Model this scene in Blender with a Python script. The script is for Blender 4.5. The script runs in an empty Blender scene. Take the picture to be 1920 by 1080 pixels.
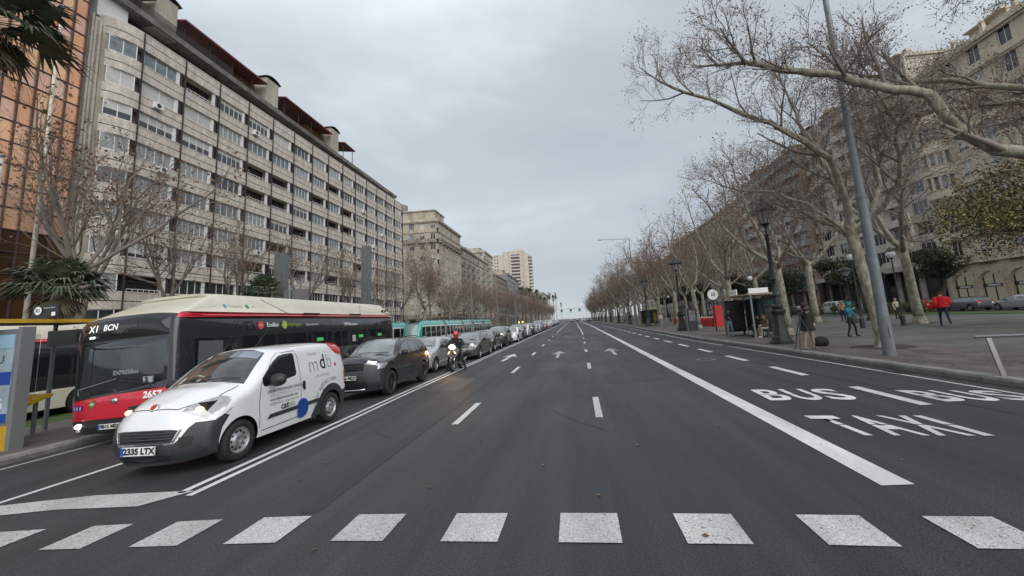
import bpy, bmesh, math, random
from mathutils import Vector, Matrix, noise
from mathutils.geometry import delaunay_2d_cdt
scene = bpy.context.scene
# ------------------------------------------------------------ camera
PI_ = math.pi
F_PX, CX, CY, ROLL, H_EYE = 760.0, 1020.0, 490.0, 0.064, 1.93
def _ray(x, y): return Vector(((x-CX)/F_PX, -(y-CY)/F_PX, -1.0))
_L = F_PX**2/((1075-CX)*ROLL+(597-CY))
_fy = _ray(1075, 597).normalized()
_fz = _ray(CX-ROLL*_L, CY-_L).normalized()
if _fz.y < 0: _fz = -_fz
_fx = _fy.cross(_fz)
cam_data = bpy.data.cameras.new('camera')
cam = bpy.data.objects.new('camera', cam_data)
scene.collection.objects.link(cam)
cam.matrix_world = Matrix.Translation((0, 0, H_EYE)) @ Matrix((_fx, _fy, _fz)).to_4x4()
cam_data.sensor_width = 36.0
cam_data.lens = F_PX/1920*36
cam_data.shift_x = (960-CX)/1920
cam_data.shift_y = (CY-540)/1920
cam_data.clip_start = 0.05
cam_data.clip_end = 6000
scene.camera = cam
# ------------------------------------------------------------ world: overcast daylight
SUN_EL, SUN_AZ = math.radians(36), math.radians(152)
world = bpy.data.worlds.new('World'); scene.world = world; world.use_nodes = True
wn = world.node_tree.nodes; wl = world.node_tree.links; wn.clear()
wo = wn.new('ShaderNodeOutputWorld'); bg = wn.new('ShaderNodeBackground')
sky = wn.new('ShaderNodeTexSky'); sky.sky_type = 'NISHITA'; sky.sun_disc = False
sky.sun_elevation = SUN_EL; sky.sun_rotation = SUN_AZ
tc = wn.new('ShaderNodeTexCoord'); mp = wn.new('ShaderNodeMapping')
mp.inputs['Scale'].default_value = (1.0, 1.0, 2.6); mp.inputs['Location'].default_value = (4.4, 4.4, 5.5)
nz = wn.new('ShaderNodeTexNoise'); nz.inputs['Scale'].default_value = 1.15; nz.inputs['Detail'].default_value = 5; nz.inputs['Roughness'].default_value = 0.47
nz.inputs['Distortion'].default_value = 0.25
rmp = wn.new('ShaderNodeValToRGB'); cr = rmp.color_ramp
cr.elements[0].position = 0.30; cr.elements[0].color = (2.5, 2.75, 3.05, 1)
cr.elements[1].position = 0.68; cr.elements[1].color = (5.1, 5.6, 6.0, 1)
e = cr.elements.new(0.5); e.color = (3.25, 3.53, 3.80, 1)
mx = wn.new('ShaderNodeMix'); mx.data_type = 'RGBA'; mx.inputs[0].default_value = 0.93
wl.new(tc.outputs['Generated'], mp.inputs['Vector']); wl.new(mp.outputs['Vector'], nz.inputs['Vector'])
wl.new(nz.outputs['Fac'], rmp.inputs['Fac']); wl.new(sky.outputs['Color'], mx.inputs[6]); wl.new(rmp.outputs['Color'], mx.inputs[7])
wl.new(mx.outputs[2], bg.inputs['Color']); bg.inputs['Strength'].default_value = 0.1
wl.new(bg.outputs['Background'], wo.inputs['Surface'])
sun_d = bpy.data.lights.new('sun', 'SUN'); sun_d.energy = 1.5; sun_d.angle = math.radians(80); sun_d.color = (1, 0.97, 0.92)
sun = bpy.data.objects.new('sun', sun_d); scene.collection.objects.link(sun)
sun.rotation_euler = (PI_/2-SUN_EL, 0, math.radians(180)-SUN_AZ)  # light comes from behind the camera, a little from its right
scene.view_settings.view_transform = 'Standard'; scene.view_settings.look = 'None'
scene.view_settings.exposure = 0.85; scene.view_settings.gamma = 1.0
scene.view_settings.use_curve_mapping = False
C = scene.collection
R = random.Random(7)
PI = math.pi
# ------------------------------------------------------------ materials
MATS = {}
def mat(name, col, rough=0.6, metal=0.0, var=0.0, vscale=3.0, bump=0.0, bscale=30.0, spec=0.5, emit=None, estr=0.0, coat=0.0, col2=None, v2=None, alpha=None, trans=0.0, fine=None, contrast=0.5):
    """Principled material; var mixes col with col2 (default darker) by a noise in object space."""
    if name in MATS: return MATS[name]
    m = bpy.data.materials.new(name); m.use_nodes = True
    nt = m.node_tree; N = nt.nodes; L = nt.links
    p = N['Principled BSDF']
    p.inputs['Base Color'].default_value = (*col, 1); p.inputs['Roughness'].default_value = rough
    p.inputs['Metallic'].default_value = metal; p.inputs['Specular IOR Level'].default_value = spec
    p.inputs['Coat Weight'].default_value = coat; p.inputs['Coat Roughness'].default_value = 0.05
    if trans: p.inputs['Transmission Weight'].default_value = trans
    if emit: p.inputs['Emission Color'].default_value = (*emit, 1); p.inputs['Emission Strength'].default_value = estr
    if var or bump:
        g = N.new('ShaderNodeNewGeometry')
    if var:
        t = N.new('ShaderNodeTexNoise'); t.inputs['Scale'].default_value = vscale; t.inputs['Detail'].default_value = 6; t.inputs['Roughness'].default_value = 0.65
        if v2:
            mpn = N.new('ShaderNodeMapping'); mpn.inputs['Scale'].default_value = v2
            L.new(g.outputs['Position'], mpn.inputs['Vector']); L.new(mpn.outputs['Vector'], t.inputs['Vector'])
        else: L.new(g.outputs['Position'], t.inputs['Vector'])
        rr = N.new('ShaderNodeMapRange'); rr.inputs[1].default_value = 0.5-contrast*0.3; rr.inputs[2].default_value = 0.5+contrast*0.3
        L.new(t.outputs['Fac'], rr.inputs[0])
        mm = N.new('ShaderNodeMix'); mm.data_type = 'RGBA'
        c2 = col2 if col2 else tuple(c*(1-var) for c in col)
        mm.inputs[6].default_value = (*c2, 1); mm.inputs[7].default_value = (*col, 1)
        L.new(rr.outputs[0], mm.inputs[0])
        out = mm.outputs[2]
        if fine:
            t2 = N.new('ShaderNodeTexNoise'); t2.inputs['Scale'].default_value = fine[0]; t2.inputs['Detail'].default_value = 2
            L.new(g.outputs['Position'], t2.inputs['Vector'])
            r2 = N.new('ShaderNodeMapRange'); r2.inputs[1].default_value = 0.35; r2.inputs[2].default_value = 0.65; r2.inputs[3].default_value = 1-fine[1]; r2.inputs[4].default_value = 1+fine[1]
            L.new(t2.outputs['Fac'], r2.inputs[0])
            vm = N.new('ShaderNodeVectorMath'); vm.operation = 'SCALE'; L.new(out, vm.inputs[0]); L.new(r2.outputs[0], vm.inputs['Scale'])
            out = vm.outputs[0]
        L.new(out, p.inputs['Base Color'])
    if bump:
        t = N.new('ShaderNodeTexNoise'); t.inputs['Scale'].default_value = bscale; t.inputs['Detail'].default_value = 4
        L.new(g.outputs['Position'], t.inputs['Vector'])
        b = N.new('ShaderNodeBump'); b.inputs['Strength'].default_value = bump; b.inputs['Distance'].default_value = 0.02
        L.new(t.outputs['Fac'], b.inputs['Height']); L.new(b.outputs['Normal'], p.inputs['Normal'])
    MATS[name] = m
    return m
# ------------------------------------------------------------ mesh builder
class MB:
    def __init__(s): s.v = []; s.f = []; s.m = []; s.mi = 0; s.M = None
    def add(s, vs, fs):
        o = len(s.v)
        if s.M is not None: vs = [tuple(s.M @ Vector(v)) for v in vs]
        s.v.extend(vs)
        for f in fs: s.f.append(tuple(i+o for i in f)); s.m.append(s.mi)
        return s
    def box(s, x0, x1, y0, y1, z0, z1):
        return s.add([(x0,y0,z0),(x1,y0,z0),(x1,y1,z0),(x0,y1,z0),(x0,y0,z1),(x1,y0,z1),(x1,y1,z1),(x0,y1,z1)],
                     [(0,3,2,1),(4,5,6,7),(0,1,5,4),(1,2,6,5),(2,3,7,6),(3,0,4,7)])
    def cyl(s, p0, p1, r0, r1=None, n=10, cap=True):
        return s.tube([p0, p1], [r0, r0 if r1 is None else r1], n, cap)
    def tube(s, pts, rad, n=6, cap=True):
        pts = [Vector(p) for p in pts]; vs = []; fs = []
        if not hasattr(rad, '__len__'): rad = [rad]*len(pts)
        d = (pts[1]-pts[0]).normalized()
        a = d.cross(Vector((0,0,1)))
        if a.length < 0.05: a = d.cross(Vector((1,0,0)))
        a.normalize()
        for i, p in enumerate(pts):
            if i: 
                d = (pts[min(i+1, len(pts)-1)]-pts[i-1])
                if d.length > 1e-9: d.normalize()
                a = (a-d*a.dot(d)); a.normalize()
            b = d.cross(a)
            for k in range(n):
                t = 2*PI*k/n; q = p+(a*math.cos(t)+b*math.sin(t))*rad[i]; vs.append((q.x,q.y,q.z))
        for i in range(len(pts)-1):
            for k in range(n):
                k2 = (k+1) % n
                fs.append((i*n+k, i*n+k2, (i+1)*n+k2, (i+1)*n+k))
        if cap: fs.append(tuple(range(n-1,-1,-1))); fs.append(tuple((len(pts)-1)*n+k for k in range(n)))
        return s.add(vs, fs)
    def lathe(s, prof, n=16, c=(0,0,0), axis='z'):
        vs = []; fs = []
        for r, h in prof:
            for k in range(n):
                t = 2*PI*k/n
                if axis == 'z': vs.append((c[0]+r*math.cos(t), c[1]+r*math.sin(t), c[2]+h))
                else: vs.append((c[0]+h, c[1]+r*math.cos(t), c[2]+r*math.sin(t)))
        for i in range(len(prof)-1):
            for k in range(n):
                k2 = (k+1) % n; q = (i*n+k, i*n+k2, (i+1)*n+k2, (i+1)*n+k)
                fs.append(q)
        return s.add(vs, fs)
    def ell(s, c, r, n=10, m=7):
        prof = [(math.sin(PI*i/m), -math.cos(PI*i/m)) for i in range(m+1)]
        vs = []; fs = []
        for q, h in prof:
            for k in range(n):
                t = 2*PI*k/n; vs.append((c[0]+r[0]*max(q,1e-3)*math.cos(t), c[1]+r[1]*max(q,1e-3)*math.sin(t), c[2]+r[2]*h))
        for i in range(m):
            for k in range(n):
                k2 = (k+1) % n; fs.append((i*n+k, i*n+k2, (i+1)*n+k2, (i+1)*n+k))
        return s.add(vs, fs)
    def prism(s, poly, y0, y1, plane='xz'):
        n = len(poly)
        if plane == 'xz': A = [(x, y0, z) for x, z in poly]; B = [(x, y1, z) for x, z in poly]
        elif plane == 'yz': A = [(y0, x, z) for x, z in poly]; B = [(y1, x, z) for x, z in poly]
        else: A = [(x, z, y0) for x, z in poly]; B = [(x, z, y1) for x, z in poly]
        fs = [tuple(range(n)), tuple(range(2*n-1, n-1, -1))]
        for i in range(n): j = (i+1) % n; fs.append((i, i+n, j+n, j))
        return s.add(A+B, fs)
    def mesh(s, name, mats, smooth=False, fixn=False, merge=0):
        me = bpy.data.meshes.new(name); me.from_pydata(s.v, [], s.f)
        if not isinstance(mats, (list, tuple)): mats = [mats]
        for m in mats: me.materials.append(m)
        if len(mats) > 1: me.polygons.foreach_set('material_index', s.m)
        if smooth:
            me.polygons.foreach_set('use_smooth', [True]*len(me.polygons))
        if fixn or merge:
            bm = bmesh.new(); bm.from_mesh(me)
            if merge: bmesh.ops.remove_doubles(bm, verts=bm.verts, dist=merge)
            if fixn: bmesh.ops.recalc_face_normals(bm, faces=bm.faces)
            bm.to_mesh(me); bm.free()
        if smooth and smooth is not True:
            me.set_sharp_from_angle(angle=math.radians(smooth))
        me.update()
        return me
    def build(s, name, mats, parent=None, smooth=False, fixn=True, merge=0):
        if not s.f: return None
        return put(name, s.mesh(name, mats, smooth, fixn, merge), parent)
def put(name, me, parent=None, loc=None, rz=None, scale=None):
    o = bpy.data.objects.new(name, me); C.objects.link(o)
    if parent: o.parent = parent
    if loc is not None: o.location = loc
    if rz is not None: o.rotation_euler = (0, 0, rz)
    if scale is not None: o.scale = scale
    return o
def tag(o, label=None, cat=None, group=None, kind=None):
    if label: o['label'] = label
    if cat: o['category'] = cat
    if group: o['group'] = group
    if kind: o['kind'] = kind
    return o
def empty(name, loc, rz=0, label=None, cat=None, group=None):
    o = bpy.data.objects.new(name, None); C.objects.link(o); o.location = loc; o.rotation_euler = (0, 0, rz); o.empty_display_size = 0.3
    return tag(o, label, cat, group)
KIDS = {}
def copy_tree(o, parent=None, children=None):
    c = o.copy(); C.objects.link(c)
    if parent: c.parent = parent
    for ch in (children or kids(o)): copy_tree(ch, c)
    return c
def kids(o): return list(o.children)
ORDW = 'first second third fourth fifth sixth seventh eighth ninth tenth eleventh twelfth thirteenth fourteenth fifteenth sixteenth seventeenth eighteenth nineteenth twentieth'.split()
ORDW += ['twenty-'+w for w in ORDW[:9]]+['thirtieth']+['thirty-'+w for w in ORDW[:9]]+['fortieth']
ORDN = {}
def nth(key):
    ORDN[key] = ORDN.get(key, -1)+1; return ORDW[ORDN[key]]
def struct(o): o['kind'] = 'structure'; return o
def ip(tab, x):
    if x <= tab[0][0]: return tab[0][1]
    for (a, b), (c, d) in zip(tab, tab[1:]):
        if x <= c: return b+(d-b)*(x-a)/(c-a)
    return tab[-1][1]
# ------------------------------------------------------------ text as flat mesh
def text_mesh(txt, size, font_w=1.0, bold=0.0, align='CENTER'):
    cu = bpy.data.curves.new('t', 'FONT'); cu.body = txt; cu.size = size; cu.align_x = align; cu.align_y = 'CENTER'; cu.offset = bold; cu.resolution_u = 3
    ob = bpy.data.objects.new('t', cu); C.objects.link(ob)
    dg = bpy.context.evaluated_depsgraph_get(); dg.update()
    me = bpy.data.meshes.new_from_object(ob.evaluated_get(dg)); C.objects.unlink(ob); bpy.data.objects.remove(ob); bpy.data.curves.remove(cu)
    if font_w != 1: me.transform(Matrix.Diagonal((font_w, 1, 1, 1)))
    me.materials.clear()
    return me
def text(name, txt, size, m, parent, M, w=1.0, bold=0.0, align='CENTER'):
    """flat lettering; M places the text plane (x right, y up, z out)."""
    me = text_mesh(txt, size, w, bold, align); me.transform(M); me.materials.append(m)
    return put(name, me, parent)
def fr(o, right, up):
    r = Vector(right).normalized(); u = Vector(up).normalized(); n = r.cross(u)
    M = Matrix((r, u, n)).transposed().to_4x4(); M.translation = Vector(o); return M
# ------------------------------------------------------------ common materials
def asphalt(name, col, wheel=True):
    m = bpy.data.materials.new(name); m.use_nodes = True; nt = m.node_tree; N = nt.nodes; L = nt.links; p = N['Principled BSDF']
    g = N.new('ShaderNodeNewGeometry')
    def nt_(sc, det, rg, vec=None, sc3=None):
        t = N.new('ShaderNodeTexNoise'); t.inputs['Scale'].default_value = sc; t.inputs['Detail'].default_value = det; t.inputs['Roughness'].default_value = rg
        if sc3:
            q = N.new('ShaderNodeMapping'); q.inputs['Scale'].default_value = sc3; L.new(g.outputs['Position'], q.inputs['Vector']); L.new(q.outputs[0], t.inputs['Vector'])
        else: L.new(g.outputs['Position'], t.inputs['Vector'])
        return t.outputs['Fac']
    def mr(x, a, b, c, d):
        r = N.new('ShaderNodeMapRange'); r.inputs[1].default_value = a; r.inputs[2].default_value = b; r.inputs[3].default_value = c; r.inputs[4].default_value = d; L.new(x, r.inputs[0]); return r.outputs[0]
    def mul(a, b):
        r = N.new('ShaderNodeMath'); r.operation = 'MULTIPLY'; L.new(a, r.inputs[0]); L.new(b, r.inputs[1]); return r.outputs[0]
    big = mr(nt_(0.35, 5, 0.6, sc3=(1, 0.3, 1)), 0.35, 0.68, 0.80, 1.18)
    streak = mr(nt_(2.2, 4, 0.6, sc3=(1.0, 0.04, 1)), 0.35, 0.7, 0.74, 1.26)
    grain = mr(nt_(55, 3, 0.7), 0.36, 0.66, 0.45, 1.75)
    speck = mr(nt_(140, 1, 0.5), 0.66, 0.74, 1.0, 2.6)
    f = mul(mul(big, streak), mul(grain, speck))
    vm = N.new('ShaderNodeVectorMath'); vm.operation = 'SCALE'; vm.inputs[0].default_value = col; L.new(f, vm.inputs['Scale'])
    L.new(vm.outputs[0], p.inputs['Base Color'])
    L.new(mr(nt_(0.5, 5, 0.6, sc3=(1, 0.25, 1)), 0.3, 0.7, 0.5, 0.78), p.inputs['Roughness'])
    b = N.new('ShaderNodeBump'); b.inputs['Strength'].default_value = 0.7; b.inputs['Distance'].default_value = 0.006
    L.new(nt_(85, 3, 0.7), b.inputs['Height']); L.new(b.outputs['Normal'], p.inputs['Normal'])
    MATS[name] = m; return m
M_ROAD = asphalt('fresh dark asphalt', (0.032, 0.0335, 0.035))
M_PAVE = mat('promenade paving', (0.125, 0.122, 0.118), 0.75, var=0.4, vscale=0.5, bump=0.3, bscale=40, fine=(35, 0.18), col2=(0.066, 0.062, 0.062))
M_PAVE2 = mat('reddish kerbside paving', (0.135, 0.118, 0.11), 0.75, var=0.5, vscale=1.1, bump=0.3, bscale=40, fine=(35, 0.2), col2=(0.065, 0.055, 0.052))
M_KERB = mat('kerb granite', (0.26, 0.255, 0.245), 0.8, var=0.45, vscale=2.5, bump=0.3, bscale=50, fine=(60, 0.2))
def paint_mat(name, col, chip, worn):
    m = bpy.data.materials.new(name); m.use_nodes = True; nt = m.node_tree; N = nt.nodes; L = nt.links; p = N['Principled BSDF']; p.inputs['Roughness'].default_value = .6
    g = N.new('ShaderNodeNewGeometry')
    def no(sc, det, lo, hi, a_, b_, s3=None):
        t = N.new('ShaderNodeTexNoise'); t.inputs['Scale'].default_value = sc; t.inputs['Detail'].default_value = det; t.inputs['Roughness'].default_value = .65
        if s3: q = N.new('ShaderNodeMapping'); q.inputs['Scale'].default_value = s3; L.new(g.outputs['Position'], q.inputs['Vector']); L.new(q.outputs[0], t.inputs['Vector'])
        else: L.new(g.outputs['Position'], t.inputs['Vector'])
        r = N.new('ShaderNodeMapRange'); r.inputs[1].default_value = lo; r.inputs[2].default_value = hi; r.inputs[3].default_value = a_; r.inputs[4].default_value = b_; L.new(t.outputs['Fac'], r.inputs[0]); return r.outputs[0]
    def mx_(f, A, B_):
        m_ = N.new('ShaderNodeMix'); m_.data_type = 'RGBA'; L.new(f, m_.inputs[0])
        for k, v in ((6, A), (7, B_)):
            if isinstance(v, tuple): m_.inputs[k].default_value = (*v, 1)
            else: L.new(v, m_.inputs[k])
        return m_.outputs[2]
    dirt = mx_(no(1.3, 6, .35, .68, 0, .62, (1, .3, 1)), col, (.27, .265, .255))
    fine = mx_(no(70, 3, .40, .62, worn, 0), dirt, (.15, .15, .15))
    ch = N.new('ShaderNodeMath'); ch.operation = 'MULTIPLY'; L.new(no(26, 4, chip, chip+.035, 0, .92), ch.inputs[0]); L.new(no(1.1, 3, .35, .6, .25, 1), ch.inputs[1])
    L.new(mx_(ch.outputs[0], fine, (.045, .046, .048)), p.inputs['Base Color'])
    t = N.new('ShaderNodeTexNoise'); t.inputs['Scale'].default_value = 85; b_ = N.new('ShaderNodeBump'); b_.inputs['Strength'].default_value = .6; b_.inputs['Distance'].default_value = .006
    L.new(g.outputs['Position'], t.inputs['Vector']); L.new(t.outputs['Fac'], b_.inputs['Height']); L.new(b_.outputs['Normal'], p.inputs['Normal'])
    return m
M_PAINT = paint_mat('road paint', (.72, .73, .73), .66, .12)
M_PAINTW = paint_mat('worn crossing paint', (.68, .68, .67), .60, .55)
M_PAINTG = paint_mat('old grey road paint', (.46, .46, .46), .60, .3)
M_GRASS = mat('grass', (0.06, 0.11, 0.025), 0.9, var=0.6, vscale=4, bump=1, bscale=60, col2=(0.035, 0.06, 0.015))
M_EARTH = mat('bare ground', (0.11, 0.105, 0.1), 0.9, var=0.4, vscale=0.2)
M_BLACK = mat('black plastic', (0.018, 0.018, 0.019), 0.45, bump=0)
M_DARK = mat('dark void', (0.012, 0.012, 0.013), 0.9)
M_TYRE = mat('tyre rubber', (0.018, 0.018, 0.018), 0.85, var=0.3, vscale=8)
M_GLASS = mat('dark car glass', (0.012, 0.015, 0.017), 0.04, spec=0.75)
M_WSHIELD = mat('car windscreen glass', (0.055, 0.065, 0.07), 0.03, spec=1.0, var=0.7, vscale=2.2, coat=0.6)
M_GLASS2 = mat('side glass with painted reflections', (.19, .21, .215), 0.04, spec=.9, coat=.4, var=.5, vscale=1.5)  # base colour lightened to imitate reflected sky and trees
M_WS2 = mat('windscreen glass with painted sky', (.22, .25, .25), 0.04, spec=1.0, var=.55, vscale=1.6, coat=.8)  # sky reflection painted in as a pale base colour
M_RIM = mat('silver rim', (0.42, 0.42, 0.43), 0.35, 0.7)
M_RIMD = mat('dark rim', (0.05, 0.05, 0.055), 0.3, 0.6)
M_CHROME = mat('chrome', (0.7, 0.7, 0.72), 0.15, 1.0)
M_WHITE = mat('white print', (0.78, 0.78, 0.78), 0.5)
M_RED = mat('red lamp', (0.45, 0.01, 0.012), 0.2, coat=0.5)
M_LAMP = mat('headlamp lens', (0.62, 0.63, 0.64), 0.08, 0.3, var=0.65, vscale=14, coat=1.0, contrast=1.0)
M_LAMPON = mat('headlamp lit', (0.8, 0.8, 0.75), 0.1, emit=(1, 0.93, 0.78), estr=1.6, coat=1.0)
M_AMBER = mat('warm lit bulb', (0.8, 0.6, 0.3), 0.1, emit=(1, 0.72, 0.38), estr=1.1)
M_STEEL = mat('painted grey steel', (0.17, 0.195, 0.21), 0.45, 0.2, var=0.25, vscale=3, fine=(30, 0.06))
M_STAIN = mat('brushed steel', (.34, .34, .34), 0.3, 0.9)
M_IRON = mat('dark green cast iron', (0.028, 0.036, 0.034), 0.45, 0.2, var=0.4, vscale=8, bump=0.2, bscale=40)
# ------------------------------------------------------------ ground
def surf(x):  # height of the left half of the avenue: it falls towards the kerb
    return ip([(-200, -0.43), (-18, -0.43), (-13.5, -0.13), (-11.65, -0.13)], x) if x < -11.65 else ip([(-11.65, -0.28), (-6.5, 0.0)], x)
KR = [(-60, 9.3), (9, 8.75), (14, 8.6), (28, 8.15), (45, 8.35), (90, 8.9), (800, 8.9)]
def ribbon(tabl, tabr, z0, z1, ys):
    """strip of ground between two x(y) tables"""
    b = MB(); vs = []; fs = []
    for i, y in enumerate(ys):
        xl = tabl(y); xr = tabr(y); vs += [(xl, y, z0), (xr, y, z1)]
        if i: fs.append((2*i-2, 2*i-1, 2*i+1, 2*i))
    return b.add(vs, fs)
YS = [-60, -20, 0, 5, 9, 14, 20, 28, 36, 45, 60, 90, 150, 300, 800]
b = MB(); b.box(-2500, 2500, -600, 4500, -3.0, -0.62)
struct(b.build('ground', M_EARTH))
b = MB(); xs = [-11.65, -10, -8, -6.5, -3, 0, 4]
for i, y in enumerate(YS):
    pass
vs = []; fs = []
for i, y in enumerate(YS):
    row = [(x, y, surf(x)) for x in xs]+[(ip(KR, y)+0.02, y, 0.0)]; vs += row
    if i:
        n = len(row)
        for k in range(n-1): fs.append(((i-1)*n+k, (i-1)*n+k+1, i*n+k+1, i*n+k))
b.add(vs, fs); struct(b.build('road', M_ROAD))
b = ribbon(lambda y: ip(KR, y)+0.3, lambda y: 12.4, 0.15, 0.15, YS); struct(b.build('kerbside_pavement', M_PAVE2))
b = MB(); b.add([(12.4, -60, .15), (34, -60, .15), (34, 800, .15), (12.4, 800, .15)], [(0, 1, 2, 3)]); struct(b.build('promenade', M_PAVE))
b = MB(); b.box(34, 37.5, -60, 800, -0.6, 0.19); struct(b.build('grass_verge', M_GRASS))
b = MB(); b.add([(37.5, -60, .05), (49, -60, .05), (49, 800, .05), (37.5, 800, .05)], [(0, 1, 2, 3)]); struct(b.build('side_road', M_ROAD))
b = MB(); b.box(49, 140, -60, 800, -0.6, 0.2); struct(b.build('far_pavement', M_PAVE))
b = MB(); b.add([(x, y, z) for y in (-60, 800) for x, z in [(-150, -.43), (-18, -.43), (-13.5, -.13), (-11.95, -.13)]], [(0, 1, 5, 4), (1, 2, 6, 5), (2, 3, 7, 6)]); struct(b.build('left_pavement', M_PAVE2))
b = MB(); b.add([(x, y, z) for y in (9.0, 800) for x, z in [(-17.2, -.36), (-15.2, -.23)]], [(0, 1, 3, 2)])
# lawn strip along tram bed
b = MB(); b.box(-27.5, -16.6, 12.5, 700, -0.6, -0.395); struct(b.build('tram_lawn', M_GRASS))
for xx in (-21.15, -22.6, -24.85, -26.3):
    b = MB(); b.box(xx-.035, xx+.035, 0, 700, -.42, -.37); struct(b.build('tram_rail', M_STEEL))
# kerbs: stones one by one near, one run beyond
def kerb_run(side):
    root = empty('kerb', (0, 0, 0)); struct(root)
    y = 4.0 if side > 0 else 4.2
    rr = random.Random(3)
    bm = MB(); bm.box(0, 0.30, 0.006, 0.994, 0, 0.292)
    stone = MB()
    stone.add([(0.02,.005,.0),(.3,.005,.0),(.3,.995,.0),(.02,.995,.0),(.0,.005,.1),(.0,.995,.1),(.02,.005,.15),(.3,.005,.154),(.3,.995,.154),(.02,.995,.15)],
              [(0,1,7,6,4),(3,5,9,8,2),(0,4,5,3),(4,6,9,5),(6,7,8,9),(1,2,8,7)])
    me = stone.mesh('kerb_stone', M_KERB, fixn=True)
    while y < 62:
        if side > 0:
            x = ip(KR, y); x2 = ip(KR, y+1); o = put('kerb_stone', me, root, (x+rr.uniform(-.004, .004), y, rr.uniform(-.003, .003)), math.atan2(x-x2, 1))
            o.scale = (1, 1, 1)
        else:
            o = put('kerb_stone', me, root, (-11.65, y+1, -.28+rr.uniform(-.003, .003)), PI)
        y += 1.0
    b = MB()
    for a, c in ((-60, 4.0 if side > 0 else 4.2), (62 if side > 0 else 62.2, 90), (90, 800)):
        if side > 0:
            xa, xc = ip(KR, a), ip(KR, c)
            b.add([(xa, a, 0), (xa, a, .15), (xa+.3, a, .15), (xc, c, 0), (xc, c, .15), (xc+.3, c, .15)], [(0, 1, 4, 3), (1, 2, 5, 4)])
        else: b.box(-11.95, -11.65, a, c, -.5, -.13)
    o = b.build('kerb_run', M_KERB, root)
    return root
kerb_run(1); kerb_run(-1)
# ------------------------------------------------------------ painted markings
ZP = 0.008
def quad_mark(name, pts, m=None, z=ZP):
    b = MB(); xa = min(q[0] for q in pts); xb = max(q[0] for q in pts)
    if xa < -6.5 < xb and len(pts) == 4:
        (x0, y0), (x1, y1), (x2, y2), (x3, y3) = pts; t = (-6.5-x0)/(x1-x0); u = (-6.5-x3)/(x2-x3)
        P = [(x0, y0), (-6.5, y0+(y1-y0)*t), (-6.5, y3+(y2-y3)*u), (x3, y3), (x1, y1), (x2, y2)]
        b.add([(x, y, (surf(x) if x < 0 else 0)+z) for x, y in P], [(0, 1, 2, 3), (1, 4, 5, 2)])
    else: b.add([(x, y, (surf(x) if x < 0 else 0)+z) for x, y in pts], [tuple(range(len(pts)))])
    o = b.build(name, m or M_PAINT); struct(o); return o
# crossing stripes (measured)
TB = [(-6.4, 4.02), (-5.4, 3.99), (-2.4, 3.99), (-1.3, 3.92), (-.3, 3.85), (.8, 3.77), (1.9, 3.69), (2.9, 3.59), (3.7, 3.52)]
TT = [(-6.9, 4.36), (-5.4, 4.46), (-3.6, 4.52), (-2.4, 4.51), (-1.4, 4.46), (-.3, 4.39), (.8, 4.3), (1.9, 4.2), (2.9, 4.1), (4, 4.0)]
for x0, x1 in [(-7.55, -7.0), (-6.5, -5.95), (-5.42, -4.98), (-4.47, -3.97), (-3.5, -2.97), (-2.43, -1.91), (-1.35, -.82), (-.27, .28), (.82, 1.34), (1.91, 2.43), (2.94, 3.47), (4.0, 4.52), (5.05, 5.6), (6.1, 6.65)]:
    quad_mark('crossing_stripe', [(x0, ip(TB, x0)), (x1, ip(TB, x1)), (x1+.01, ip(TT, x1)), (x0, ip(TT, x0))], M_PAINTW)
quad_mark('stop_line', [(-8.05, 4.92), (-5.45, 4.93), (-5.12, 5.36), (-8.1, 5.3)], M_PAINTW)
quad_mark('stop_line', [(-11.4, 4.9), (-8.06, 4.92), (-8.11, 5.3), (-11.4, 5.28)], M_PAINTW)
quad_mark('lane_line', [(-8.1, 5.31), (-7.97, 5.31), (-8.1, 400), (-8.25, 400)])
for a in (-5.32, -5.1):
    quad_mark('lane_line', [(a, 5.3 if a < -5.2 else 5.2), (a+.1, 5.3 if a < -5.2 else 5.2), (a+.1-.1, 12), (a-.1, 12)])
    quad_mark('lane_line', [(a-.1, 12), (a+.0, 12), (a+.02, 500), (a-.1, 500)])
quad_mark('lane_line', [(3.07, 4.75), (3.40, 4.75), (3.62, 30), (4.1, 87), (4.3, 500), (3.95, 500), (3.8, 87), (3.32, 30)])
k = 0
for y in [8.25+7.65*i for i in range(6)]:
    quad_mark('lane_dash', [(-2.56, y), (-2.42, y), (-2.42, y+2.05), (-2.56, y+2.05)])
    x = .36+(y-8)*.015
    quad_mark('lane_dash', [(x-.07, y), (x+.07, y), (x+.1, y+2.05), (x-.04, y+2.05)], M_PAINTW)
quad_mark('lane_line', [(.96, 50), (1.1, 50), (1.35, 400), (1.2, 400)])
quad_mark('lane_line', [(-2.62, 62), (-2.48, 62), (-2.5, 400), (-2.62, 400)])
for y in [8.0+3.82*i for i in range(22)]:
    x = 6.17
    quad_mark('lane_dash', [(x-.1, y), (x+.12, y), (x+.12, y+1.95), (x-.1, y+1.95)])
def edge_x(y): return ip(KR, y)-.55
for a, c in ((5, 14), (14, 28), (28, 45), (45, 90), (90, 500)):
    quad_mark('edge_line', [(edge_x(a), a), (edge_x(a)+.1, a), (edge_x(c)+.1, c), (edge_x(c), c)], M_PAINTW)
quad_mark('edge_line', [(-11.25, 6), (-11.1, 6), (-11.1, 300), (-11.25, 300)], M_PAINTG)
def arrow(x, y, m):  # long straight-on lane arrow
    quad_mark('lane_arrow', [(x-.09, y), (x+.09, y), (x+.09, y+2.6), (x+.42, y+2.35), (x, y+4.3), (x-.42, y+2.35), (x-.09, y+2.6)], m)
arrow(-3.75, 20.9, M_PAINT); arrow(-.97, 21.0, M_PAINTG); arrow(2.0, 20.9, M_PAINTG)
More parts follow.
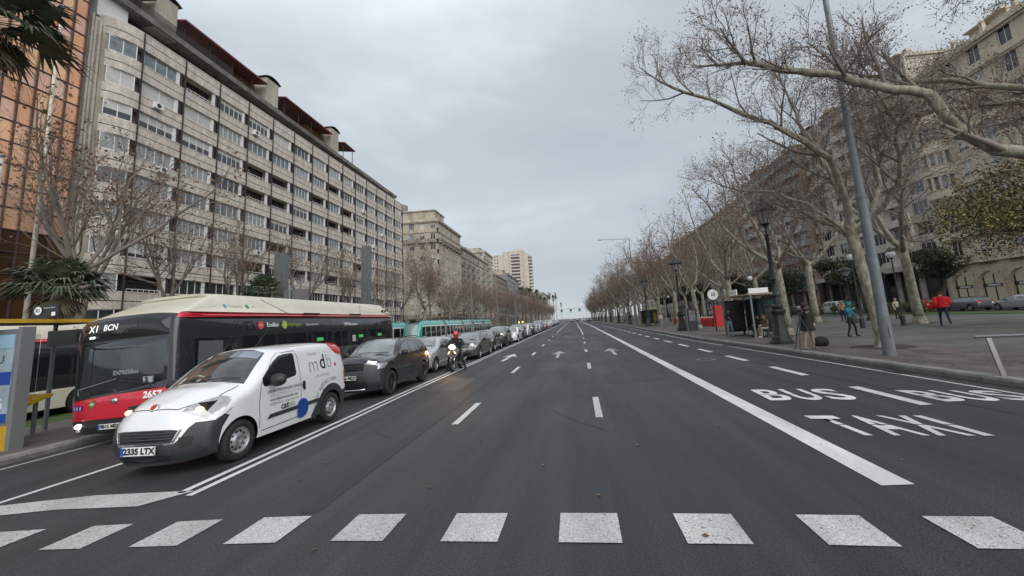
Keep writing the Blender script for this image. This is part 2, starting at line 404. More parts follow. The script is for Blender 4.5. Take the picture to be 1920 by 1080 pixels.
def road_text(txt, x0, x1, y0, y1, skew):
    for k, ch in enumerate(txt):
        me = text_mesh(ch, 1.0, 1.0, 0.022)
        bm = bmesh.new(); bm.from_mesh(me); bpy.data.meshes.remove(me)
        X = [v.co.x for v in bm.verts]; Y = [v.co.y for v in bm.verts]; ax, bx, ay, by = min(X), max(X), min(Y), max(Y)
        w = (x1-x0)/len(txt)
        fill = 0.84 if ch != 'I' else 0.24
        for v in bm.verts:
            v.co.x = (v.co.x-ax)/(bx-ax)*w*fill; v.co.y = (v.co.y-ay)/(by-ay)
        for cut in (0.485, 0.515):
            bmesh.ops.bisect_plane(bm, geom=bm.verts[:]+bm.edges[:]+bm.faces[:], plane_co=(0, cut, 0), plane_no=(0, 1, 0))
        bmesh.ops.delete(bm, geom=[f for f in bm.faces if 0.485 < f.calc_center_median().y < 0.515], context='FACES')
        for v in bm.verts:
            t = v.co.y; x = x0+k*w+v.co.x
            v.co = Vector((x+skew[0]*(1-t), y0(x)+(y1(x)-y0(x))*t, ZP))
        me = bpy.data.meshes.new('road_lettering'); bm.to_mesh(me); bm.free(); me.materials.append(M_PAINT)
        struct(put('road_lettering', me))
road_text('BUS', 4.02, 5.72, lambda x: ip([(3.9, 9.0), (5.5, 8.66)], x), lambda x: ip([(4.1, 10.2), (5.7, 9.84)], x), (-.1,))
road_text('BUS', 6.62, 8.15, lambda x: ip([(6.8, 8.16), (8, 7.9)], x), lambda x: ip([(6.6, 9.35), (8, 8.9)], x), (.02,))
road_text('TAXI', 3.86, 5.93, lambda x: ip([(4.0, 6.43), (5.63, 6.15)], x), lambda x: ip([(3.85, 7.66), (5.58, 7.31)], x), (.02,))
# litter, leaves on the road
b = MB(); rr = random.Random(5)
for i in range(260):
    x = rr.uniform(-9, 9); y = rr.choice([rr.uniform(3, 14), rr.uniform(3, 40)])
    if rr.random() < .6: x = rr.choice([ip(KR, y)-rr.random()**2*.7-.03, ip(KR, y)+rr.uniform(.3, 3.5)])
    z = surf(x) if x < 0 else (0 if x < ip(KR, y) else .15); a = rr.uniform(0, 6); s = rr.uniform(.012, .04)
    b.add([(x+s*math.cos(a), y+s*math.sin(a), z+.012), (x-s*math.sin(a), y+s*math.cos(a), z+.02), (x-s*math.cos(a), y-s*math.sin(a), z+.01), (x+s*.6*math.sin(a), y-s*.6*math.cos(a), z+.022)], [(0, 1, 2, 3)])
o = b.build('fallen_leaves', mat('dry leaf', (0.2, 0.11, 0.05), 0.9, var=.6, vscale=3)); tag(o, 'small dry brown leaves scattered over road and kerb', 'leaves', kind='stuff')
# wet patches / repair strip, darker longitudinal tar seam
quad_mark('tar_seam', [(-3.15, 4.6), (-2.95, 4.6), (-2.78, 60), (-2.9, 60)], mat('tar', (0.024, 0.025, 0.027), 0.62), 0.004)
quad_mark('tar_seam', [(6.95, 5), (7.1, 5), (5.75, 24), (5.6, 24)], mat('tar', (0.02,)*3), 0.004)

# manholes, drains, patches
def manhole(x, y, r):
    z = (surf(x) if x < 0 else 0); b = MB(); b.add([(x+r*math.cos(t), y+r*math.sin(t), z+.005) for t in [2*PI*k/24 for k in range(24)]], [tuple(range(24))])
    o = b.build('manhole_cover', mat('cast manhole', (.05, .047, .045), .5, .4, var=.5, vscale=30, bump=.8, bscale=60)); struct(o)
    b = MB(); b.lathe([(r+.05, z+.002), (r+.045, z+.009), (r, z+.009), (r-.01, z+.006)], 24, c=(x, y, 0)); struct(b.build('manhole_ring', M_KERB))
manhole(1.7, 33.5, .3); manhole(5.1, 16.8, .3); manhole(4.6, 27, .3)
PATCH = asphalt('patched asphalt', (0.026, 0.027, 0.029)); PATCH2 = asphalt('older grey asphalt', (0.055, 0.056, 0.057))
quad_mark('asphalt_patch', [(3.6, 18.5), (5.3, 18.2), (5.6, 24), (4.1, 24.3)], PATCH, .004)
quad_mark('asphalt_patch', [(.9, 12.2), (2.5, 12.4), (2.4, 15.2), (.95, 15.0)], PATCH, .004)
quad_mark('asphalt_patch', [(-4.6, 12.5), (-3.5, 12.4), (-3.6, 15), (-4.7, 15.2)], PATCH2, .004)
for x, y in ((8.15, 11.2), (7.75, 22.0)):
    b = MB()
    for k in range(9): b.box(x, x+.38, y+k*.07, y+k*.07+.035, .001, .012)
    o = b.build('drain_grate', M_BLACK); struct(o); o['kind'] = 'structure'
rr = random.Random(9)
for k in range(9):   # crack lines
    x = rr.uniform(-4.6, 7); y = rr.uniform(4.8, 16); b = MB(); pts = []; a_ = rr.choice([PI/2, PI/2+.2, .1])
    for i in range(14): pts.append((x, y)); a_ += rr.gauss(0, .25); x += .16*math.cos(a_); y += .16*math.sin(a_)
    vs = []; fs = []
    for i, (x, y) in enumerate(pts): w = .006*rr.uniform(.4, 1.3); vs += [(x-w, y-w, .004), (x+w, y+w, .004)]; 
    fs = [(2*i, 2*i+1, 2*i+3, 2*i+2) for i in range(len(pts)-1)]
    b.add(vs, fs); struct(b.build('crack', MATS['tar']))
# ------------------------------------------------------------ vehicle shells
def catmull(keys, step):
    """smooth polyline through keys; returns samples [(t, values...)] with t the key index"""
    out = []; n = len(keys)
    for i in range(n-1):
        p0 = keys[max(i-1, 0)]; p1 = keys[i]; p2 = keys[i+1]; p3 = keys[min(i+2, n-1)]
        d = math.hypot(p2[0]-p1[0], p2[1]-p1[1]); m = max(2, int(d/step)); m = min(m, 30)
        lin = d > 2.0
        for j in range(m):
            t = j/m
            if lin: out.append((i+t,)+tuple(b+(c-b)*t for b, c in zip(p1, p2))); continue
            # limited tangents
            k = 0.35
            out.append((i+t,)+tuple((2*t**3-3*t**2+1)*b+(t**3-2*t**2+t)*k*(c-a)+(-2*t**3+3*t**2)*c+(t**3-t**2)*k*(d_-b) for a, b, c, d_ in zip(p0, p1, p2, p3)))
    out.append((n-1,)+tuple(keys[-1]))
    return out
def in_poly(p, poly):
    x, y = p; r = False; j = len(poly)-1
    for i in range(len(poly)):
        a = poly[i]; b_ = poly[j]
        if (a[1] > y) != (b_[1] > y) and x < (b_[0]-a[0])*(y-a[1])/(b_[1]-a[1])+a[0]: r = not r
        j = i
    return r
def seg_d(px, py, ax, ay, bx, by):
    dx, dy = bx-ax, by-ay; l = dx*dx+dy*dy
    t = 0 if l == 0 else max(0, min(1, ((px-ax)*dx+(py-ay)*dy)/l))
    return math.hypot(px-ax-t*dx, py-ay-t*dy)
def cdt(outer, polys, pts):
    V = []; E = []
    def ring(p):
        o = len(V); V.extend(Vector(q) for q in p); E.extend((o+i, o+(i+1) % len(p)) for i in range(len(p)))
    ring(outer)
    for p in polys: ring(p)
    V.extend(Vector(q) for q in pts)
    r = delaunay_2d_cdt(V, E, [], 0, 1e-5)
    vs = [(v.x, v.y) for v in r[0]]
    return vs, [tuple(f) for f in r[2]]
def shell(sp):
    """car / bus / tram skin. Returns {(part, material): [ (verts, faces) ... ]} split by part polygons"""
    smp = catmull(sp['sil'], sp.get('step', 0.09))
    P = [(s[1], s[2]) for s in smp]; B = [s[3] for s in smp]; T = [s[0] for s in smp]
    L_ = sp['L']; w = sp['w']; zt = sp['wz']; rr = sp.get('r', 0.07)
    yt = sp.get('wy', [(0, 1), (L_, 1)])
    bottom = []
    zb = sp.get('zb', P[0][1])
    y = P[-1][0]
    for ax in sorted(sp['axles'], reverse=True):
        ra = sp['ra']; zc = sp['rw']; h = math.sqrt(max(ra*ra-(zb-zc)**2, 0.0001))
        a0 = math.atan2(zb-zc, h)
        n = 14
        for k in range(n+1):
            a = a0+(PI-2*a0)*k/n; bottom.append((ax+ra*math.cos(a), zc+ra*math.sin(a)))
    outer = P+[(P[-1][0]-.02, zb)]+bottom+[(P[0][0]+.02, zb)]
    sil_edge = P
    def W(y, z):
        x = ip(zt, z)*w*ip(yt, y)
        d = min(seg_d(y, z, sil_edge[i][0], sil_edge[i][1], sil_edge[i+1][0], sil_edge[i+1][1]) for i in range(len(sil_edge)-1))
        if d < rr: q = 1-d/rr; x -= rr*0.75*(1-math.sqrt(max(0, 1-q*q)))
        return x
    out = {}
    def emit(key, verts, faces, mapped):
        idx = {}; vs = []; fs = []
        for f in faces:
            g = []
            for i in f:
                if i not in idx: idx[i] = len(vs); vs.append(mapped[i])
                g.append(idx[i])
            fs.append(tuple(g))
        out.setdefault(key, []).append((vs, fs))
    # sides
    st = sp.get('grid', 0.11)
    ys = [i*st for i in range(int(L_/st)+2)]; zs = [i*st+.05 for i in range(int(4.2/st))]
    grid = [(y, z) for y in ys for z in zs if in_poly((y, z), outer)]
    for i in range(1, len(P)-1):
        dx, dz = P[i+1][0]-P[i-1][0], P[i+1][1]-P[i-1][1]; l = math.hypot(dx, dz) or 1
        for dd in (rr*.18, rr*.45, rr*.85):
            q = (P[i][0]+dz/l*dd, P[i][1]-dx/l*dd)
            if in_poly(q, outer): grid.append(q)
    vs, fs = cdt(outer, [p[2] for p in sp['side']], grid)
    fs = [f for f in fs if in_poly((sum(vs[i][0] for i in f)/3, sum(vs[i][1] for i in f)/3), outer)]
    Wc = {}
    for i, (y, z) in enumerate(vs): Wc[i] = W(y, z)
    cls = {}
    for f in fs:
        c = (sum(vs[i][0] for i in f)/3, sum(vs[i][1] for i in f)/3); key = ('body', 'paint', 0)
        for pi, (nm, mt, poly, *sd) in enumerate(sp['side']):
            if in_poly(c, poly): key = (nm, mt, pi+1)
        cls.setdefault(key, []).append(f)
    for sgn in (1, -1):
        mp_ = {i: (sgn*Wc[i], y, z) for i, (y, z) in enumerate(vs)}
        for key, ff in cls.items():
            g = []
            for f in ff:
                (ax, ay), (bx, by), (cx_, cy_) = vs[f[0]], vs[f[1]], vs[f[2]]
                ccw = (bx-ax)*(cy_-ay)-(by-ay)*(cx_-ax) > 0
                g.append(f if (ccw == (sgn > 0)) else f[::-1])
            emit((key[0], key[1], key[2]*sgn if key[2] else 0), None, g, mp_)
    # ribbon
    s = [0]
    for i in range(1, len(P)): s.append(s[-1]+math.hypot(P[i][0]-P[i-1][0], P[i][1]-P[i-1][1]))
    nrm = []
    for i in range(len(P)):
        a = P[max(i-1, 0)]; c = P[min(i+1, len(P)-1)]; dx, dz = c[0]-a[0], c[1]-a[1]; l = math.hypot(dx, dz) or 1; nrm.append((-dz/l, dx/l))
    Wi = [W(*p) for p in P]
    ks = [(T[i], s[i]) for i in range(len(P))]
    def s_of(k): return ip(ks, k)
    def rib(S, u):
        j = 0
        if S >= s[-1]: j = len(s)-2; t = 1.0
        else:
            lo, hi = 0, len(s)-1
            while hi-lo > 1:
                m = (lo+hi)//2
                if s[m] <= S: lo = m
                else: hi = m
            j = lo; t = (S-s[j])/(s[j+1]-s[j])
        g = lambda A: A[j]+(A[j+1]-A[j])*t
        py = P[j][0]+(P[j+1][0]-P[j][0])*t; pz = P[j][1]+(P[j+1][1]-P[j][1])*t
        ny = nrm[j][0]+(nrm[j+1][0]-nrm[j][0])*t; nz_ = max(-.15, nrm[j][1]+(nrm[j+1][1]-nrm[j][1])*t)
        bb = g(B)*(1-abs(u)**sp.get('p', 2.6)); return (u*g(Wi), py+ny*bb, pz+nz_*bb)
    KU = sp.get('nu', 12); us = [math.sin(PI/2*(-1+2*k/KU)) for k in range(KU+1)]
    S2 = s[-1]
    outer2 = [(x, -1.0) for x in s]+[(S2, u) for u in us[1:-1]]+[(x, 1.0) for x in reversed(s)]+[(0, u) for u in reversed(us[1:-1])]
    polys = [[(s_of(k), u) for k, u in p[2]] for p in sp['rib']]
    pts = [(x, u) for x in s[1:-1] for u in us[1:-1]]
    vs, fs = cdt(outer2, polys, pts)
    cls = {}
    for f in fs:
        c = (sum(vs[i][0] for i in f)/3, sum(vs[i][1] for i in f)/3); key = ('body', 'paint', 0)
        for pi, p in enumerate(sp['rib']):
            if in_poly(c, polys[pi]): key = (p[0], p[1], 100+pi)
        (ax, ay), (bx, by), (cx_, cy_) = vs[f[0]], vs[f[1]], vs[f[2]]
        if (bx-ax)*(cy_-ay)-(by-ay)*(cx_-ax) > 0: f = f[::-1]
        cls.setdefault(key, []).append(f)
    mp_ = {i: rib(S, u) for i, (S, u) in enumerate(vs)}
    for key, ff in cls.items(): emit(key, None, ff, mp_)
    # seams
    sm = MB()
    def strip(pts3, off, wd):
        for a, c in zip(pts3, pts3[1:]):
            A = Vector(a[0]); Bv = Vector(c[0]); n1 = Vector(a[1]); d = (Bv-A).normalized(); t = n1.cross(d)*wd/2; o = n1*off
            vs_ = [A-t+o, A+t+o, Bv+t+o, Bv-t+o]
            sm.add([tuple(v) for v in vs_], [(0, 1, 2, 3)])
    for line in sp.get('seam_side', []):
        for sgn in (1, -1):
            q = []
            for (a, b_) in zip(line, line[1:]):
                m = max(2, int(math.hypot(b_[0]-a[0], b_[1]-a[1])/.1))
                for k in range(m+1):
                    y = a[0]+(b_[0]-a[0])*k/m; z = a[1]+(b_[1]-a[1])*k/m; q.append(((sgn*W(y, z), y, z), (sgn, 0, .1)))
            strip([x for i, x in enumerate(q) if i == 0 or (Vector(x[0])-Vector(q[i-1][0])).length > 1e-4], .003, sp.get('gap', .012))
    for line in sp.get('seam_rib', []):
        q = []
        for (a, b_) in zip(line, line[1:]):
            for k in range(9):
                kk = a[0]+(b_[0]-a[0])*k/8; u = a[1]+(b_[1]-a[1])*k/8; S = s_of(kk); p = Vector(rib(S, u))
                n = (Vector(rib(S+.02, u))-p).cross(Vector(rib(S, u-.02))-p)
                if n.length: n.normalize()
                q.append((tuple(p), tuple(n)))
        strip([x for i, x in enumerate(q) if i == 0 or (Vector(x[0])-Vector(q[i-1][0])).length > 1e-4], .004, sp.get('gap', .012))
    sp['_W'] = W; sp['_rib'] = lambda k, u: rib(s_of(k), u)
    return out, sm
WHEELS = {}
def wheel_mesh(r, style):
    if (r, style) in WHEELS: return WHEELS[(r, style)]
    wd = 0.2 if r < .45 else 0.3
    t = MB(); rr_ = r*0.66
    t.lathe([(rr_*.98, -wd/2+.02), (rr_*1.04, -wd/2+.003), (r*.93, -wd/2), (r*.985, -wd/2+.02), (r, -wd/2+.05), (r, wd/2-.05), (r*.985, wd/2-.02), (r*.93, wd/2), (rr_*1.04, wd/2-.003), (rr_*.98, wd/2-.02), (rr_*.9, wd/2-.09)], 28, axis='x')
    tm = t.mesh('wheel', M_TYRE, True, True)
    q = MB(); x = wd/2-.03
    q.lathe([(rr_*.99, x-.12), (rr_*.99, x+.01), (rr_*.93, x+.015), (rr_*.88, x-.01)], 28, axis='x')
    if style == 'steel':
        q.lathe([(rr_*.9, x-.01), (rr_*.7, x-.035), (rr_*.5, x-.0), (rr_*.42, x+.012), (rr_*.22, x+.01), (rr_*.2, x-.01), (.001, x-.01)], 28, axis='x')
        for k in range(10):
            a = 2*PI*k/10; q.mi = 1; c = (x-.022, rr_*.66*math.cos(a), rr_*.66*math.sin(a)); q.cyl((c[0]-.01, c[1], c[2]), (c[0]+.012, c[1], c[2]), rr_*.075, n=8)
        for k in range(4):
            a = 2*PI*(k+.5)/4; q.cyl((x, rr_*.3*math.cos(a), rr_*.3*math.sin(a)), (x+.014, rr_*.3*math.cos(a), rr_*.3*math.sin(a)), rr_*.05, n=6)
        q.mi = 0
    else:
        n = 5 if style == 'five' else 10
        for k in range(n):
            a = 2*PI*k/n; c, s_ = math.cos(a), math.sin(a); h = .055 if n == 5 else .026
            pts = [(rr_*.12, -h*.9), (rr_*.93, -h*.6), (rr_*.93, h*.6), (rr_*.12, h*.9)]
            q.add([(x+(0.0 if i in (0, 3) else -.008), p*c-o*s_, p*s_+o*c) for i, (p, o) in enumerate(pts)]+[(x-.05, p*c-o*s_, p*s_+o*c) for p, o in pts],
                  [(0, 1, 2, 3), (4, 7, 6, 5), (0, 4, 5, 1), (2, 6, 7, 3)])
        q.lathe([(rr_*.26, x-.04), (rr_*.24, x+.006), (.001, x+.01)], 16, axis='x')
        q.mi = 1; q.lathe([(rr_*.9, x-.09), (.001, x-.09)], 20, axis='x'); q.mi = 0
    mats_ = [M_RIMD if style == 'black' else M_RIM, M_DARK]
    rm = q.mesh('rim', mats_, True, True); rm.set_sharp_from_angle(angle=.6)
    WHEELS[(r, style)] = (tm, rm); return tm, rm
def add_wheels(root, axles, track, r, style, zoff=0):
    tm, rm = wheel_mesh(r, style)
    for y in axles:
        for s_ in (1, -1):
            o = put('wheel', tm, root, (s_*track, y, r+zoff)); 
            q = put('rim', rm, o)
            if s_ < 0: q.rotation_euler = (0, 0, PI)
def shell_objs(sp, root, MT):
    out, sm = shell(sp)
    for key, chunks in out.items():
        nm, mt, idx = key
        b = MB()
        for vs, fs in chunks: b.add(vs, fs)
        o = b.build(nm, MT[mt], root, smooth=True, fixn=False, merge=0.0008)
        if nm != 'windscreen': o.data.set_sharp_from_angle(angle=math.radians(38))
    if sm.f: sm.build('panel_gap', M_DARK, root, fixn=False)
def arc_poly(c, r, a0, a1, n=14): return [(c[0]+r*math.cos(a0+(a1-a0)*i/n), c[1]+r*math.sin(a0+(a1-a0)*i/n)) for i in range(n+1)]
def ring_poly(c, r0, r1, a0, a1, n=12): return arc_poly(c, r1, a0, a1, n)+arc_poly(c, r0, a1, a0, n)
def plate(root, txt, c, tilt=0.0, h=.11, w=.52, sx=1, tcol=None):
    """number plate facing -Y"""
    b = MB(); x, y, z = c; b.box(x-w/2, x+w/2, y, y+.02, z-h/2, z+h/2)
    o = b.build('number_plate', mat('plate white', (.72, .73, .72), .4), root)
    b = MB(); b.box(x-w/2+.003, x-w/2+.045, y-.003, y-.0005, z-h/2+.004, z+h/2-.004); b.build('plate_band', mat('plate blue', (.02, .08, .4), .4), o)
    text('plate_text', txt, h*.98, M_BLACK, o, fr((x+.022, y-.004, z-.002), (1, 0, 0), (0, 0, 1)), 1.0, .006)
def mirror(root, x, y, z, m, s=1.0):
    for sg in (1, -1):
        b = MB(); b.ell((sg*(x+.12*s), y, z), (.12*s, .07*s, .085*s), 12, 8); b.cyl((sg*(x-.04), y+.02, z-.06), (sg*(x+.06), y, z-.04), .025)
        b.build('mirror', m, root, smooth=True)
def underbody(root, sp, x, z0, z1, y0, y1):
    b = MB(); b.box(-x, x, y0, y1, z0, z1)
    b.build('underbody', M_DARK, root)
paint_w = mat('white van paint', (.72, .735, .75), .22, coat=.8, var=.06, vscale=2)
clad = mat('grey bumper plastic', (.033, .034, .038), .5, bump=.1, bscale=200)
def paint(name, col, metal=.35): return mat('car paint '+name, col, .2, metal, coat=1.0)
# ---------------------------------------------------- small delivery van
def make_small_van():
    root = empty('delivery_van', (0, 0, 0))
    L_ = 3.96; ax = (.80, 3.31)
    sp = dict(L=L_, w=.858, r=.11, rw=.315, ra=.375, zb=.24, axles=ax, grid=.09, step=.07, nu=16, p=2.8,
        sil=[(.34,.22,.30),(.24,.36,.24),(.23,.55,.23),(.27,.71,.26),(.36,.80,.27),(.66,1.0,.2),(1.02,1.13,.13),(1.42,1.44,.13),(1.78,1.64,.10),(2.3,1.715,.045),(3.1,1.73,.04),(3.70,1.69,.04),(3.86,1.58,.05),(3.93,1.1,.04),(3.95,.6,.04),(3.90,.28,.05)],
        wz=[(.2,.95),(.35,.985),(.6,1.0),(1.0,.985),(1.15,.965),(1.5,.875),(1.75,.80)], wy=[(0,.88),(.25,.93),(.55,.975),(.8,1),(3.6,1),(3.96,.975)],
        side=[('bumper','clad',[(.05,.1),(.05,.735),(.36,.735),(.50,.80),(.58,.76),(.46,.60),(.425,.42),(.45,.1)]),
              ('wheel_arch_trim','clad',ring_poly((3.31,.315),.3,.52,-.35,PI+.25)+[]),
              ('rear_bumper','clad',[(3.62,.1),(3.62,.62),(4.1,.62),(4.1,.1)]),
              ('side_sill','clad',[(2.62,.26),(2.78,.5),(3.0,.6),(3.0,.1)]),
              ('side_window','glass',[(1.27,1.12),(1.27,1.22),(1.60,1.49),(1.76,1.575),(1.90,1.60),(2.13,1.605),(2.17,1.56),(2.17,1.22),(2.13,1.16),(1.36,1.07),(1.30,1.08)]),
              ('tail_lamp','red',[(3.83,.75),(3.83,1.12),(4.1,1.12),(4.1,.75)]),
              ('headlamp','lamp',[(.2,.775),(.5,.845),(.66,.985),(.60,1.1),(.2,1.1)])],
        rib=[('windscreen','wshield',[(6.08,-.90),(6.0,-.45),(5.97,0),(6.0,.45),(6.08,.90),(6.9,.87),(7.78,.80),(7.95,.4),(7.98,0),(7.95,-.4),(7.78,-.80),(6.9,-.87)]),
             ('rear_window','glass',[(12.1,-.75),(12.9,-.8),(12.9,.8),(12.1,.75)]),
             ('bumper','clad',[(0,-1),(0,1),(3.3,1),(3.0,.88),(2.6,.80),(1.9,.70),(1.62,.6),(1.62,-.6),(1.9,-.70),(2.6,-.80),(3.0,-.88),(3.3,-1)]),
             ('grille_surround','chrome',[(1.58,-.60),(2.5,-.72),(2.5,-.68),(1.68,-.57),(1.68,.57),(2.5,.68),(2.5,.72),(1.58,.60)]),
             ('grille','black',[(1.70,-.56),(2.45,-.66),(2.45,.66),(1.70,.56)]),
             ('lower_intake','black',[(.35,-.5),(.85,-.58),(.85,.58),(.35,.5)]),
             ('fog_recess','black',[(1.35,.70),(1.35,.87),(2.0,.90),(2.0,.68)]),
             ('fog_recess','black',[(1.35,-.70),(1.35,-.87),(2.0,-.90),(2.0,-.68)]),
             ('headlamp','lamp',[(3.62,.58),(3.5,.80),(3.52,1.0),(5.15,1.0),(4.98,.86),(4.6,.74),(4.2,.62)]),
             ('headlamp','lamp',[(3.62,-.58),(3.5,-.80),(3.52,-1.0),(5.15,-1.0),(4.98,-.86),(4.6,-.74),(4.2,-.62)]),
             ('rear_bumper','clad',[(14.0,-1),(15,-1),(15,1),(14.0,1)]),
             ('roof_corner','redvinyl',[(10.6,.30),(11.1,.2),(12.35,.45),(12.5,1),(10.35,1)])],
        seam_side=[[(1.20,.4),(1.17,.8),(1.22,1.12),(1.6,1.53),(1.76,1.625),(2.2,1.645),(2.26,1.5),(2.27,.36),(1.25,.34)],[(3.02,.62),(2.96,.9)],[(.52,.80),(.62,.86)]],
        seam_rib=[[(4.15,-.62),(3.7,-.5),(3.6,0),(3.7,.5),(4.15,.62)],[(4.9,.84),(5.9,.84)],[(4.9,-.84),(5.9,-.84)],[(9.0,.55),(11.2,.55)],[(9.0,-.55),(11.2,-.55)]])
    redv = mat('red vinyl', (.5, .02, .03), .3, coat=.6)
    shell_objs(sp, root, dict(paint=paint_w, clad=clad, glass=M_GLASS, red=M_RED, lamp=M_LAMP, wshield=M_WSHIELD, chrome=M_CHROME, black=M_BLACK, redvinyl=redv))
    W = sp['_W']; rib = sp['_rib']
    # red sweep on the rear roof corner, side part
    def decal(name, poly, m, off=.004, side=1):
        vs, fs = cdt(poly, [], [(y*.06, z*.06) for y in range(0, 70) for z in range(0, 30) if in_poly((y*.06, z*.06), poly)])
        fs = [f for f in fs if in_poly((sum(vs[i][0] for i in f)/3, sum(vs[i][1] for i in f)/3), poly)]
        b = MB(); b.add([(side*(W(y, z)+off), y, z) for y, z in vs], fs); return b.build(name, m, root, smooth=True)
    decal('side_graphic', [(3.35,1.745),(3.42,1.62),(3.55,1.50),(3.72,1.44),(3.86,1.44),(3.88,1.6),(3.72,1.71)], redv, .004)
    decal('door_moulding', [(1.35,.50),(1.42,.575),(2.9,.60),(2.92,.53),(2.86,.525)], clad, .012)
    decal('blue_disc', [p for p in arc_poly((2.30,.50),.19,0,2*PI,26)[:-1] if p[0] > 2.14]+[], mat('blue vinyl', (.01, .06, .26), .3), .016)
    for y0, y1 in ((2.31, 2.39),): decal('door_handle', [(y0,1.02),(y0-.01,.92),(y0+.03,.84),(y1,.86),(y1,.98),(y1-.03,1.03)], M_BLACK, .018)
    gr = mat('grey lettering', (.22, .22, .23), .5); lg = mat('pale lettering', (.42, .42, .43), .5)
    def side_text(name, t, size, m, y, z, w=1.0, bold=0, curve=None):
        me = text_mesh(t, size, w, bold)
        for v in me.vertices:
            yy, zz = y+v.co.x, z+v.co.y
            if curve: # along an arc of given radius below the text
                cy, cz, rad = curve; a = math.pi/2-(v.co.x)/rad+ (y-cy)*0 ; rr_ = rad+v.co.y; yy = cy+rr_*math.cos(a+curve_off); zz = cz+rr_*math.sin(a+curve_off)
            v.co = Vector((W(yy, zz)+.006, yy, zz))
        me.materials.append(m); o = put(name, me, root)
    curve_off = 0.55
    side_text('lettering', 'm', .50, gr, 2.72, 1.30, .9, -.008); side_text('lettering', 'd', .44, M_BLACK, 3.04, 1.325, .95, .004); side_text('lettering', 'b', .44, gr, 3.28, 1.325, .95, -.008)
    decal('red_dot', arc_poly((3.50,1.235),.04,0,2*PI,14)[:-1], redv)
    side_text('lettering', 'ANALISIS', .085, lg, 2.74, 1.53, .9); side_text('lettering', 'LAB. D\'ANALISIS', .075, lg, 2.98, 1.06, .9)
    side_text('lettering', 'LABORATORI D\'ANALISIS CLINIQUES', .072, gr, 1.83, .965, .8, .002)
    side_text('lettering', 'EN EL TEU CENTRE - TEL. 93 215 80', .068, lg, 1.82, .89, .74)
    side_text('lettering', 'www.laboratorismdb.com', .075, gr, 1.80, .815, .95, .002); side_text('lettering', 'info@mdb.com / www.mdb.com', .066, gr, 1.80, .74, .88)
    side_text('lettering', 'cat', .17, M_BLACK, 1.80, .655, .95, .004); side_text('lettering', 'bio.', .17, gr, 2.0, .655, .95, 0)
    side_text('lettering', 'OBERT 365 DIES L\'ANY', .125, gr, 3.1, .9, .8, 0, curve=(3.31, .33, .60))
    # bonnet badge, grille bars, lamps
    c = Vector(rib(3.78, 0)); b = MB(); b.lathe([(.001, .022), (.05, .02), (.062, .008), (.064, 0)], 18); me = b.mesh('badge', M_CHROME, True, True)
    me.transform(Matrix.Rotation(math.radians(52), 4, 'X')); put('badge', me, root, c+Vector((0, -.004, .006)))
    b = MB(); b.lathe([(.001, .004), (.044, .003)], 16); me = b.mesh('badge_disc', M_RED, True, True); me.transform(Matrix.Rotation(math.radians(52), 4, 'X')); put('badge_disc', me, root, c+Vector((0, -.022, .021)))
    for k in range(4):
        b = MB(); kk = 1.80+.17*k; pts = [Vector(rib(kk, u*.1))+Vector((0, -.008, 0)) for u in range(-6, 7)]; b.tube(pts, .009, 5); b.build('grille_bar', clad, root)
    for sg in (1, -1):
        p = Vector(rib(4.05, sg*.80)); b = MB(); b.ell(tuple(p+Vector((0, .012, 0))), (.07, .045, .045), 14, 8); b.build('headlamp_bulb', M_AMBER if sg > 0 else M_AMBER, root, smooth=True)
    y0 = rib(1.2, 0)[1]
    plate(root, '2335 LTX', (-.02, y0-.045, .42), h=.12)
    mirror(root, .83, 1.42, 1.17, M_BLACK, 1.35)
    # wipers, aerial, interior hints behind the glass
    for u0, u1 in ((-.55, .1), (.15, .78)):
        b = MB(); a = Vector(rib(6.12, u0)); c = Vector(rib(6.3, u1)); b.tube([a+Vector((0, -.02, .02)), (a+c)/2+Vector((0, -.03, .035)), c+Vector((0, -.02, .02))], .009, 5); b.build('wiper', M_BLACK, root)
    b = MB(); b.cyl((.0, 2.1, 1.745), (.0, 2.1, 1.80), .016); b.tube([(.0, 2.1, 1.79), (.0, 2.42, 2.12)], .005, 5); b.build('aerial', M_BLACK, root)
    # sun strip and paper on the dashboard
    b = MB(); n = 14
    for i in range(n):
        u0 = -.02+.80*i/n; u1 = -.02+.80*(i+1)/n
        b.add([tuple(Vector(rib(7.30, u0))+Vector((0, -.004, .004))), tuple(Vector(rib(7.30, u1))+Vector((0, -.004, .004))), tuple(Vector(rib(7.8, u1*.97))+Vector((0, -.004, .004))), tuple(Vector(rib(7.8, u0))+Vector((0, -.004, .004)))], [(0, 1, 2, 3)])
    b.build('sun_strip', mat('sun strip film', (.2, .24, .29), .1, coat=.5), root, fixn=False)
    b = MB(); q = [(6.14, -.72), (6.42, -.72), (6.44, -.3), (6.34, -.1), (6.14, -.15)]
    b.add([tuple(Vector(rib(k, u))+Vector((0, -.004, .004))) for k, u in q], [tuple(range(5))]); b.build('dashboard_sheet', mat('pale card', (.3, .32, .26), .5), root, fixn=False)
    underbody(root, sp, .66, .2, 1.0, .35, 3.8)
    add_wheels(root, ax, .755, .315, 'steel')
    return root
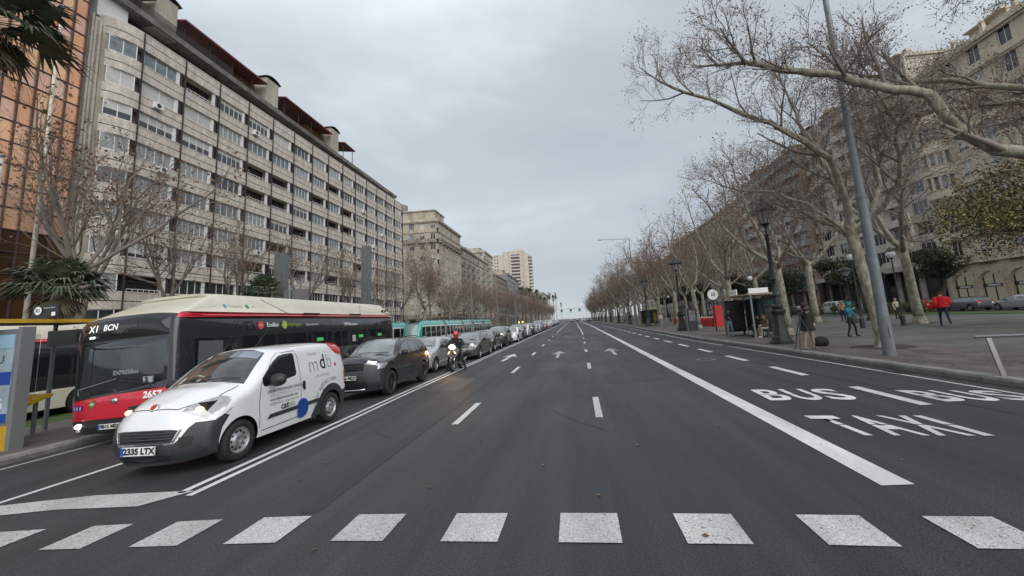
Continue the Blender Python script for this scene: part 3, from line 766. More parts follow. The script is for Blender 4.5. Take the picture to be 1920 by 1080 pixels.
def gen_car(kind):
    """generic car shells; the paint is the first material of part body"""
    root = empty('parked_car', (0, 0, 0))
    if kind == 'suv':
        L_, w, ax, rw, ra = 4.4, .91, (.87, 3.51), .365, .43
        sil = [(.36,.26,.30),(.24,.45,.24),(.23,.72,.22),(.27,.93,.22),(.40,1.02,.2),(.85,1.09,.1),(1.32,1.14,.09),(1.78,1.44,.10),(2.08,1.57,.08),(2.7,1.625,.03),(3.5,1.60,.03),(3.92,1.50,.05),(4.22,1.16,.06),(4.32,.85,.07),(4.30,.40,.06),(4.2,.28,.06)]
        wz = [(.2,.95),(.5,1.0),(.95,.99),(1.13,.95),(1.45,.83),(1.62,.75)]
        win = [[(1.52,1.13),(1.60,1.22),(1.92,1.42),(2.12,1.49),(2.40,1.50),(2.42,1.15)],[(2.49,1.15),(2.47,1.505),(3.05,1.49),(3.28,1.20),(3.25,1.17)],[(3.36,1.21),(3.14,1.485),(3.42,1.44),(3.66,1.28)]]
        belt = [(.3, .9), (.6,.98)]
        lamp = [(.15,.83),(.15,.99),(.62,.99),(.66,.95),(.45,.84)]; lr = (3.05, 3.75)
        cl = [('cladding','clad',ring_poly((ax[0],rw),.35,.50,-.3,PI+.3)),('cladding','clad',ring_poly((ax[1],rw),.35,.50,-.3,PI+.3)),('cladding','clad',[(1.3,.1),(1.3,.38),(3.1,.38),(3.1,.1)])]
    elif kind == 'hatch':
        L_, w, ax, rw, ra = 4.06, .875, (.83, 3.37), .32, .37
        sil = [(.36,.22,.28),(.24,.40,.24),(.22,.60,.22),(.28,.76,.22),(.42,.84,.2),(.85,.96,.1),(1.22,1.02,.10),(1.70,1.30,.11),(2.02,1.42,.08),(2.5,1.475,.03),(3.2,1.44,.03),(3.62,1.34,.05),(3.90,1.05,.07),(4.0,.80,.07),(3.98,.40,.06),(3.88,.25,.06)]
        wz = [(.2,.95),(.5,1.0),(.85,.99),(1.0,.95),(1.3,.84),(1.48,.75)]
        win = [[(1.42,1.0),(1.50,1.08),(1.80,1.27),(2.02,1.345),(2.30,1.36),(2.32,1.02)],[(2.39,1.02),(2.37,1.365),(2.95,1.34),(3.18,1.16),(3.1,1.06)]]
        lamp = [(.15,.66),(.15,.84),(.62,.86),(.72,.87),(.50,.72)]; lr = (2.7, 3.8); cl = []
    elif kind == 'saloon':
        L_, w, ax, rw, ra = 4.6, .90, (.88, 3.72), .335, .385
        sil = [(.36,.22,.28),(.24,.40,.24),(.22,.58,.22),(.28,.72,.22),(.42,.80,.2),(.95,.92,.1),(1.40,.98,.10),(1.95,1.27,.11),(2.28,1.38,.08),(2.8,1.435,.03),(3.4,1.40,.03),(3.9,1.24,.05),(4.25,1.05,.06),(4.5,.98,.06),(4.54,.60,.06),(4.45,.28,.06)]
        wz = [(.2,.95),(.5,1.0),(.85,.99),(.98,.95),(1.25,.83),(1.44,.74)]
        win = [[(1.62,.97),(1.72,1.06),(2.05,1.24),(2.28,1.31),(2.58,1.33),(2.60,1.0)],[(2.67,1.0),(2.65,1.33),(3.15,1.31),(3.5,1.18),(3.62,1.05)]]
        lamp = [(.15,.62),(.15,.79),(.62,.82),(.74,.83),(.50,.70)]; lr = (2.7, 3.8); cl = []
    elif kind == 'estate':
        L_, w, ax, rw, ra = 4.75, .92, (.92, 3.80), .345, .40
        sil = [(.36,.22,.28),(.24,.40,.24),(.22,.62,.22),(.28,.76,.22),(.42,.84,.2),(.95,.95,.1),(1.42,1.0,.10),(1.95,1.28,.11),(2.28,1.40,.08),(2.8,1.455,.03),(3.8,1.42,.03),(4.2,1.34,.04),(4.52,1.05,.06),(4.66,.90,.06),(4.68,.50,.06),(4.58,.28,.06)]
        wz = [(.2,.95),(.5,1.0),(.85,.99),(.98,.95),(1.25,.83),(1.46,.74)]
        win = [[(1.62,1.0),(1.72,1.08),(2.05,1.25),(2.28,1.325),(2.62,1.345),(2.64,1.02)],[(2.70,1.02),(2.68,1.345),(3.4,1.33),(3.5,1.05)],[(3.57,1.05),(3.48,1.325),(4.0,1.28),(4.25,1.12)]]
        lamp = [(.15,.62),(.15,.80),(.62,.84),(.76,.85),(.50,.72)]; lr = (2.7, 3.8); cl = []
    else:  # box van / people carrier
        L_, w, ax, rw, ra = 4.9, .95, (.95, 3.95), .34, .40
        sil = [(.36,.24,.28),(.24,.45,.24),(.23,.75,.22),(.30,.98,.22),(.5,1.08,.18),(.9,1.18,.1),(1.15,1.28,.10),(1.62,1.70,.11),(1.95,1.86,.07),(2.6,1.93,.03),(4.1,1.93,.03),(4.6,1.88,.04),(4.76,1.6,.04),(4.8,1.0,.04),(4.8,.50,.05),(4.7,.28,.06)]
        wz = [(.2,.95),(.5,1.0),(1.0,.99),(1.2,.97),(1.6,.90),(1.95,.82)]
        win = [[(1.42,1.22),(1.50,1.32),(1.82,1.60),(2.02,1.70),(2.38,1.72),(2.40,1.22)],[(2.5,1.22),(2.5,1.72),(3.5,1.72),(3.5,1.22)],[(3.6,1.22),(3.6,1.72),(4.5,1.70),(4.55,1.22)]]
        lamp = [(.15,.78),(.15,1.0),(.62,1.08),(.74,1.04),(.50,.86)]; lr = (2.7, 3.8); cl = []
    big = kind == 'suv'
    sp = dict(L=L_, w=w, r=.10, rw=rw, ra=ra, zb=.25, axles=ax, grid=.13, step=.09, nu=12, p=2.7, sil=sil, wz=wz,
        wy=[(0,.87),(.25,.92),(.6,.97),(.95,1),(L_-.7,1),(L_,.93)],
        side=cl+([('bumper','clad',[(.05,.1),(.05,.86),(.30,.86),(.46,.80),(.46,.1)])] if big else [])+[('side_window','glass',p) for p in win]+[('headlamp','lamp',lamp), ('tail_lamp','red',[(L_-.32,.80),(L_-.25,.98),(L_+.2,1.0),(L_+.2,.80)])],
        rib=([('bumper','clad',[(0,-1),(0,1),(2.92,1),(2.92,-1)])] if big else [])+[('windscreen','wshield',[(6.06,-.92),(6.0,-.45),(5.98,0),(6.0,.45),(6.06,.92),(6.9,.88),(7.85,.82),(8.0,.4),(8.03,0),(8.0,-.4),(7.85,-.82),(6.9,-.88)]),
             ('rear_window','glass',[(11.1,-.8),(11.95,-.85),(11.95,.85),(11.1,.8)]),
             ('headlamp','lamp',[(lr[0],.62),(lr[0],1.0),(lr[1]-.05,1.0),(lr[1]-.25,.64)]),
             ('headlamp','lamp',[(lr[0],-.62),(lr[0],-1.0),(lr[1]-.05,-1.0),(lr[1]-.25,-.64)]),
             ('grille','black',[(2.15 if not big else 2.35,-.56),(lr[1]-.4 if not big else 2.95,-.6),(lr[1]-.4 if not big else 2.95,.6),(2.15 if not big else 2.35,.56)]),
             ('lower_intake','black',[(.5,-.7),(1.4,-.62),(1.4,.62),(.5,.7)]),
             ('tail_lamp','red',[(12.2,.62),(12.2,1),(12.9,1),(12.9,.66)]),('tail_lamp','red',[(12.2,-.62),(12.2,-1),(12.9,-1),(12.9,-.66)])],
        seam_side=[[(ax[0]+.42,.36),(ax[0]+.42,wz[3][0]-.05),(win[0][0][0]-.03,win[0][0][1])],[(win[0][-1][0]+.035,.34),(win[0][-1][0]+.035,win[0][-1][1])],[(ax[0]+.42,.36),(ax[1]-.42,.36)],[(win[1][-1][0]+.05,win[1][-1][1]),(ax[1]-.35,.75),(ax[1]-.42,.5)]],
        seam_rib=[[(3.9,-.8),(4.0,0),(3.9,.8)],[(3.9,.8),(5.9,.86)],[(3.9,-.8),(5.9,-.86)]])
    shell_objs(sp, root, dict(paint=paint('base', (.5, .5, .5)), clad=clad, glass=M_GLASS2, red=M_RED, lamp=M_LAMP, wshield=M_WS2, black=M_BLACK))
    rib = sp['_rib']
    for sg in (1, -1):
        p = Vector(rib((lr[0]+lr[1])/2-.05, sg*.78)); b = MB(); b.ell(tuple(p+Vector((0, .01, 0))), (.075 if not big else .15, .035, .03 if not big else .022), 12, 6); b.build('headlamp_bulb', M_LAMPON, root, smooth=True)
    for k in range(3):
        kk = 2.4+.16*k if not big else 2.5+.13*k
        b = MB(); b.tube([Vector(rib(kk, u*.11))+Vector((0, -.006, 0)) for u in range(-5, 6)], .008, 4); b.build('grille_bar', M_CHROME if kind != 'suv' else M_RIMD, root)
    if big:
        for k in range(7):
            c = Vector(rib(2.68, -.48+.16*k)); b = MB(); b.mi = 0
            m = fr(c+Vector((0, -.012, 0)), (1, .0, 0), (0, .15, 1)); b.M = m; b.lathe([(.055, -.01), (.055, .006), (.046, .006), (.046, -.01)], 12); b.build('grille_slot', M_RIMD, root)
        b = MB(); b.tube([Vector(rib(.42, u*.12))+Vector((0, -.006, 0)) for u in range(-5, 6)], .016, 5); b.build('skid_strip', M_CHROME, root)
    y0 = rib(1.75, 0)[1]; 
    txt = {'suv': '1626 MDX', 'hatch': '4471 LKT', 'saloon': '8802 MBN', 'estate': '3158 MRR'}.get(kind, '0937 LSC')
    plate(root, txt, (0, y0-.04, rib(1.75, 0)[2]-.02))
    mz = win[0][0][1]+.07
    mirror(root, w-.04, win[0][0][0]+.12, mz, M_BLACK)
    if kind in ('suv', 'estate'):
        for sg in (1, -1):
            b = MB(); zt_ = sil[9][1]; x = w*.68; b.tube([(sg*x, sil[8][0]-.05, sil[8][1]+.03), (sg*x, sil[8][0]+.1, zt_+.03), (sg*x, sil[9][0]+.1, zt_+.07), (sg*x, sil[10][0], sil[10][1]+.07), (sg*x, sil[10][0]+.25, sil[10][1]+.01)], .016, 6); b.build('roof_rail', M_BLACK, root, smooth=True)
    for u0, u1 in ((-.6, .05), (.1, .75)):
        b = MB(); a = Vector(rib(6.1, u0)); c = Vector(rib(6.2, u1)); b.tube([a+Vector((0, -.02, .015)), c+Vector((0, -.02, .015))], .008, 4); b.build('wiper', M_BLACK, root)
    underbody(root, sp, w-.22, .2, .8, .35, L_-.3)
    add_wheels(root, ax, w-.105, rw, {'suv': 'black', 'hatch': 'ten', 'saloon': 'five', 'estate': 'five'}.get(kind, 'steel'))
    return root
def recolor(root, m):
    for ch in kids(root):
        if ch.name.split('.')[0] == 'body': ch.material_slots[0].link = 'OBJECT'; ch.material_slots[0].material = m
# ---------------------------------------------------- city bus
def make_bus():
    root = empty('city_bus', (0, 0, 0)); L_ = 11.7; ax = (2.7, 8.6)
    cream = mat('cream bus roof', (.60, .57, .47), .4, coat=.3, var=.15, vscale=1.2); redp = mat('bus red', (.50, .012, .03), .25, coat=.7)
    blk = mat('bus black panel', (.02, .022, .026), .22, coat=.6); bglass = mat('bus glass', (.012, .015, .017), .03, spec=.8)
    sp = dict(L=L_, w=1.275, r=.09, rw=.48, ra=.56, zb=.32, axles=ax, grid=.3, step=.16, nu=12, p=3.2,
        sil=[(.20,.28,.14),(.14,.45,.15),(.13,.95,.15),(.15,1.15,.15),(.17,2.2,.14),(.20,2.62,.13),(.30,2.80,.1),(.62,2.97,.08),(1.30,3.27,.04),(1.8,3.38,.02),(10.5,3.38,.02),(11.1,3.27,.02),(11.5,2.97,.03),(11.62,2.78,.04),(11.68,1.5,.05),(11.68,.35,.05)],
        wz=[(.2,.985),(.5,1.0),(1.5,1.0),(2.3,1.0),(2.72,.99),(2.84,.975),(3.38,.70)], wy=[(0,.97),(.3,.99),(.6,1),(11.2,1),(11.7,.97)],
        side=[('lower_panel','cream',[(-.1,.1),(-.1,1.0),(11.9,1.0),(11.9,.1)]),('lower_panel','redp',[(-.1,.55),(-.1,1.0),(.75,1.0),(.75,.55)]),
              ('upper_panel','blk',[(-.1,1.0),(-.1,2.70),(11.9,2.70),(11.9,1.0)]),
              ('red_stripe','redp',[(-.1,2.70),(-.1,2.84),(11.9,2.84),(11.9,2.70)]),
              ('roof_cowl','cream',[(-.1,2.84),(-.1,3.6),(11.9,3.6),(11.9,2.84)])]
             +[('side_window','bglass',[(a,1.12),(a,2.18),(c,2.18),(c,1.12)]) for a, c in ((.62,1.85),(2.05,3.3),(3.42,4.75),(4.87,5.9),(6.0,6.85),(6.95,7.5),(7.6,9.0),(9.12,10.4),(10.5,11.4))],
        rib=[('front_bumper','black',[(0,-1),(0,1),(1.25,1),(1.25,-1)]),('front_panel','redp',[(1.25,-1),(1.25,1),(3.0,1),(2.75,.0),(2.35,-1)]),
             ('front_surround','blk',[(3.0,1),(2.75,.0),(2.35,-1),(6.0,-1),(6.0,1)]),
             ('windscreen','wsh',[(2.62,-.93),(2.95,0),(3.2,.93),(4.15,.94),(4.15,-.94)]),
             ('destination_display','dsp',[(4.25,-.93),(4.25,.93),(5.6,.9),(5.6,-.9)]),
             ('roof_cowl','cream',[(6.0,-1),(6.0,1),(13,1),(13,-1)]),
             ('rear_panel','blk',[(13,-1),(13,1),(15,1),(15,-1)])],
        seam_side=[[(3.1,3.27),(3.9,2.84)],[(3.9,2.84),(4.0,2.70),(4.25,2.25)],[(8.9,3.27),(8.5,2.84)],[(1.95,2.68),(1.75,2.22)],[(6.1,2.68),(6.3,2.22)],[(8.9,2.68),(8.8,2.22)],[(8.9,3.27),(8.95,3.2)]], gap=.018)
    wsh = mat('bus windscreen', (.012, .016, .017), .03, spec=.9, coat=.5)
    shell_objs(sp, root, dict(paint=blk, cream=cream, redp=redp, blk=blk, bglass=bglass, wsh=wsh, dsp=mat('display glass', (.018, .02, .02), .06), black=M_BLACK))
    rib = sp['_rib']; W = sp['_W']; led = mat('display leds', (.8, .85, .8), .5, emit=(.95, 1, .92), estr=.6)
    def ft(name, t, size, m, k, u, w=1.0, bold=.0, off=.012, par=None):
        p = Vector(rib(k, u)); me = text_mesh(t, size, w, bold)
        up = (Vector(rib(k+.1, u))-Vector(rib(k-.1, u))).normalized()
        for v in me.vertices:
            x = v.co.x; du = x/1.25; q = Vector(rib(k, max(-1, min(1, u+du))))+up*v.co.y; v.co = q+Vector((0, -off, 0))
        me.materials.append(m); put(name, me, par or root)
    ft('display_text', 'X1', .23, led, 4.92, -.60, 1.1, 0); ft('display_text', '\u2022\u2022', .16, led, 4.42, -.60, 1.6, .01)
    ft('display_text', 'BCN', .20, mat('led dim', (.5, .52, .5), .5, emit=(.8, .85, .8), estr=.35), 4.92, -.22, .95, .004)
    ft('display_text', 'connecta', .14, mat('led faint', (.10, .11, .10), .5), 4.9, .13, 1, 0)
    ft('fleet_number', '2657', .19, M_WHITE, 2.35, .72, 1.0, .008); ft('screen_sign', 'EXPRESBus', .13, mat('sign grey', (.22, .24, .24), .5), 3.42, .18, 1.05, .004, .004)
    b = MB(); p = Vector(rib(3.24, .62)); b.box(p.x-.11, p.x+.11, p.y-.012, p.y+.02, p.z-.07, p.z+.07); o = b.build('route_card', mat('card pale', (.28, .33, .33), .5), root)
    text('card_text', '2', .14, M_BLACK, o, fr((p.x-.02, p.y-.018, p.z), (1, 0, 0), (0, 0, 1)), 1, .01)
    # badge, diamond, pictograms
    p = Vector(rib(1.9, .0)); b = MB(); b.M = fr(p+Vector((0, -.005, .05)), (1, 0, 0), (0, 0, 1)); b.ell((0, 0, 0), (.085, .07, .02), 16, 6); b.build('badge', M_CHROME, root, smooth=True)
    p = Vector(rib(1.9, -.45)); b = MB(); b.M = fr(p+Vector((0, -.012, .02)), (1, 0, 0), (0, 0, 1)); b.add([(-.1, 0, 0), (0, -.1, 0), (.1, 0, 0), (0, .1, 0)], [(0, 1, 2, 3)]); o = b.build('gas_diamond', mat('olive sign', (.13, .16, .04), .5), root)
    text('diamond_text', 'H2', .07, M_WHITE, o, fr(p+Vector((0, -.016, .02)), (1, 0, 0), (0, 0, 1)), 1, .002)
    blu = mat('sign blue', (.02, .04, .30), .4)
    for i, u in enumerate((-.93, -.84, -.74)):
        p = Vector(rib(1.75, u)); b = MB(); b.M = fr(p+Vector((0, -.01, .02)), (1, -.35, 0), (0, 0, 1)); b.add([(-.055, -.055, 0), (.055, -.055, 0), (.055, .055, 0), (-.055, .055, 0)], [(0, 1, 2, 3)]); o = b.build('pictogram', blu, root, fixn=False)
        b = MB(); b.M = fr(p+Vector((0, -.014, .02)), (1, -.35, 0), (0, 0, 1)); 
        if i == 0: b.add([(-.012, -.04, 0), (.012, -.04, 0), (.012, .04, 0), (-.012, .04, 0)], [(0, 1, 2, 3)])
        elif i == 1: b.lathe([(.034, 0), (.022, 0)], 14, c=(0, -.01, 0)); b.add([(-.01, -.01, 0), (.008, -.01, 0), (.008, .045, 0), (-.01, .045, 0)], [(0, 1, 2, 3)])
        else: b.lathe([(.036, 0), (.02, 0)], 14)
        b.build('pictogram_mark', M_WHITE, o, fixn=False)
    for sg in (-1, 1):
        p = Vector(rib(.95, sg*.80)); b = MB(); b.ell(tuple(p+Vector((0, -.0, .03))), (.10, .05, .06), 12, 8); b.build('headlamp', M_LAMPON if sg < 0 else M_LAMP, root, smooth=True)
        p = Vector(rib(.6, sg*.84)); b = MB(); b.ell(tuple(p), (.07, .03, .04), 12, 8); b.build('fog_lamp', M_LAMP, root, smooth=True)
    plate(root, '9815 MSX', (-.10, rib(.8, 0)[1]-.03, .42))
    # wipers with their arms
    for a, c in (((3.05, -.80), (3.32, .05)), ((3.05, .70), (3.30, .10))):
        b = MB(); A = Vector(rib(*a)); Cc = Vector(rib(*c)); b.tube([A+Vector((0, -.04, -.05)), A+Vector((0, -.05, .08)), Cc+Vector((0, -.05, 0))], .014, 5); b.build('wiper', M_STEEL if a[1] < 0 else M_BLACK, root)
    # exterior mirror arms
    for sg in ():
        b = MB(); b.tube([(sg*1.22, .35, 2.62), (sg*1.32, .05, 2.55), (sg*1.36, -.02, 2.35)], .03, 6); b.ell((sg*1.36, -.02, 2.18), (.08, .10, .2), 10, 7)
        if sg < 0: b.build('mirror', M_BLACK, root, smooth=True)
    # lettering along the side
    def st(t, size, m, y, z, w=1.0, bold=.0):
        me = text_mesh(t, size, w, bold)
        for v in me.vertices: yy, zz = y+v.co.x, z+v.co.y; v.co = Vector((W(yy, zz)+.008, yy, zz))
        me.materials.append(m); put('lettering', me, root)
    def disc(y, z, r, m):
        b = MB(); b.add([(W(y+r*math.cos(a), z+r*math.sin(a))+.006, y+r*math.cos(a), z+r*math.sin(a)) for a in [2*PI*k/18 for k in range(18)]], [tuple(range(18))]); b.build('emblem', m, root, fixn=False)
    grn = mat('lime print', (.28, .42, .06), .5); gra = mat('grey print', (.3, .3, .3), .5)
    disc(2.72, 2.47, .12, mat('emblem red', (.6, .08, .08), .4)); st('TMB', .07, M_WHITE, 2.72, 2.47, 1); st('EcoBus', .17, M_WHITE, 3.2, 2.47, 1, .004)
    disc(3.72, 2.47, .13, grn); st('H', .14, M_WHITE, 3.72, 2.47, 1); st('Hidrogen', .17, grn, 4.2, 2.47, 1); st('Zero emissions', .11, M_WHITE, 5.1, 2.46, 1)
    st('TMB Barcelona', .17, M_WHITE, 7.6, 2.44, 1, .002); st('Plug', .15, gra, 10.1, 2.44); st('2657', .14, gra, 11.2, 2.44)
    st('Transports', .11, mat('tan print', (.3, .33, .3), .5), 1.95, 3.02, 1); disc(1.62, 3.02, .05, mat('emblem teal', (.05, .3, .35), .4)); disc(2.38, 3.02, .06, mat('emblem green', (.02, .22, .1), .4)); st('amb', .08, gra, 2.6, 3.02)
    # camera hatch frame, exit stickers, interior rail and driver
    b = MB()
    for p0, p1 in (((2.25, 2.36), (2.15, 2.58)), ((2.15, 2.58), (2.4, 2.58)), ((2.4, 2.58), (2.5, 2.36)), ((2.5, 2.36), (2.25, 2.36))): b.cyl((W(*p0)+.012, *p0), (W(*p1)+.012, *p1), .014, n=5)
    b.build('hatch_frame', M_BLACK, root)
    gl = mat('exit sticker glow green', (.06, .38, .12), .4, emit=(.1, .7, .2), estr=.12)  # sticker colour given a faint glow, no lamp behind it
    for y in (5.35, 8.2, 9.9): b = MB(); b.box(1.278, 1.284, y, y+.36, 1.86, 1.98); b.build('exit_sticker', gl, root)
    b = MB(); b.box(1.278, 1.284, 7.7, 7.95, 1.72, 1.98); b.build('notice', mat('notice', (.4, .42, .42), .5), root)
    for y in (10.7, 11.0): b = MB(); z = 3.03; b.box(W(y, z)-.0, W(y, z)+.015, y, y+.18, z-.06, z+.06); b.build('roof_vent', M_DARK, root)
    b = MB(); b.box(W(5, 2.8)-.02, W(5, 2.8)+.008, 4.7, 5.6, 2.80, 2.86); b.box(W(5, 2.8)-.02, W(5, 2.8)+.008, 7.6, 8.5, 2.80, 2.86); b.build('roof_grille', M_DARK, root)
    b = MB(); b.tube([(1.283, 1.45, 1.15), (1.283, 1.45, 1.85), (1.283, 1.55, 1.95), (1.283, 1.8, 1.96)], .018, 6); b.tube([(1.283, 1.72, 1.12), (1.283, 1.72, 1.95)], .015, 6); b.build('cab_rail', M_BLACK, root)
    b = MB(); b.add([(1.2785, .70, 1.55), (1.2785, 1.42, 1.5), (1.2785, 1.42, 2.1), (1.2785, .72, 2.12)], [(0, 1, 2, 3)]); b.build('window_reflection_film', mat('reflection grey', (.10, .11, .115), .12), root, fixn=False)  # pale sheet painted as a reflection on the cab window
    underbody(root, sp, 1.05, .25, 1.0, .5, 11.3)
    add_wheels(root, ax, 1.10, .48, 'steel')
    return root
def make_tram(L_=50.5, joints=(12.2, 22.8, 31.0, 41.0)):
    root = empty('tram', (0, 0, 0))
    teal = mat('tram teal', (.035, .33, .27), .25, coat=.7); wht = mat('tram white', (.62, .65, .65), .3, coat=.4); dg = mat('tram roof grey', (.10, .11, .115), .5)
    tg = mat('tram windscreen', (.15, .24, .22), .04, coat=.8)
    win = []
    segs = [2.6]+[j for j in joints]+[L_-.6]
    for a, c in zip(segs, segs[1:]):
        n = max(2, round((c-a)/2.3)); st = (c-a-.7)/n
        for i in range(n):
            y0 = a+.35+i*st; win.append(('side_window', 'glass', [(y0+.10, .95 if i != n//2 else .45), (y0+.10, 2.45), (y0+st-.10, 2.45), (y0+st-.10, .95 if i != n//2 else .45)]))
    sp = dict(L=L_, w=1.325, r=.16, rw=.3, ra=.1, zb=.25, axles=(), grid=.6, step=.18, nu=12, p=2.4,
        sil=[(.9,.25,.45),(.75,.6,.45),(.78,1.0,.45),(1.15,1.9,.40),(1.65,2.7,.30),(2.1,3.05,.2),(2.8,3.25,.06),(4.0,3.3,.03),(L_-.9,3.3,.03),(L_-.4,3.1,.1),(L_-.1,2.5,.2),(L_,1.0,.2),(L_,.3,.2)],
        wz=[(.2,.97),(.8,1.0),(2.0,1.0),(2.6,.98),(2.8,.93),(3.3,.72)], wy=[(.6,.84),(1.5,.93),(2.6,1),(L_-1,1),(L_,.9)],
        side=[('side_panel','wht',[(2.2,.1),(2.0,2.62),(L_+.1,2.62),(L_+.1,.1)]),('cab_window','glass',[(1.75,1.15),(1.95,2.35),(2.55,2.5),(2.85,2.45),(2.9,1.1)])]+win,
        rib=[('windscreen','tg',[(1.9,-.90),(1.9,.90),(4.15,.86),(4.15,-.86)]),('nose_panel','wht',[(.5,-.7),(1.7,-.8),(1.7,.8),(.5,.7)]),
             ('roof_equipment_band','dg',[(4.25,-.75),(4.25,.75),(5.6,.70),(5.6,-.70)]),('roof','dg',[(6,-.55),(6,.55),(9,.55),(9,-.55)])])
    sp['axles'] = ()
    shell_objs(sp, root, dict(paint=teal, wht=wht, glass=M_GLASS, tg=tg, dg=dg))
    for j in joints:
        b = MB(); b.box(-1.335, 1.335, j-.22, j+.22, .35, 2.7); b.add([(-1.335, j-.22, 2.7), (1.335, j-.22, 2.7), (1.335, j+.22, 2.7), (-1.335, j+.22, 2.7), (-.98, j-.22, 3.31), (.98, j-.22, 3.31), (.98, j+.22, 3.31), (-.98, j+.22, 3.31)], [(0, 1, 5, 4), (1, 2, 6, 5), (2, 3, 7, 6), (3, 0, 4, 7), (4, 5, 6, 7)]); b.build('gangway', mat('bellows grey', (.06, .065, .07), .7), root)
    for y0 in (5, 14, 24, 33, 43): b = MB(); b.box(-.8, .8, y0, y0+4.5, 3.28, 3.48); b.build('roof_unit', dg, root)
    b = MB(); b.tube([(0, 27.0, 3.4), (0, 28.2, 4.3), (0, 27.0, 5.1)], .05, 5); b.cyl((-.8, 27, 5.1), (.8, 27, 5.1), .04); b.tube([(-.8, 27, 5.1), (-1.0, 27, 5.0)], .04, 4); b.build('pantograph', M_BLACK, root)
    b = MB(); b.box(-1.0, 1.0, 1.6, L_-.8, .06, .4); b.build('bogie_skirt', M_DARK, root)
    return root
def make_scooter():
    root = empty('motor_scooter', (0, 0, 0)); dk = mat('scooter black paint', (.02, .02, .022), .25, coat=.8)
    tm, rm = wheel_mesh(.30, 'five')
    for y, nm in ((0.0, 'wheel'), (1.32, 'wheel')):
        o = put('wheel', tm, root, (0, y, .30)); o.scale = (.62, 1, 1); put('rim', rm, o)
    b = MB(); b.ell((0, .02, .44), (.085, .30, .20), 12, 8); b.build('front_mudguard', dk, root, smooth=True)
    for sg in (1, -1):
        b = MB(); b.tube([(sg*.095, .0, .30), (sg*.085, .16, .80)], [.022, .026], 8); b.build('fork_leg', M_CHROME, root, smooth=True)
    b = MB(); b.add([(-.20, .02, .62), (.20, .02, .62), (.27, .10, .88), (.22, .12, 1.02), (-.22, .12, 1.02), (-.27, .10, .88), (-.16, .34, .42), (.16, .34, .42), (.25, .38, .92), (-.25, .38, .92)], [(0, 1, 2, 3, 4, 5), (0, 6, 7, 1), (1, 7, 8, 2), (2, 8, 3), (3, 8, 9, 4), (4, 9, 5), (5, 9, 6, 0)]); b.build('front_fairing', dk, root)
    b = MB(); b.ell((0, .06, 1.04), (.13, .09, .09), 14, 8); b.build('headlamp', mat('scooter lamp', (.9, .8, .6), .2, emit=(1, .74, .42), estr=14), root, smooth=True)
    for sg in (1, -1): b = MB(); b.M = Matrix.Translation((sg*.13, .02, .80)) @ Matrix.Rotation(sg*-.6, 4, 'Y'); b.ell((0, 0, 0), (.03, .03, .08), 8, 6); b.build('side_light', M_AMBER, root, smooth=True)
    b = MB(); b.add([(-.14, .14, 1.06), (.14, .14, 1.06), (.12, .22, 1.22), (-.12, .22, 1.22)], [(0, 1, 2, 3)]); b.build('windshield', M_GLASS, root)
    ld = bpy.data.lights.new('headlamp_light', 'SPOT'); ld.energy = 30; ld.color = (1, .55, .22); ld.spot_size = .95; ld.spot_blend = .8; ld.shadow_soft_size = .09
    lo = bpy.data.objects.new('headlamp_light', ld); C.objects.link(lo); lo.parent = root; lo.location = (0, -.08, 1.04); lo.rotation_euler = (math.radians(-76), 0, math.radians(8))
    b = MB(); b.tube([(-.36, .34, 1.04), (-.2, .24, 1.06), (0, .2, 1.04), (.2, .24, 1.06), (.36, .34, 1.04)], .02, 6); b.build('handlebar', M_BLACK, root)
    for sg in (1, -1): b = MB(); b.tube([(sg*.24, .25, 1.06), (sg*.30, .22, 1.22)], .008, 4); b.ell((sg*.33, .22, 1.26), (.075, .02, .045), 10, 6); b.build('mirror', M_BLACK, root, smooth=True)
    b = MB(); b.ell((0, .95, .62), (.19, .55, .2), 14, 8); b.box(-.15, .15, .3, 1.0, .27, .36); b.build('rear_body', dk, root, smooth=True)
    b = MB(); b.ell((0, .95, .80), (.16, .45, .08), 14, 6); b.build('seat', M_BLACK, root, smooth=True)
    b = MB(); b.cyl((.16, 1.0, .32), (.18, 1.6, .42), .05, .06); b.build('exhaust', M_STAIN, root)
    return root
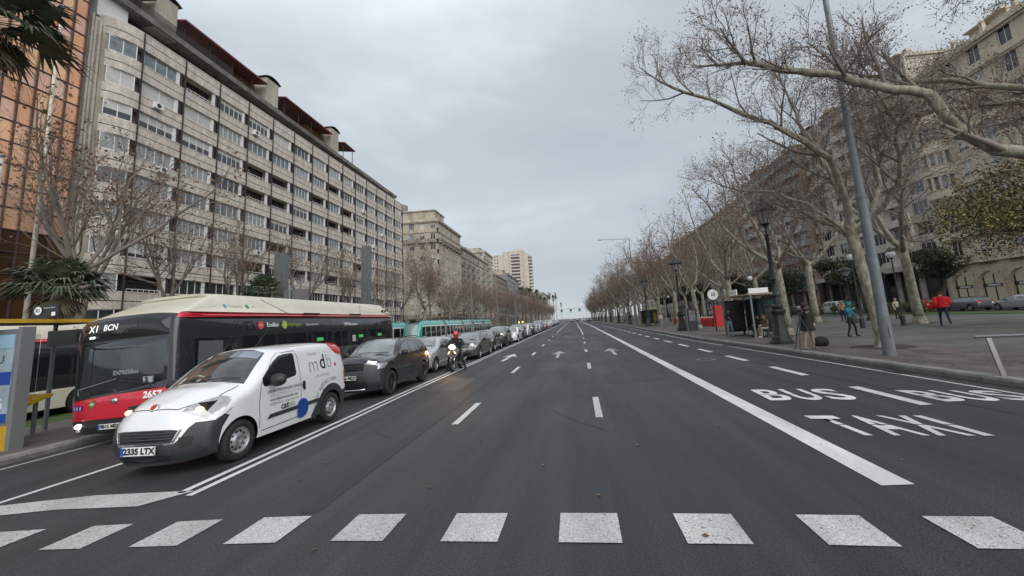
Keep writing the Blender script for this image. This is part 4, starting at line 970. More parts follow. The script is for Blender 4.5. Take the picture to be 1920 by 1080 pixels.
# ------------------------------------------------------------ buildings
WG = [mat('window glass a', (.17, .20, .215), .05, spec=.9, var=.6, vscale=1.2), mat('window glass b', (.03, .035, .038), .05, spec=.8), mat('window glass with curtains', (.36, .38, .38), .25, var=.5, vscale=2.5, v2=(3, 3, .4))]
M_BLIND = mat('roller blind', (.52, .52, .49), .7, var=.2, vscale=1.5)
M_FRAME = mat('white window frame', (.7, .7, .69), .5)
M_FRAMEB = mat('brown window frame', (.07, .045, .035), .6)
M_RAIL = mat('dark railing', (.03, .03, .032), .6)
_cache = {}
def cached(key, fn):
    if key not in _cache: _cache[key] = fn()
    return _cache[key]
def fc_window(w, h, n, frame, style):
    """window in facade frame: x along, -y out, z up, origin bottom centre at the glass plane. returns (frame mesh, pane mesh)"""
    def f():
        b = MB(); t = .07 if w > 1.2 else .055
        b.box(-w/2, w/2, -.05, .03, 0, t); b.box(-w/2, w/2, -.05, .03, h-t, h)
        xs = [-w/2+i*(w-t)/n for i in range(n+1)]
        for x in xs: b.box(x, x+t, -.045, .03, t, h-t)
        if style.endswith('s'): b.box(-w/2-.08, w/2+.08, -.18, -.05, -.06, 0.0)
        fm = b.mesh('window', frame)
        g = MB(); 
        if style[0] == 'b': g.box(-w/2+t, w/2-t, -.02, .0, t, h-t); gm = M_BLIND
        elif style[0] in 'hjk':
            q = {'h': .45, 'j': .25, 'k': .7}[style[0]]; g.box(-w/2+t, w/2-t, -.02, .0, t, h*q); g.mi = 1; g.box(-w/2+t, w/2-t, -.035, .0, h*q, h-t); gm = [WG[1], M_BLIND]
        else:
            g.box(-w/2+t, w/2-t, -.015, .0, t, h-t); gm = WG[{'a': 0, 'd': 1, 'c': 2}[style[0]]]
        return fm, g.mesh('pane', gm)
    return cached(('w', w, h, n, frame.name, style), f)
def put_window(root, w, h, n, frame, style, x, y, z):
    fm, gm = fc_window(w, h, n, frame, style)
    o = put('window', fm, root, (x, y, z)); put('pane', gm, o); return o
def balcony(root, w, dpt, x, y, z, style='iron', wall=None):
    def f():
        b = MB(); b.box(-w/2, w/2, -dpt, 0, -.16, 0)
        r = MB()
        if style == 'iron':
            r.box(-w/2, w/2, -dpt, -dpt+.04, .95, 1.0); r.box(-w/2, w/2, -dpt, -dpt+.03, .08, .11)
            n = int(w/.14)
            for i in range(n+1): xx = -w/2+i*(w-.02)/n; r.box(xx, xx+.02, -dpt+.005, -dpt+.025, .1, .96)
            for sx in (-w/2, w/2-.03): r.box(sx, sx+.03, -dpt+.04, 0, .95, 1.0); [r.box(sx, sx+.02, -dpt+.04+k*.14, -dpt+.06+k*.14, 0, .95) for k in range(int(dpt/.14))]
            rm = M_RAIL
        elif style == 'glass':
            r.box(-w/2, w/2, -dpt, -dpt+.03, .0, .98); r.box(-w/2, -w/2+.03, -dpt+.03, 0, 0, .98); r.box(w/2-.03, w/2, -dpt+.03, 0, 0, .98); rm = mat('balcony glass', (.17, .25, .25), .08, coat=.5)
        elif style == 'baluster':
            r.box(-w/2, w/2, -dpt, -dpt+.22, .85, 1.0); r.box(-w/2, w/2, -dpt, -dpt+.22, 0, .12)
            n = int(w/.28)
            for i in range(n+1):
                xx = -w/2+.1+i*(w-.2)/n
                if i % 6 == 0: r.box(xx-.12, xx+.12, -dpt+.01, -dpt+.21, .12, .85)
                else: r.lathe([(.05, .12), (.085, .3), (.045, .6), (.07, .85)], 6, c=(xx, -dpt+.11, 0))
            rm = wall
        else:
            r.box(-w/2, w/2, -dpt, -dpt+.1, 0, .95); r.box(-w/2, -w/2+.1, -dpt+.1, 0, 0, .95); r.box(w/2-.1, w/2, -dpt+.1, 0, 0, .95); rm = wall
        return b.mesh('balcony', wall or MATS['beige render']), r.mesh('balustrade', rm)
    bm_, rm_ = cached(('bal', w, dpt, style, wall.name if wall else ''), f)
    o = put('balcony', bm_, root, (x, y, z)); put('balustrade', rm_, o); return o
M_BEIGE = mat('beige render', (.46, .42, .35), .85, var=.35, vscale=.8, bump=.2, bscale=12, v2=(1, 1, .35))
M_PANEL = mat('weathered precast panel', (.60, .55, .485), .85, var=.5, vscale=1.3, bump=.3, bscale=30, v2=(1.6, 1.6, .5), col2=(.42, .385, .34), fine=(6, .12))
M_MULL = mat('dark steel mullion', (.035, .028, .03), .55)
M_GROOVE = mat('dark groove', (.075, .055, .05), .8)
# ---- long slab block on the left with banded facade
def slab_block():
    root = empty('apartment_block', (-40, 0, -.43), PI/2, 'long nine storey apartment block with banded concrete panels, dark steel mullions and rooftop chimneys', 'building')
    # facade frame: local x = world Y, local -y = world +X
    Y0, FL, Z0, NB, BW = 33.5, 3.17, 2.55, 14, 4.33
    NF = 9
    b = MB(); b.box(30.8, Y0+NB*BW+.2, .9, 16, 0, 31.0); b.build('concrete_core', M_BEIGE, root)
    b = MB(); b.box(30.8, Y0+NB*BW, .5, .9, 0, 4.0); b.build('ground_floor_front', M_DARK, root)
    # spandrel band: upper sill strip, groove, lower strip
    def band(w, full):
        m = MB(); h = 1.62
        m.box(0, w, -.02, .9, .78, h); m.box(0, w, -.02, .9, 0, .70)
        m.mi = 1; m.box(0, w, .05, .9, .70, .78); m.mi = 0
        m.box(0, w, -.06, -.02, h-.10, h)
        return m.mesh('spandrel', [M_PANEL, M_GROOVE])
    sp = band(BW-.02, 1)
    top = MB(); top.box(0, BW-.02, -.02, .9, 0, .82); top.box(0, BW-.02, -.02, .9, .90, 1.75); top.mi = 1; top.box(0, BW-.02, .05, .9, .82, .90); top.mi = 0; top.box(0, BW-.02, -.06, -.02, 1.63, 1.75)
    topm = top.mesh('spandrel', [M_PANEL, M_GROOVE])
    wm = {}
    rr = random.Random(11)
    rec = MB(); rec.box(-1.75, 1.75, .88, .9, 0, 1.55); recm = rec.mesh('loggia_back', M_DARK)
    rl = MB(); rl.box(-1.75, 1.75, .0, .04, .20, .25)
    [rl.box(-1.75+k*.5, -1.72+k*.5, .0, .03, 0, .2) for k in range(8)]
    rlm = rl.mesh('loggia_rail', M_FRAME)
    pw = MB(); pw.box(0, .30, .12, .3, 0, 1.55); pwm = pw.mesh('white_infill', M_FRAME)
    pd = MB(); pd.box(0, .28, .12, .3, 0, 1.55); pdm = pd.mesh('dark_infill', mat('plum panel', (.05, .04, .05), .5))
    special = {(0, 8): 'd2', (1, 8): 'L', (0, 7): 'B', (1, 7): 'B', (0, 6): 'K', (1, 6): 'K', (3, 6): 'L', (4, 5): 'L', (0, 4): 'C', (1, 4): 'a', (2, 4): 'a', (3, 5): 'L', (6, 6): 'L', (5, 4): 'L', (2, 3): 'c', (0, 3): 'C', (1, 3): 'C',
               (4, 3): 'L', (5, 2): 'L', (3, 2): 'L', (7, 5): 'L', (7, 2): 'L', (8, 6): 'L', (7, 7): 'L', (9, 3): 'L', (8, 3): 'B'}
    for f in range(NF):
        z = Z0+f*FL
        for i in range(NB):
            x = Y0+i*BW
            put('spandrel', topm if f == NF else sp, root, (x+.01, 0, z-.02))
            if f == 0: pass
            zz = z+1.62; k = special.get((i, f))
            cxx = x+BW/2-.12
            if k == 'L' or (k is None and rr.random() < .035):
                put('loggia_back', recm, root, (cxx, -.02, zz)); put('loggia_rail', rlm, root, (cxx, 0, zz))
            else:
                st = {'B': 'b', 'K': 'h', 'd2': 'a', 'C': 'c', 'a': 'a', 'c': 'c'}.get(k) or rr.choice(['a', 'c', 'a', 'k', 'c', 'd', 'j' if rr.random() < .4 else 'a', 'h' if rr.random() < .3 else 'a', 'b' if rr.random() < .3 else 'c'])
                if f < 2: st = 'd'
                n = 2 if st == 'b' else (3 if k == 'd2' else rr.choice([4, 4, 5]))
                put_window(root, 3.45 if f > 0 else 3.5, 1.55, n, M_FRAME, st, cxx, .28, zz)
            if rr.random() < .10:
                b = MB(); xx = x+rr.uniform(.6, 3); b.box(xx, xx+.8, -.42, -.07, zz-.75, zz-.15); o = b.build('air_conditioner', M_FRAME, root); b = MB(); b.cyl((xx+.35, -.43, zz-.45), (xx+.35, -.425, zz-.45), .22, n=12); b.build('fan_grille', M_RAIL, o)
            put('white_infill', pwm, root, (x+BW-.72, 0, zz)); put('dark_infill', pdm, root, (x+BW-.40, 0, zz))
    for i in range(NB): put('spandrel', topm, root, (Y0+i*BW+.01, 0, Z0+NF*FL-.02))
    mu = MB(); mu.box(-.035, .035, -.16, -.07, 0, NF*FL+3.2); mu.box(-.02, .02, -.07, .1, 0, NF*FL+3.2); mum = mu.mesh('mullion', M_MULL)
    for i in range(NB+1): put('mullion', mum, root, (Y0+i*BW, 0, 1.0))
    # rounded corner bay towards the camera
    plan = [(Y0, 0.0), (Y0-.75, .04), (Y0-1.4, .22), (Y0-2.0, .55), (Y0-2.5, 1.0), (Y0-2.75, 1.5)]
    def curved(z0, z1, off, m, name, mats):
        b = MB(); vs = []; fs = []
        for j, (x, y) in enumerate(plan):
            vs += [(x-.0, y+off, z0), (x, y+off, z1), (x, y+off+.6, z1), (x, y+off+.6, z0)]
            if j: a = 4*(j-1); c = 4*j; fs += [(a, c, c+1, a+1), (a+1, c+1, c+2, a+2), (a, a+3, c+3, c)]
        b.add(vs, fs); return b.build(name, mats, root)
    for f in range(NF+1):
        z = Z0+f*FL-.02; h = 1.62 if f < NF else 1.75
        curved(z+.78, z+h, -.02, 0, 'spandrel', M_PANEL); curved(z, z+.70, -.02, 0, 'spandrel', M_PANEL); curved(z+.70, z+.78, .06, 0, 'groove_strip', M_GROOVE)
        if f < NF:
            st = 'b' if f == 7 else ('h' if f == 6 else ('d' if f == 0 else rr.choice('ac')))
            fm, gm = fc_window(2.0, 1.5, 2, M_FRAME, st)
            o = put('window', fm, root, (Y0-1.35, .45, z+1.66), math.radians(-20)); put('pane', gm, o)
            b = MB(); b.box(Y0-2.6, Y0-.1, 1.25, 1.6, z+1.6, z+3.2); b.build('reveal', M_GROOVE, root)
    # fluted concrete edge pier
    for k in range(6): b = MB(); b.box(29.35+k*.30, 29.35+k*.30+.17, 1.05-(.05 if k % 2 else .12), 1.5, 0, 32.6-k*.15); b.build('fluted_rib', M_PANEL, root)
    b = MB(); b.box(29.3, 31.4, 1.2, 16, 0, 32.3); b.build('edge_wall', M_PANEL, root)
    # roof terrace: set-back attic, slab edge, railing, canopies, chimneys
    zt = Z0+NF*FL+1.75
    E0, E1 = 30.0, Y0+NB*BW
    b = MB(); b.box(E0+.6, E1-3, 2.2, 12, zt, zt+2.3); b.build('attic_wall', mat('attic glass band', (.045, .05, .052), .3, var=.5, vscale=1), root)
    b = MB(); b.box(E0+.5, 33.0, 1.3, 2.2, zt-.2, zt+2.2); b.build('attic_end', M_FRAME, root)
    b = MB(); b.add([(E0, 0.6, zt+2.1), (E1-1, .9, zt+1.2), (E1-1, 12, zt+1.2), (E0, 12, zt+2.1), (E0, 0.4, zt+2.55), (E1-1, .7, zt+1.7), (E1-1, 12, zt+1.7), (E0, 12, zt+2.55)], [(0, 3, 2, 1), (4, 5, 6, 7), (0, 1, 5, 4), (1, 2, 6, 5), (3, 0, 4, 7)]); b.build('terrace_slab', mat('dark stained concrete', (.32, .30, .275), .9, var=.6, vscale=.8), root)
    b = MB()
    n = 150
    for i in range(n): x = E0+i*(44.5-E0)/n; z_ = zt+2.55-.85*(x-E0)/(E1-E0); b.box(x, x+.025, .55, .58, z_, z_+1.0)
    b.tube([(E0, .56, zt+3.55), (44.5, .6, zt+3.35)], .03, 4); b.build('terrace_railing', M_RAIL, root)
    rb = mat('red brown metal', (.20, .065, .055), .6, var=.3, vscale=1); br = mat('attic brick', (.20, .10, .055), .85, var=.4, vscale=3)
    zc = zt+4.7
    for x0, x1 in ((30.0, 34.8), (37.8, 50.0), (53.6, 65.6), (69.4, 73.2)):
        b = MB(); b.add([(x0, .3, zc+.1), (x1, .3, zc-.1), (x1, 5, zc+.5), (x0, 5, zc+.7), (x0, .3, zc+.28), (x1, .3, zc+.08), (x1, 5, zc+.68), (x0, 5, zc+.88)], [(0, 1, 2, 3), (7, 6, 5, 4), (0, 4, 5, 1), (1, 5, 6, 2), (2, 6, 7, 3), (3, 7, 4, 0)]); b.build('canopy', rb if x0 > 31 else M_PANEL, root)
        x = x0+.5
        while x < x1: b = MB(); b.box(x, x+.09, .9, .99, zt+2.2, zc+.2); b.build('canopy_post', M_RAIL, root); x += 3.2
    for x0, x1, m in ((32.6, 36.0, br), (46.0, 50.2, br), (61.5, 65.8, br)): b = MB(); b.box(x0, x1, 2.4, 6, zt+2.2, zc+.1); b.box(x0, x0+.12, 2.0, 2.4, zt+2.2, zc); b.build('attic_room', m, root)
    for x in (35.0, 50.4, 65.9):
        b = MB(); b.box(x, x+2.4, .9, 3.6, zt+1.9, zt+6.2); o = b.build('chimney_stack', M_BEIGE, root)
        b = MB()
        for k in range(6):
            a0 = -1+2*k/6; a1 = -1+2*(k+1)/6; h0 = .45*(1-a0*a0); h1 = .45*(1-a1*a1)
            b.add([(x+1.2+a0*1.5, .7, zt+6.2+h0), (x+1.2+a1*1.5, .7, zt+6.2+h1), (x+1.2+a1*1.5, 3.8, zt+6.2+h1), (x+1.2+a0*1.5, 3.8, zt+6.2+h0), (x+1.2+a0*1.5, .7, zt+6.28+h0), (x+1.2+a1*1.5, .7, zt+6.28+h1), (x+1.2+a1*1.5, 3.8, zt+6.28+h1), (x+1.2+a0*1.5, 3.8, zt+6.28+h0)], [(0, 1, 2, 3), (7, 6, 5, 4), (0, 4, 5, 1), (2, 6, 7, 3)])
        b.build('chimney_cap', M_RAIL, o)
    b = MB(); b.box(82, 86, 3, 7, zt+1.6, zt+3.8); b.build('attic_room', M_BEIGE, root)
    # terrace plants
    b = MB()
    for i in range(500):
        x = rr.uniform(36, 60) if i % 3 else rr.uniform(38, 42); y = rr.uniform(.5, 1.2); z = zt+2.3-.012*(x-30)+rr.random()**1.5*.9*(1 if x < 44 else .5); a = rr.uniform(0, 6); s = rr.uniform(.05, .12)
        b.add([(x, y, z), (x+s*math.cos(a), y+s*.4, z+s), (x-s*math.sin(a), y-s*.3, z+s*1.3)], [(0, 1, 2)])
    o = b.build('terrace_plants', mat('terrace leaf', (.05, .06, .03), .8), root, fixn=False); o['kind'] = 'stuff'
    # television aerial
    a = empty('tv_aerial', (-42, 47.6, 34.2), 0, 'thin television aerial standing on the roof of the banded apartment block', 'aerial')
    b = MB(); b.cyl((0, 0, 0), (0, 0, 4.3), .04, n=5); b.build('mast', M_STAIN, a)
    b = MB()
    for z in (4.1, 3.1): b.box(-.03, .03, -.2, 2.2, z, z+.04); [b.box(-.3, .3, y*.4, y*.4+.03, z, z+.04) for y in range(0, 6)]
    b.build('elements', M_STAIN, a)
slab_block()
# ---- mirrored amber glass tower at the far left
def glass_tower():
    root = empty('glass_tower', (-40.3, 29.2, -.43), PI/2, 'tower clad in orange mirror glass panes beside the fluted concrete pier', 'building')
    cw, ch, NC, NR = .92, 1.62, 12, 24
    b = MB(); b.box(-NC*cw-14, 0, .25, 14, 0, NR*ch-.3); b.build('core', M_DARK, root)
    am = [mat('amber mirror glass %d' % i, c, .2, metal=.6, var=.25, vscale=.5, v2=(1, 1, .6)) for i, c in enumerate([(.95, .50, .28), (.92, .55, .40), (1.0, .58, .34), (.86, .44, .25), (.93, .60, .47)])]
    dkp = [mat('bronze glass', (.10, .052, .03), .1, metal=.6), mat('bronze glass b', (.15, .075, .04), .1, metal=.6)]; tp = mat('teal glass', (.09, .20, .20), .1, metal=.6)
    pm = {}
    rr = random.Random(4)
    def pane(m, w=cw):
        def f(): q = MB(); q.box(.045, w-.045, .06, .14, .05, ch-.05); return q.mesh('pane', m)
        return cached(('gp', m.name, w), f)
    for r in range(NR):
        for c in range(NC):
            m = tp if r >= NR-3 else (rr.choice(dkp) if r < 7 else am[(r % 2)*2+rr.choice([0, 1])] if rr.random() < .8 else rr.choice(am))
            o = put('pane', pane(m), root, (-(c+1)*cw, 0, r*ch)); o.rotation_euler = (rr.uniform(-.012, .012), 0, rr.uniform(-.012, .012))
    mm = mat('purple brown mullion', (.06, .035, .035), .5)
    for c in range(NC+1): b = MB(); b.box(-c*cw-.045, -c*cw+.045, -.06, .24, 0, NR*ch); b.build('mullion', mm, root)
    for r in range(NR+1): b = MB(); b.box(-NC*cw, 0, -.02, .22, r*ch-.04, r*ch+.04); b.build('transom', mm, root)
    b = MB(); b.box(-NC*cw-14, -NC*cw-.05, .1, .24, 0, NR*ch-.3); b.build('side_cladding', am[0], root)
glass_tower()
# ---- generic street block
def block(name, label, X, Ya, Yb, nf, fh, gz, wall, side, bay=3.6, win=(1.3, 1.8, 2), z0=-.43, frame=None, styles='adc', bal=None, gf=4.2, endface=False, roof=1, depth=16, balw=None, cornice=True, seed=1, topset=False, rail='iron', pilaster=False, bays=None, endbal=()):
    """side=-1: building on the left, facade looks +X; side=+1 on the right, looks -X. Local x runs along the street."""
    rr = random.Random(seed); frame = frame or M_FRAME
    Lw = Yb-Ya
    root = empty(name, (X, Ya if side < 0 else Yb, z0), PI/2 if side < 0 else -PI/2, label, 'building')
    n = max(1, round(Lw/bay)); bw = Lw/n; w, h, np_ = win; H = gf+nf*fh
    def face(n, bw, Lw, put_, tf):
        b = MB()
        b.box(0, Lw, 0, .35, gf-.5, gf+.95)
        for f in range(nf): 
            if f: b.box(0, Lw, 0, .35, gf+f*fh-(fh-h-.95), gf+f*fh+.95)
        b.box(0, Lw, 0, .35, gf+(nf-1)*fh+.95+h, H)
        for f in range(nf):
            for i in range(n+1):
                x0 = 0 if i == 0 else i*bw-(bw-w)/2; x1 = Lw if i == n else i*bw+(bw-w)/2
                b.box(x0, x1, .004, .35, gf+f*fh+.95, gf+f*fh+.95+h)
        for i in range(n+1): x0 = 0 if i == 0 else i*bw-.45; x1 = Lw if i == n else i*bw+.45; b.box(x0, x1, .002, .35, 0, gf-.5)
        if cornice:
            b.box(-.25, Lw+.25, -.55, 0, H-.12, H+.25); b.box(-.12, Lw+.12, -.3, 0, H-.42, H-.12); b.box(-.05, Lw+.05, -.15, 0, gf-.1, gf+.15)
            if nf > 4: b.box(-.05, Lw+.05, -.18, 0, gf+(nf-1)*fh-.15, gf+(nf-1)*fh+.1)
            b.box(-.05, Lw+.05, -.0, .3, H, H+.9)
        if pilaster:
            for i in range(n+1): b.box(max(0, i*bw-.2), min(Lw, i*bw+.2), -.09, 0, gf+.15, H-.42)
        o = put('wall', b.mesh('wall', wall, fixn=True), root); tf(o, 0, 0, 0)
        for f in range(nf):
            for i in range(n):
                cx_ = (i+.5)*bw; z = gf+f*fh+.95
                st = rr.choice(styles)+'s'
                drop = bal and bal(i, f, n)
                hh = h
                fm, gm = fc_window(w, hh, np_, frame, st); q = put('window', fm, root); put('pane', gm, q); tf(q, cx_, .22, z)
                if drop:
                    bwid = balw or w+.7; tmp = balcony(root, bwid, .9, 0, 0, 0, rail, wall); tf(tmp, cx_, 0, gf+f*fh+.05)
        for i in range(n):
            fm, gm = fc_window(round(bw-.95, 2), round(gf-.6, 2), 2, M_FRAMEB, 'd'); q = put('window', fm, root); put('pane', gm, q); tf(q, (i+.5)*bw, .25, .02)
    def tf1(o, x, y, z): o.location = (x, y, z)
    face(n, bw, Lw, None, tf1)
    if endface:
        D = depth; n2 = max(1, round(D/bay)); 
        # the end that faces the camera: local x=0 for left blocks, x=Lw for right ones
        if side < 0:
            def tf2(o, x, y, z): o.location = (y, D-x+.0, z); o.rotation_euler = (0, 0, -PI/2)
        else:
            def tf2(o, x, y, z): o.location = (Lw-y, x, z); o.rotation_euler = (0, 0, PI/2)
        face(n2, D/n2, D, None, tf2)
    b = MB(); b.box(.36, Lw-.36, .36 if not endface else .37, depth, 0, H-.02); b.build('core', M_DARK if endface else wall, root)
    b = MB(); b.box(0, Lw, .3, depth, H, H+.3); b.build('roof', M_BEIGE, root)
    if roof:
        x = 1.5
        while x < Lw-3:
            ww = rr.uniform(1.5, 5); hh = rr.uniform(1.2, 3.2); b = MB(); b.box(x, x+ww, rr.uniform(2.5, 4), depth-2, H+.3, H+.3+hh); b.box(x-.1, x+ww+.1, 2.4, depth-2, H+.3+hh, H+.45+hh)
            b.build('roof_room', rr.choice([M_BEIGE, wall, MATS['attic brick']]), root); x += ww+rr.uniform(2, 7)
        for k in range(int(Lw/7)+1):
            x = rr.uniform(1, Lw-1); b = MB(); b.box(x, x+.8, 3, 3.8, H+.3, H+rr.uniform(2, 4)); b.build('chimney', wall, root)
    return root
M_STONE1 = mat('warm grey stone', (.47, .415, .33), .85, var=.4, vscale=.7, bump=.3, bscale=10, v2=(1, 1, .35), fine=(5, .1))
M_STONE2 = mat('pale limestone', (.50, .455, .385), .85, var=.4, vscale=.7, v2=(1, 1, .4))
M_STONE3 = mat('grey brown render', (.34, .30, .26), .85, var=.4, vscale=.7, v2=(1, 1, .4))
M_STONE4 = mat('cream tower concrete', (.54, .485, .42), .85, var=.15, vscale=.4)
B1 = block('corner_building', 'beige stone corner building with top floor balconies behind the bare trees', -38, 115, 139, 9, 3.15, 0, M_STONE1, -1, bay=3.4, win=(1.45, 1.75, 3), frame=M_FRAME, styles='dahbjk', bal=lambda i, f, n: f in (0, 7), gf=5.2, endface=True, depth=26, balw=2.6, seed=2)
b = MB(); b.box(.8, 9.5, 1.2, 20, 34.2, 37.0); b.box(.4, 9.9, .9, 20.4, 37.0, 37.3); b.build('roof_pavilion', M_STONE1, B1)
b = MB(); b.cyl((4, 13, 37.3), (4, 13, 40.2), 2.2, n=12); b.build('water_tank', MATS['dark stained concrete'], B1)
block('apartment_building', 'grey stone building with shallow iron balconies next beyond the beige corner block', -38, 139.2, 161, 8, 3.1, 0, M_STONE3, -1, win=(1.2, 1.9, 2), styles='ddajkc', bal=lambda i, f, n: i % 2 == 0 and f < 7, gf=5, seed=3)
block('apartment_building', 'pale limestone building with corner penthouse, third along beyond the banded block', -38, 161.2, 186, 8, 3.1, 0, M_STONE2, -1, win=(1.2, 1.9, 2), styles='ddajkc', bal=lambda i, f, n: i % 3 == 0, gf=5, seed=4)
P3 = block('penthouse_building', 'narrow white building rising with a red edged penthouse above the limestone row', -39.5, 186.2, 204, 10, 3.1, 0, M_STONE2, -1, win=(1.4, 1.7, 2), styles='da', gf=5, seed=5, endface=True, depth=14)
block('apartment_building', 'brown rendered apartment building farther along the left row before the tower', -38, 204.2, 236, 7, 3.1, 0, M_STONE3, -1, styles='ddajkc', gf=5, seed=6, bal=lambda i, f, n: i % 2 == 1)
block('apartment_building', 'glassy grey building at the far left near the foot of the tower', -37, 236.5, 285, 8, 3.2, 0, mat('blue grey cladding', (.2, .21, .22), .5), -1, win=(2.6, 1.9, 3), styles='da', gf=5, seed=7)
block('apartment_building', 'low pale building far down the left side behind the palm row', -37, 286, 360, 7, 3.1, 0, M_STONE2, -1, styles='da', gf=5, seed=8)
# cream residential tower
def cream_tower():
    root = empty('residential_tower', (-37, 372, 0), 0, 'tall cream residential tower with stacked balconies in the left distance', 'building')
    b = MB(); nf = 21; fh = 3.1
    b.box(-34, -24.6, .2, 22, 0, nf*fh); b.box(-24.6, -5, .8, 22, 0, nf*fh+2.8); b.box(-5, -1.2, 1.4, 20, 0, nf*fh); b.box(-16, -6, 3, 18, nf*fh+2.8, nf*fh+5); b.build('wall', M_STONE4, root)
    for i in (-24.6, -18.8, -17.9, -9, -5.6): b = MB(); b.box(i, i+.9, -.1, .8, 0, nf*fh+2.8); b.build('fin', M_STONE4, root)
    dk = mat('tower window band', (.10, .09, .085), .5); wm = MB(); wm.box(0, 7.6, .70, .78, 1.0, 2.6); wmm = wm.mesh('window_band', dk)
    bm_ = MB(); bm_.box(0, 8, -1.0, .78, -.1, .1); bm_.box(0, 8, -1.0, -.88, .1, 1.1); bmm = bm_.mesh('balcony', M_STONE4)
    s = MB(); s.box(0, 2.8, 0, 5.5, -.1, .1); s.box(2.7, 2.8, 0, 5.5, .1, 1.1); s.box(0, 2.8, 0, .1, .1, 1.1); sm = s.mesh('balcony', M_STONE4)
    d = MB(); d.box(-.02, .02, .5, 5, .3, 2.3); dm = d.mesh('window_band', dk)
    w2 = MB(); w2.box(0, 1.2, .72, .78, 1.0, 2.3); w2m = w2.mesh('window', dk)
    for f in range(nf):
        z = f*fh
        put('window_band', wmm, root, (-16.8, 0, z)); put('balcony', bmm, root, (-17, 0, z+.1))
        put('window_band', dm, root, (-1.18, 3, z)); put('balcony', sm, root, (-1.2, 2.5, z+.1)); put('balcony', sm, root, (-1.2, 10.5, z+.1)); put('window_band', dm, root, (-1.18, 11, z))
        for x in (-33, -30.5): put('window', w2m, root, (x, -.6, z))
        o = put('balcony', sm, root, (-34, 1.0, z+.1)); o.scale = (-1, 1, 1)
cream_tower()
block('far_building', 'small grey building just right of the tower foot in the distance', -30, 470, 520, 9, 3.1, 0, M_STONE3, -1, styles='d', seed=9, win=(1.6, 1.6, 2))
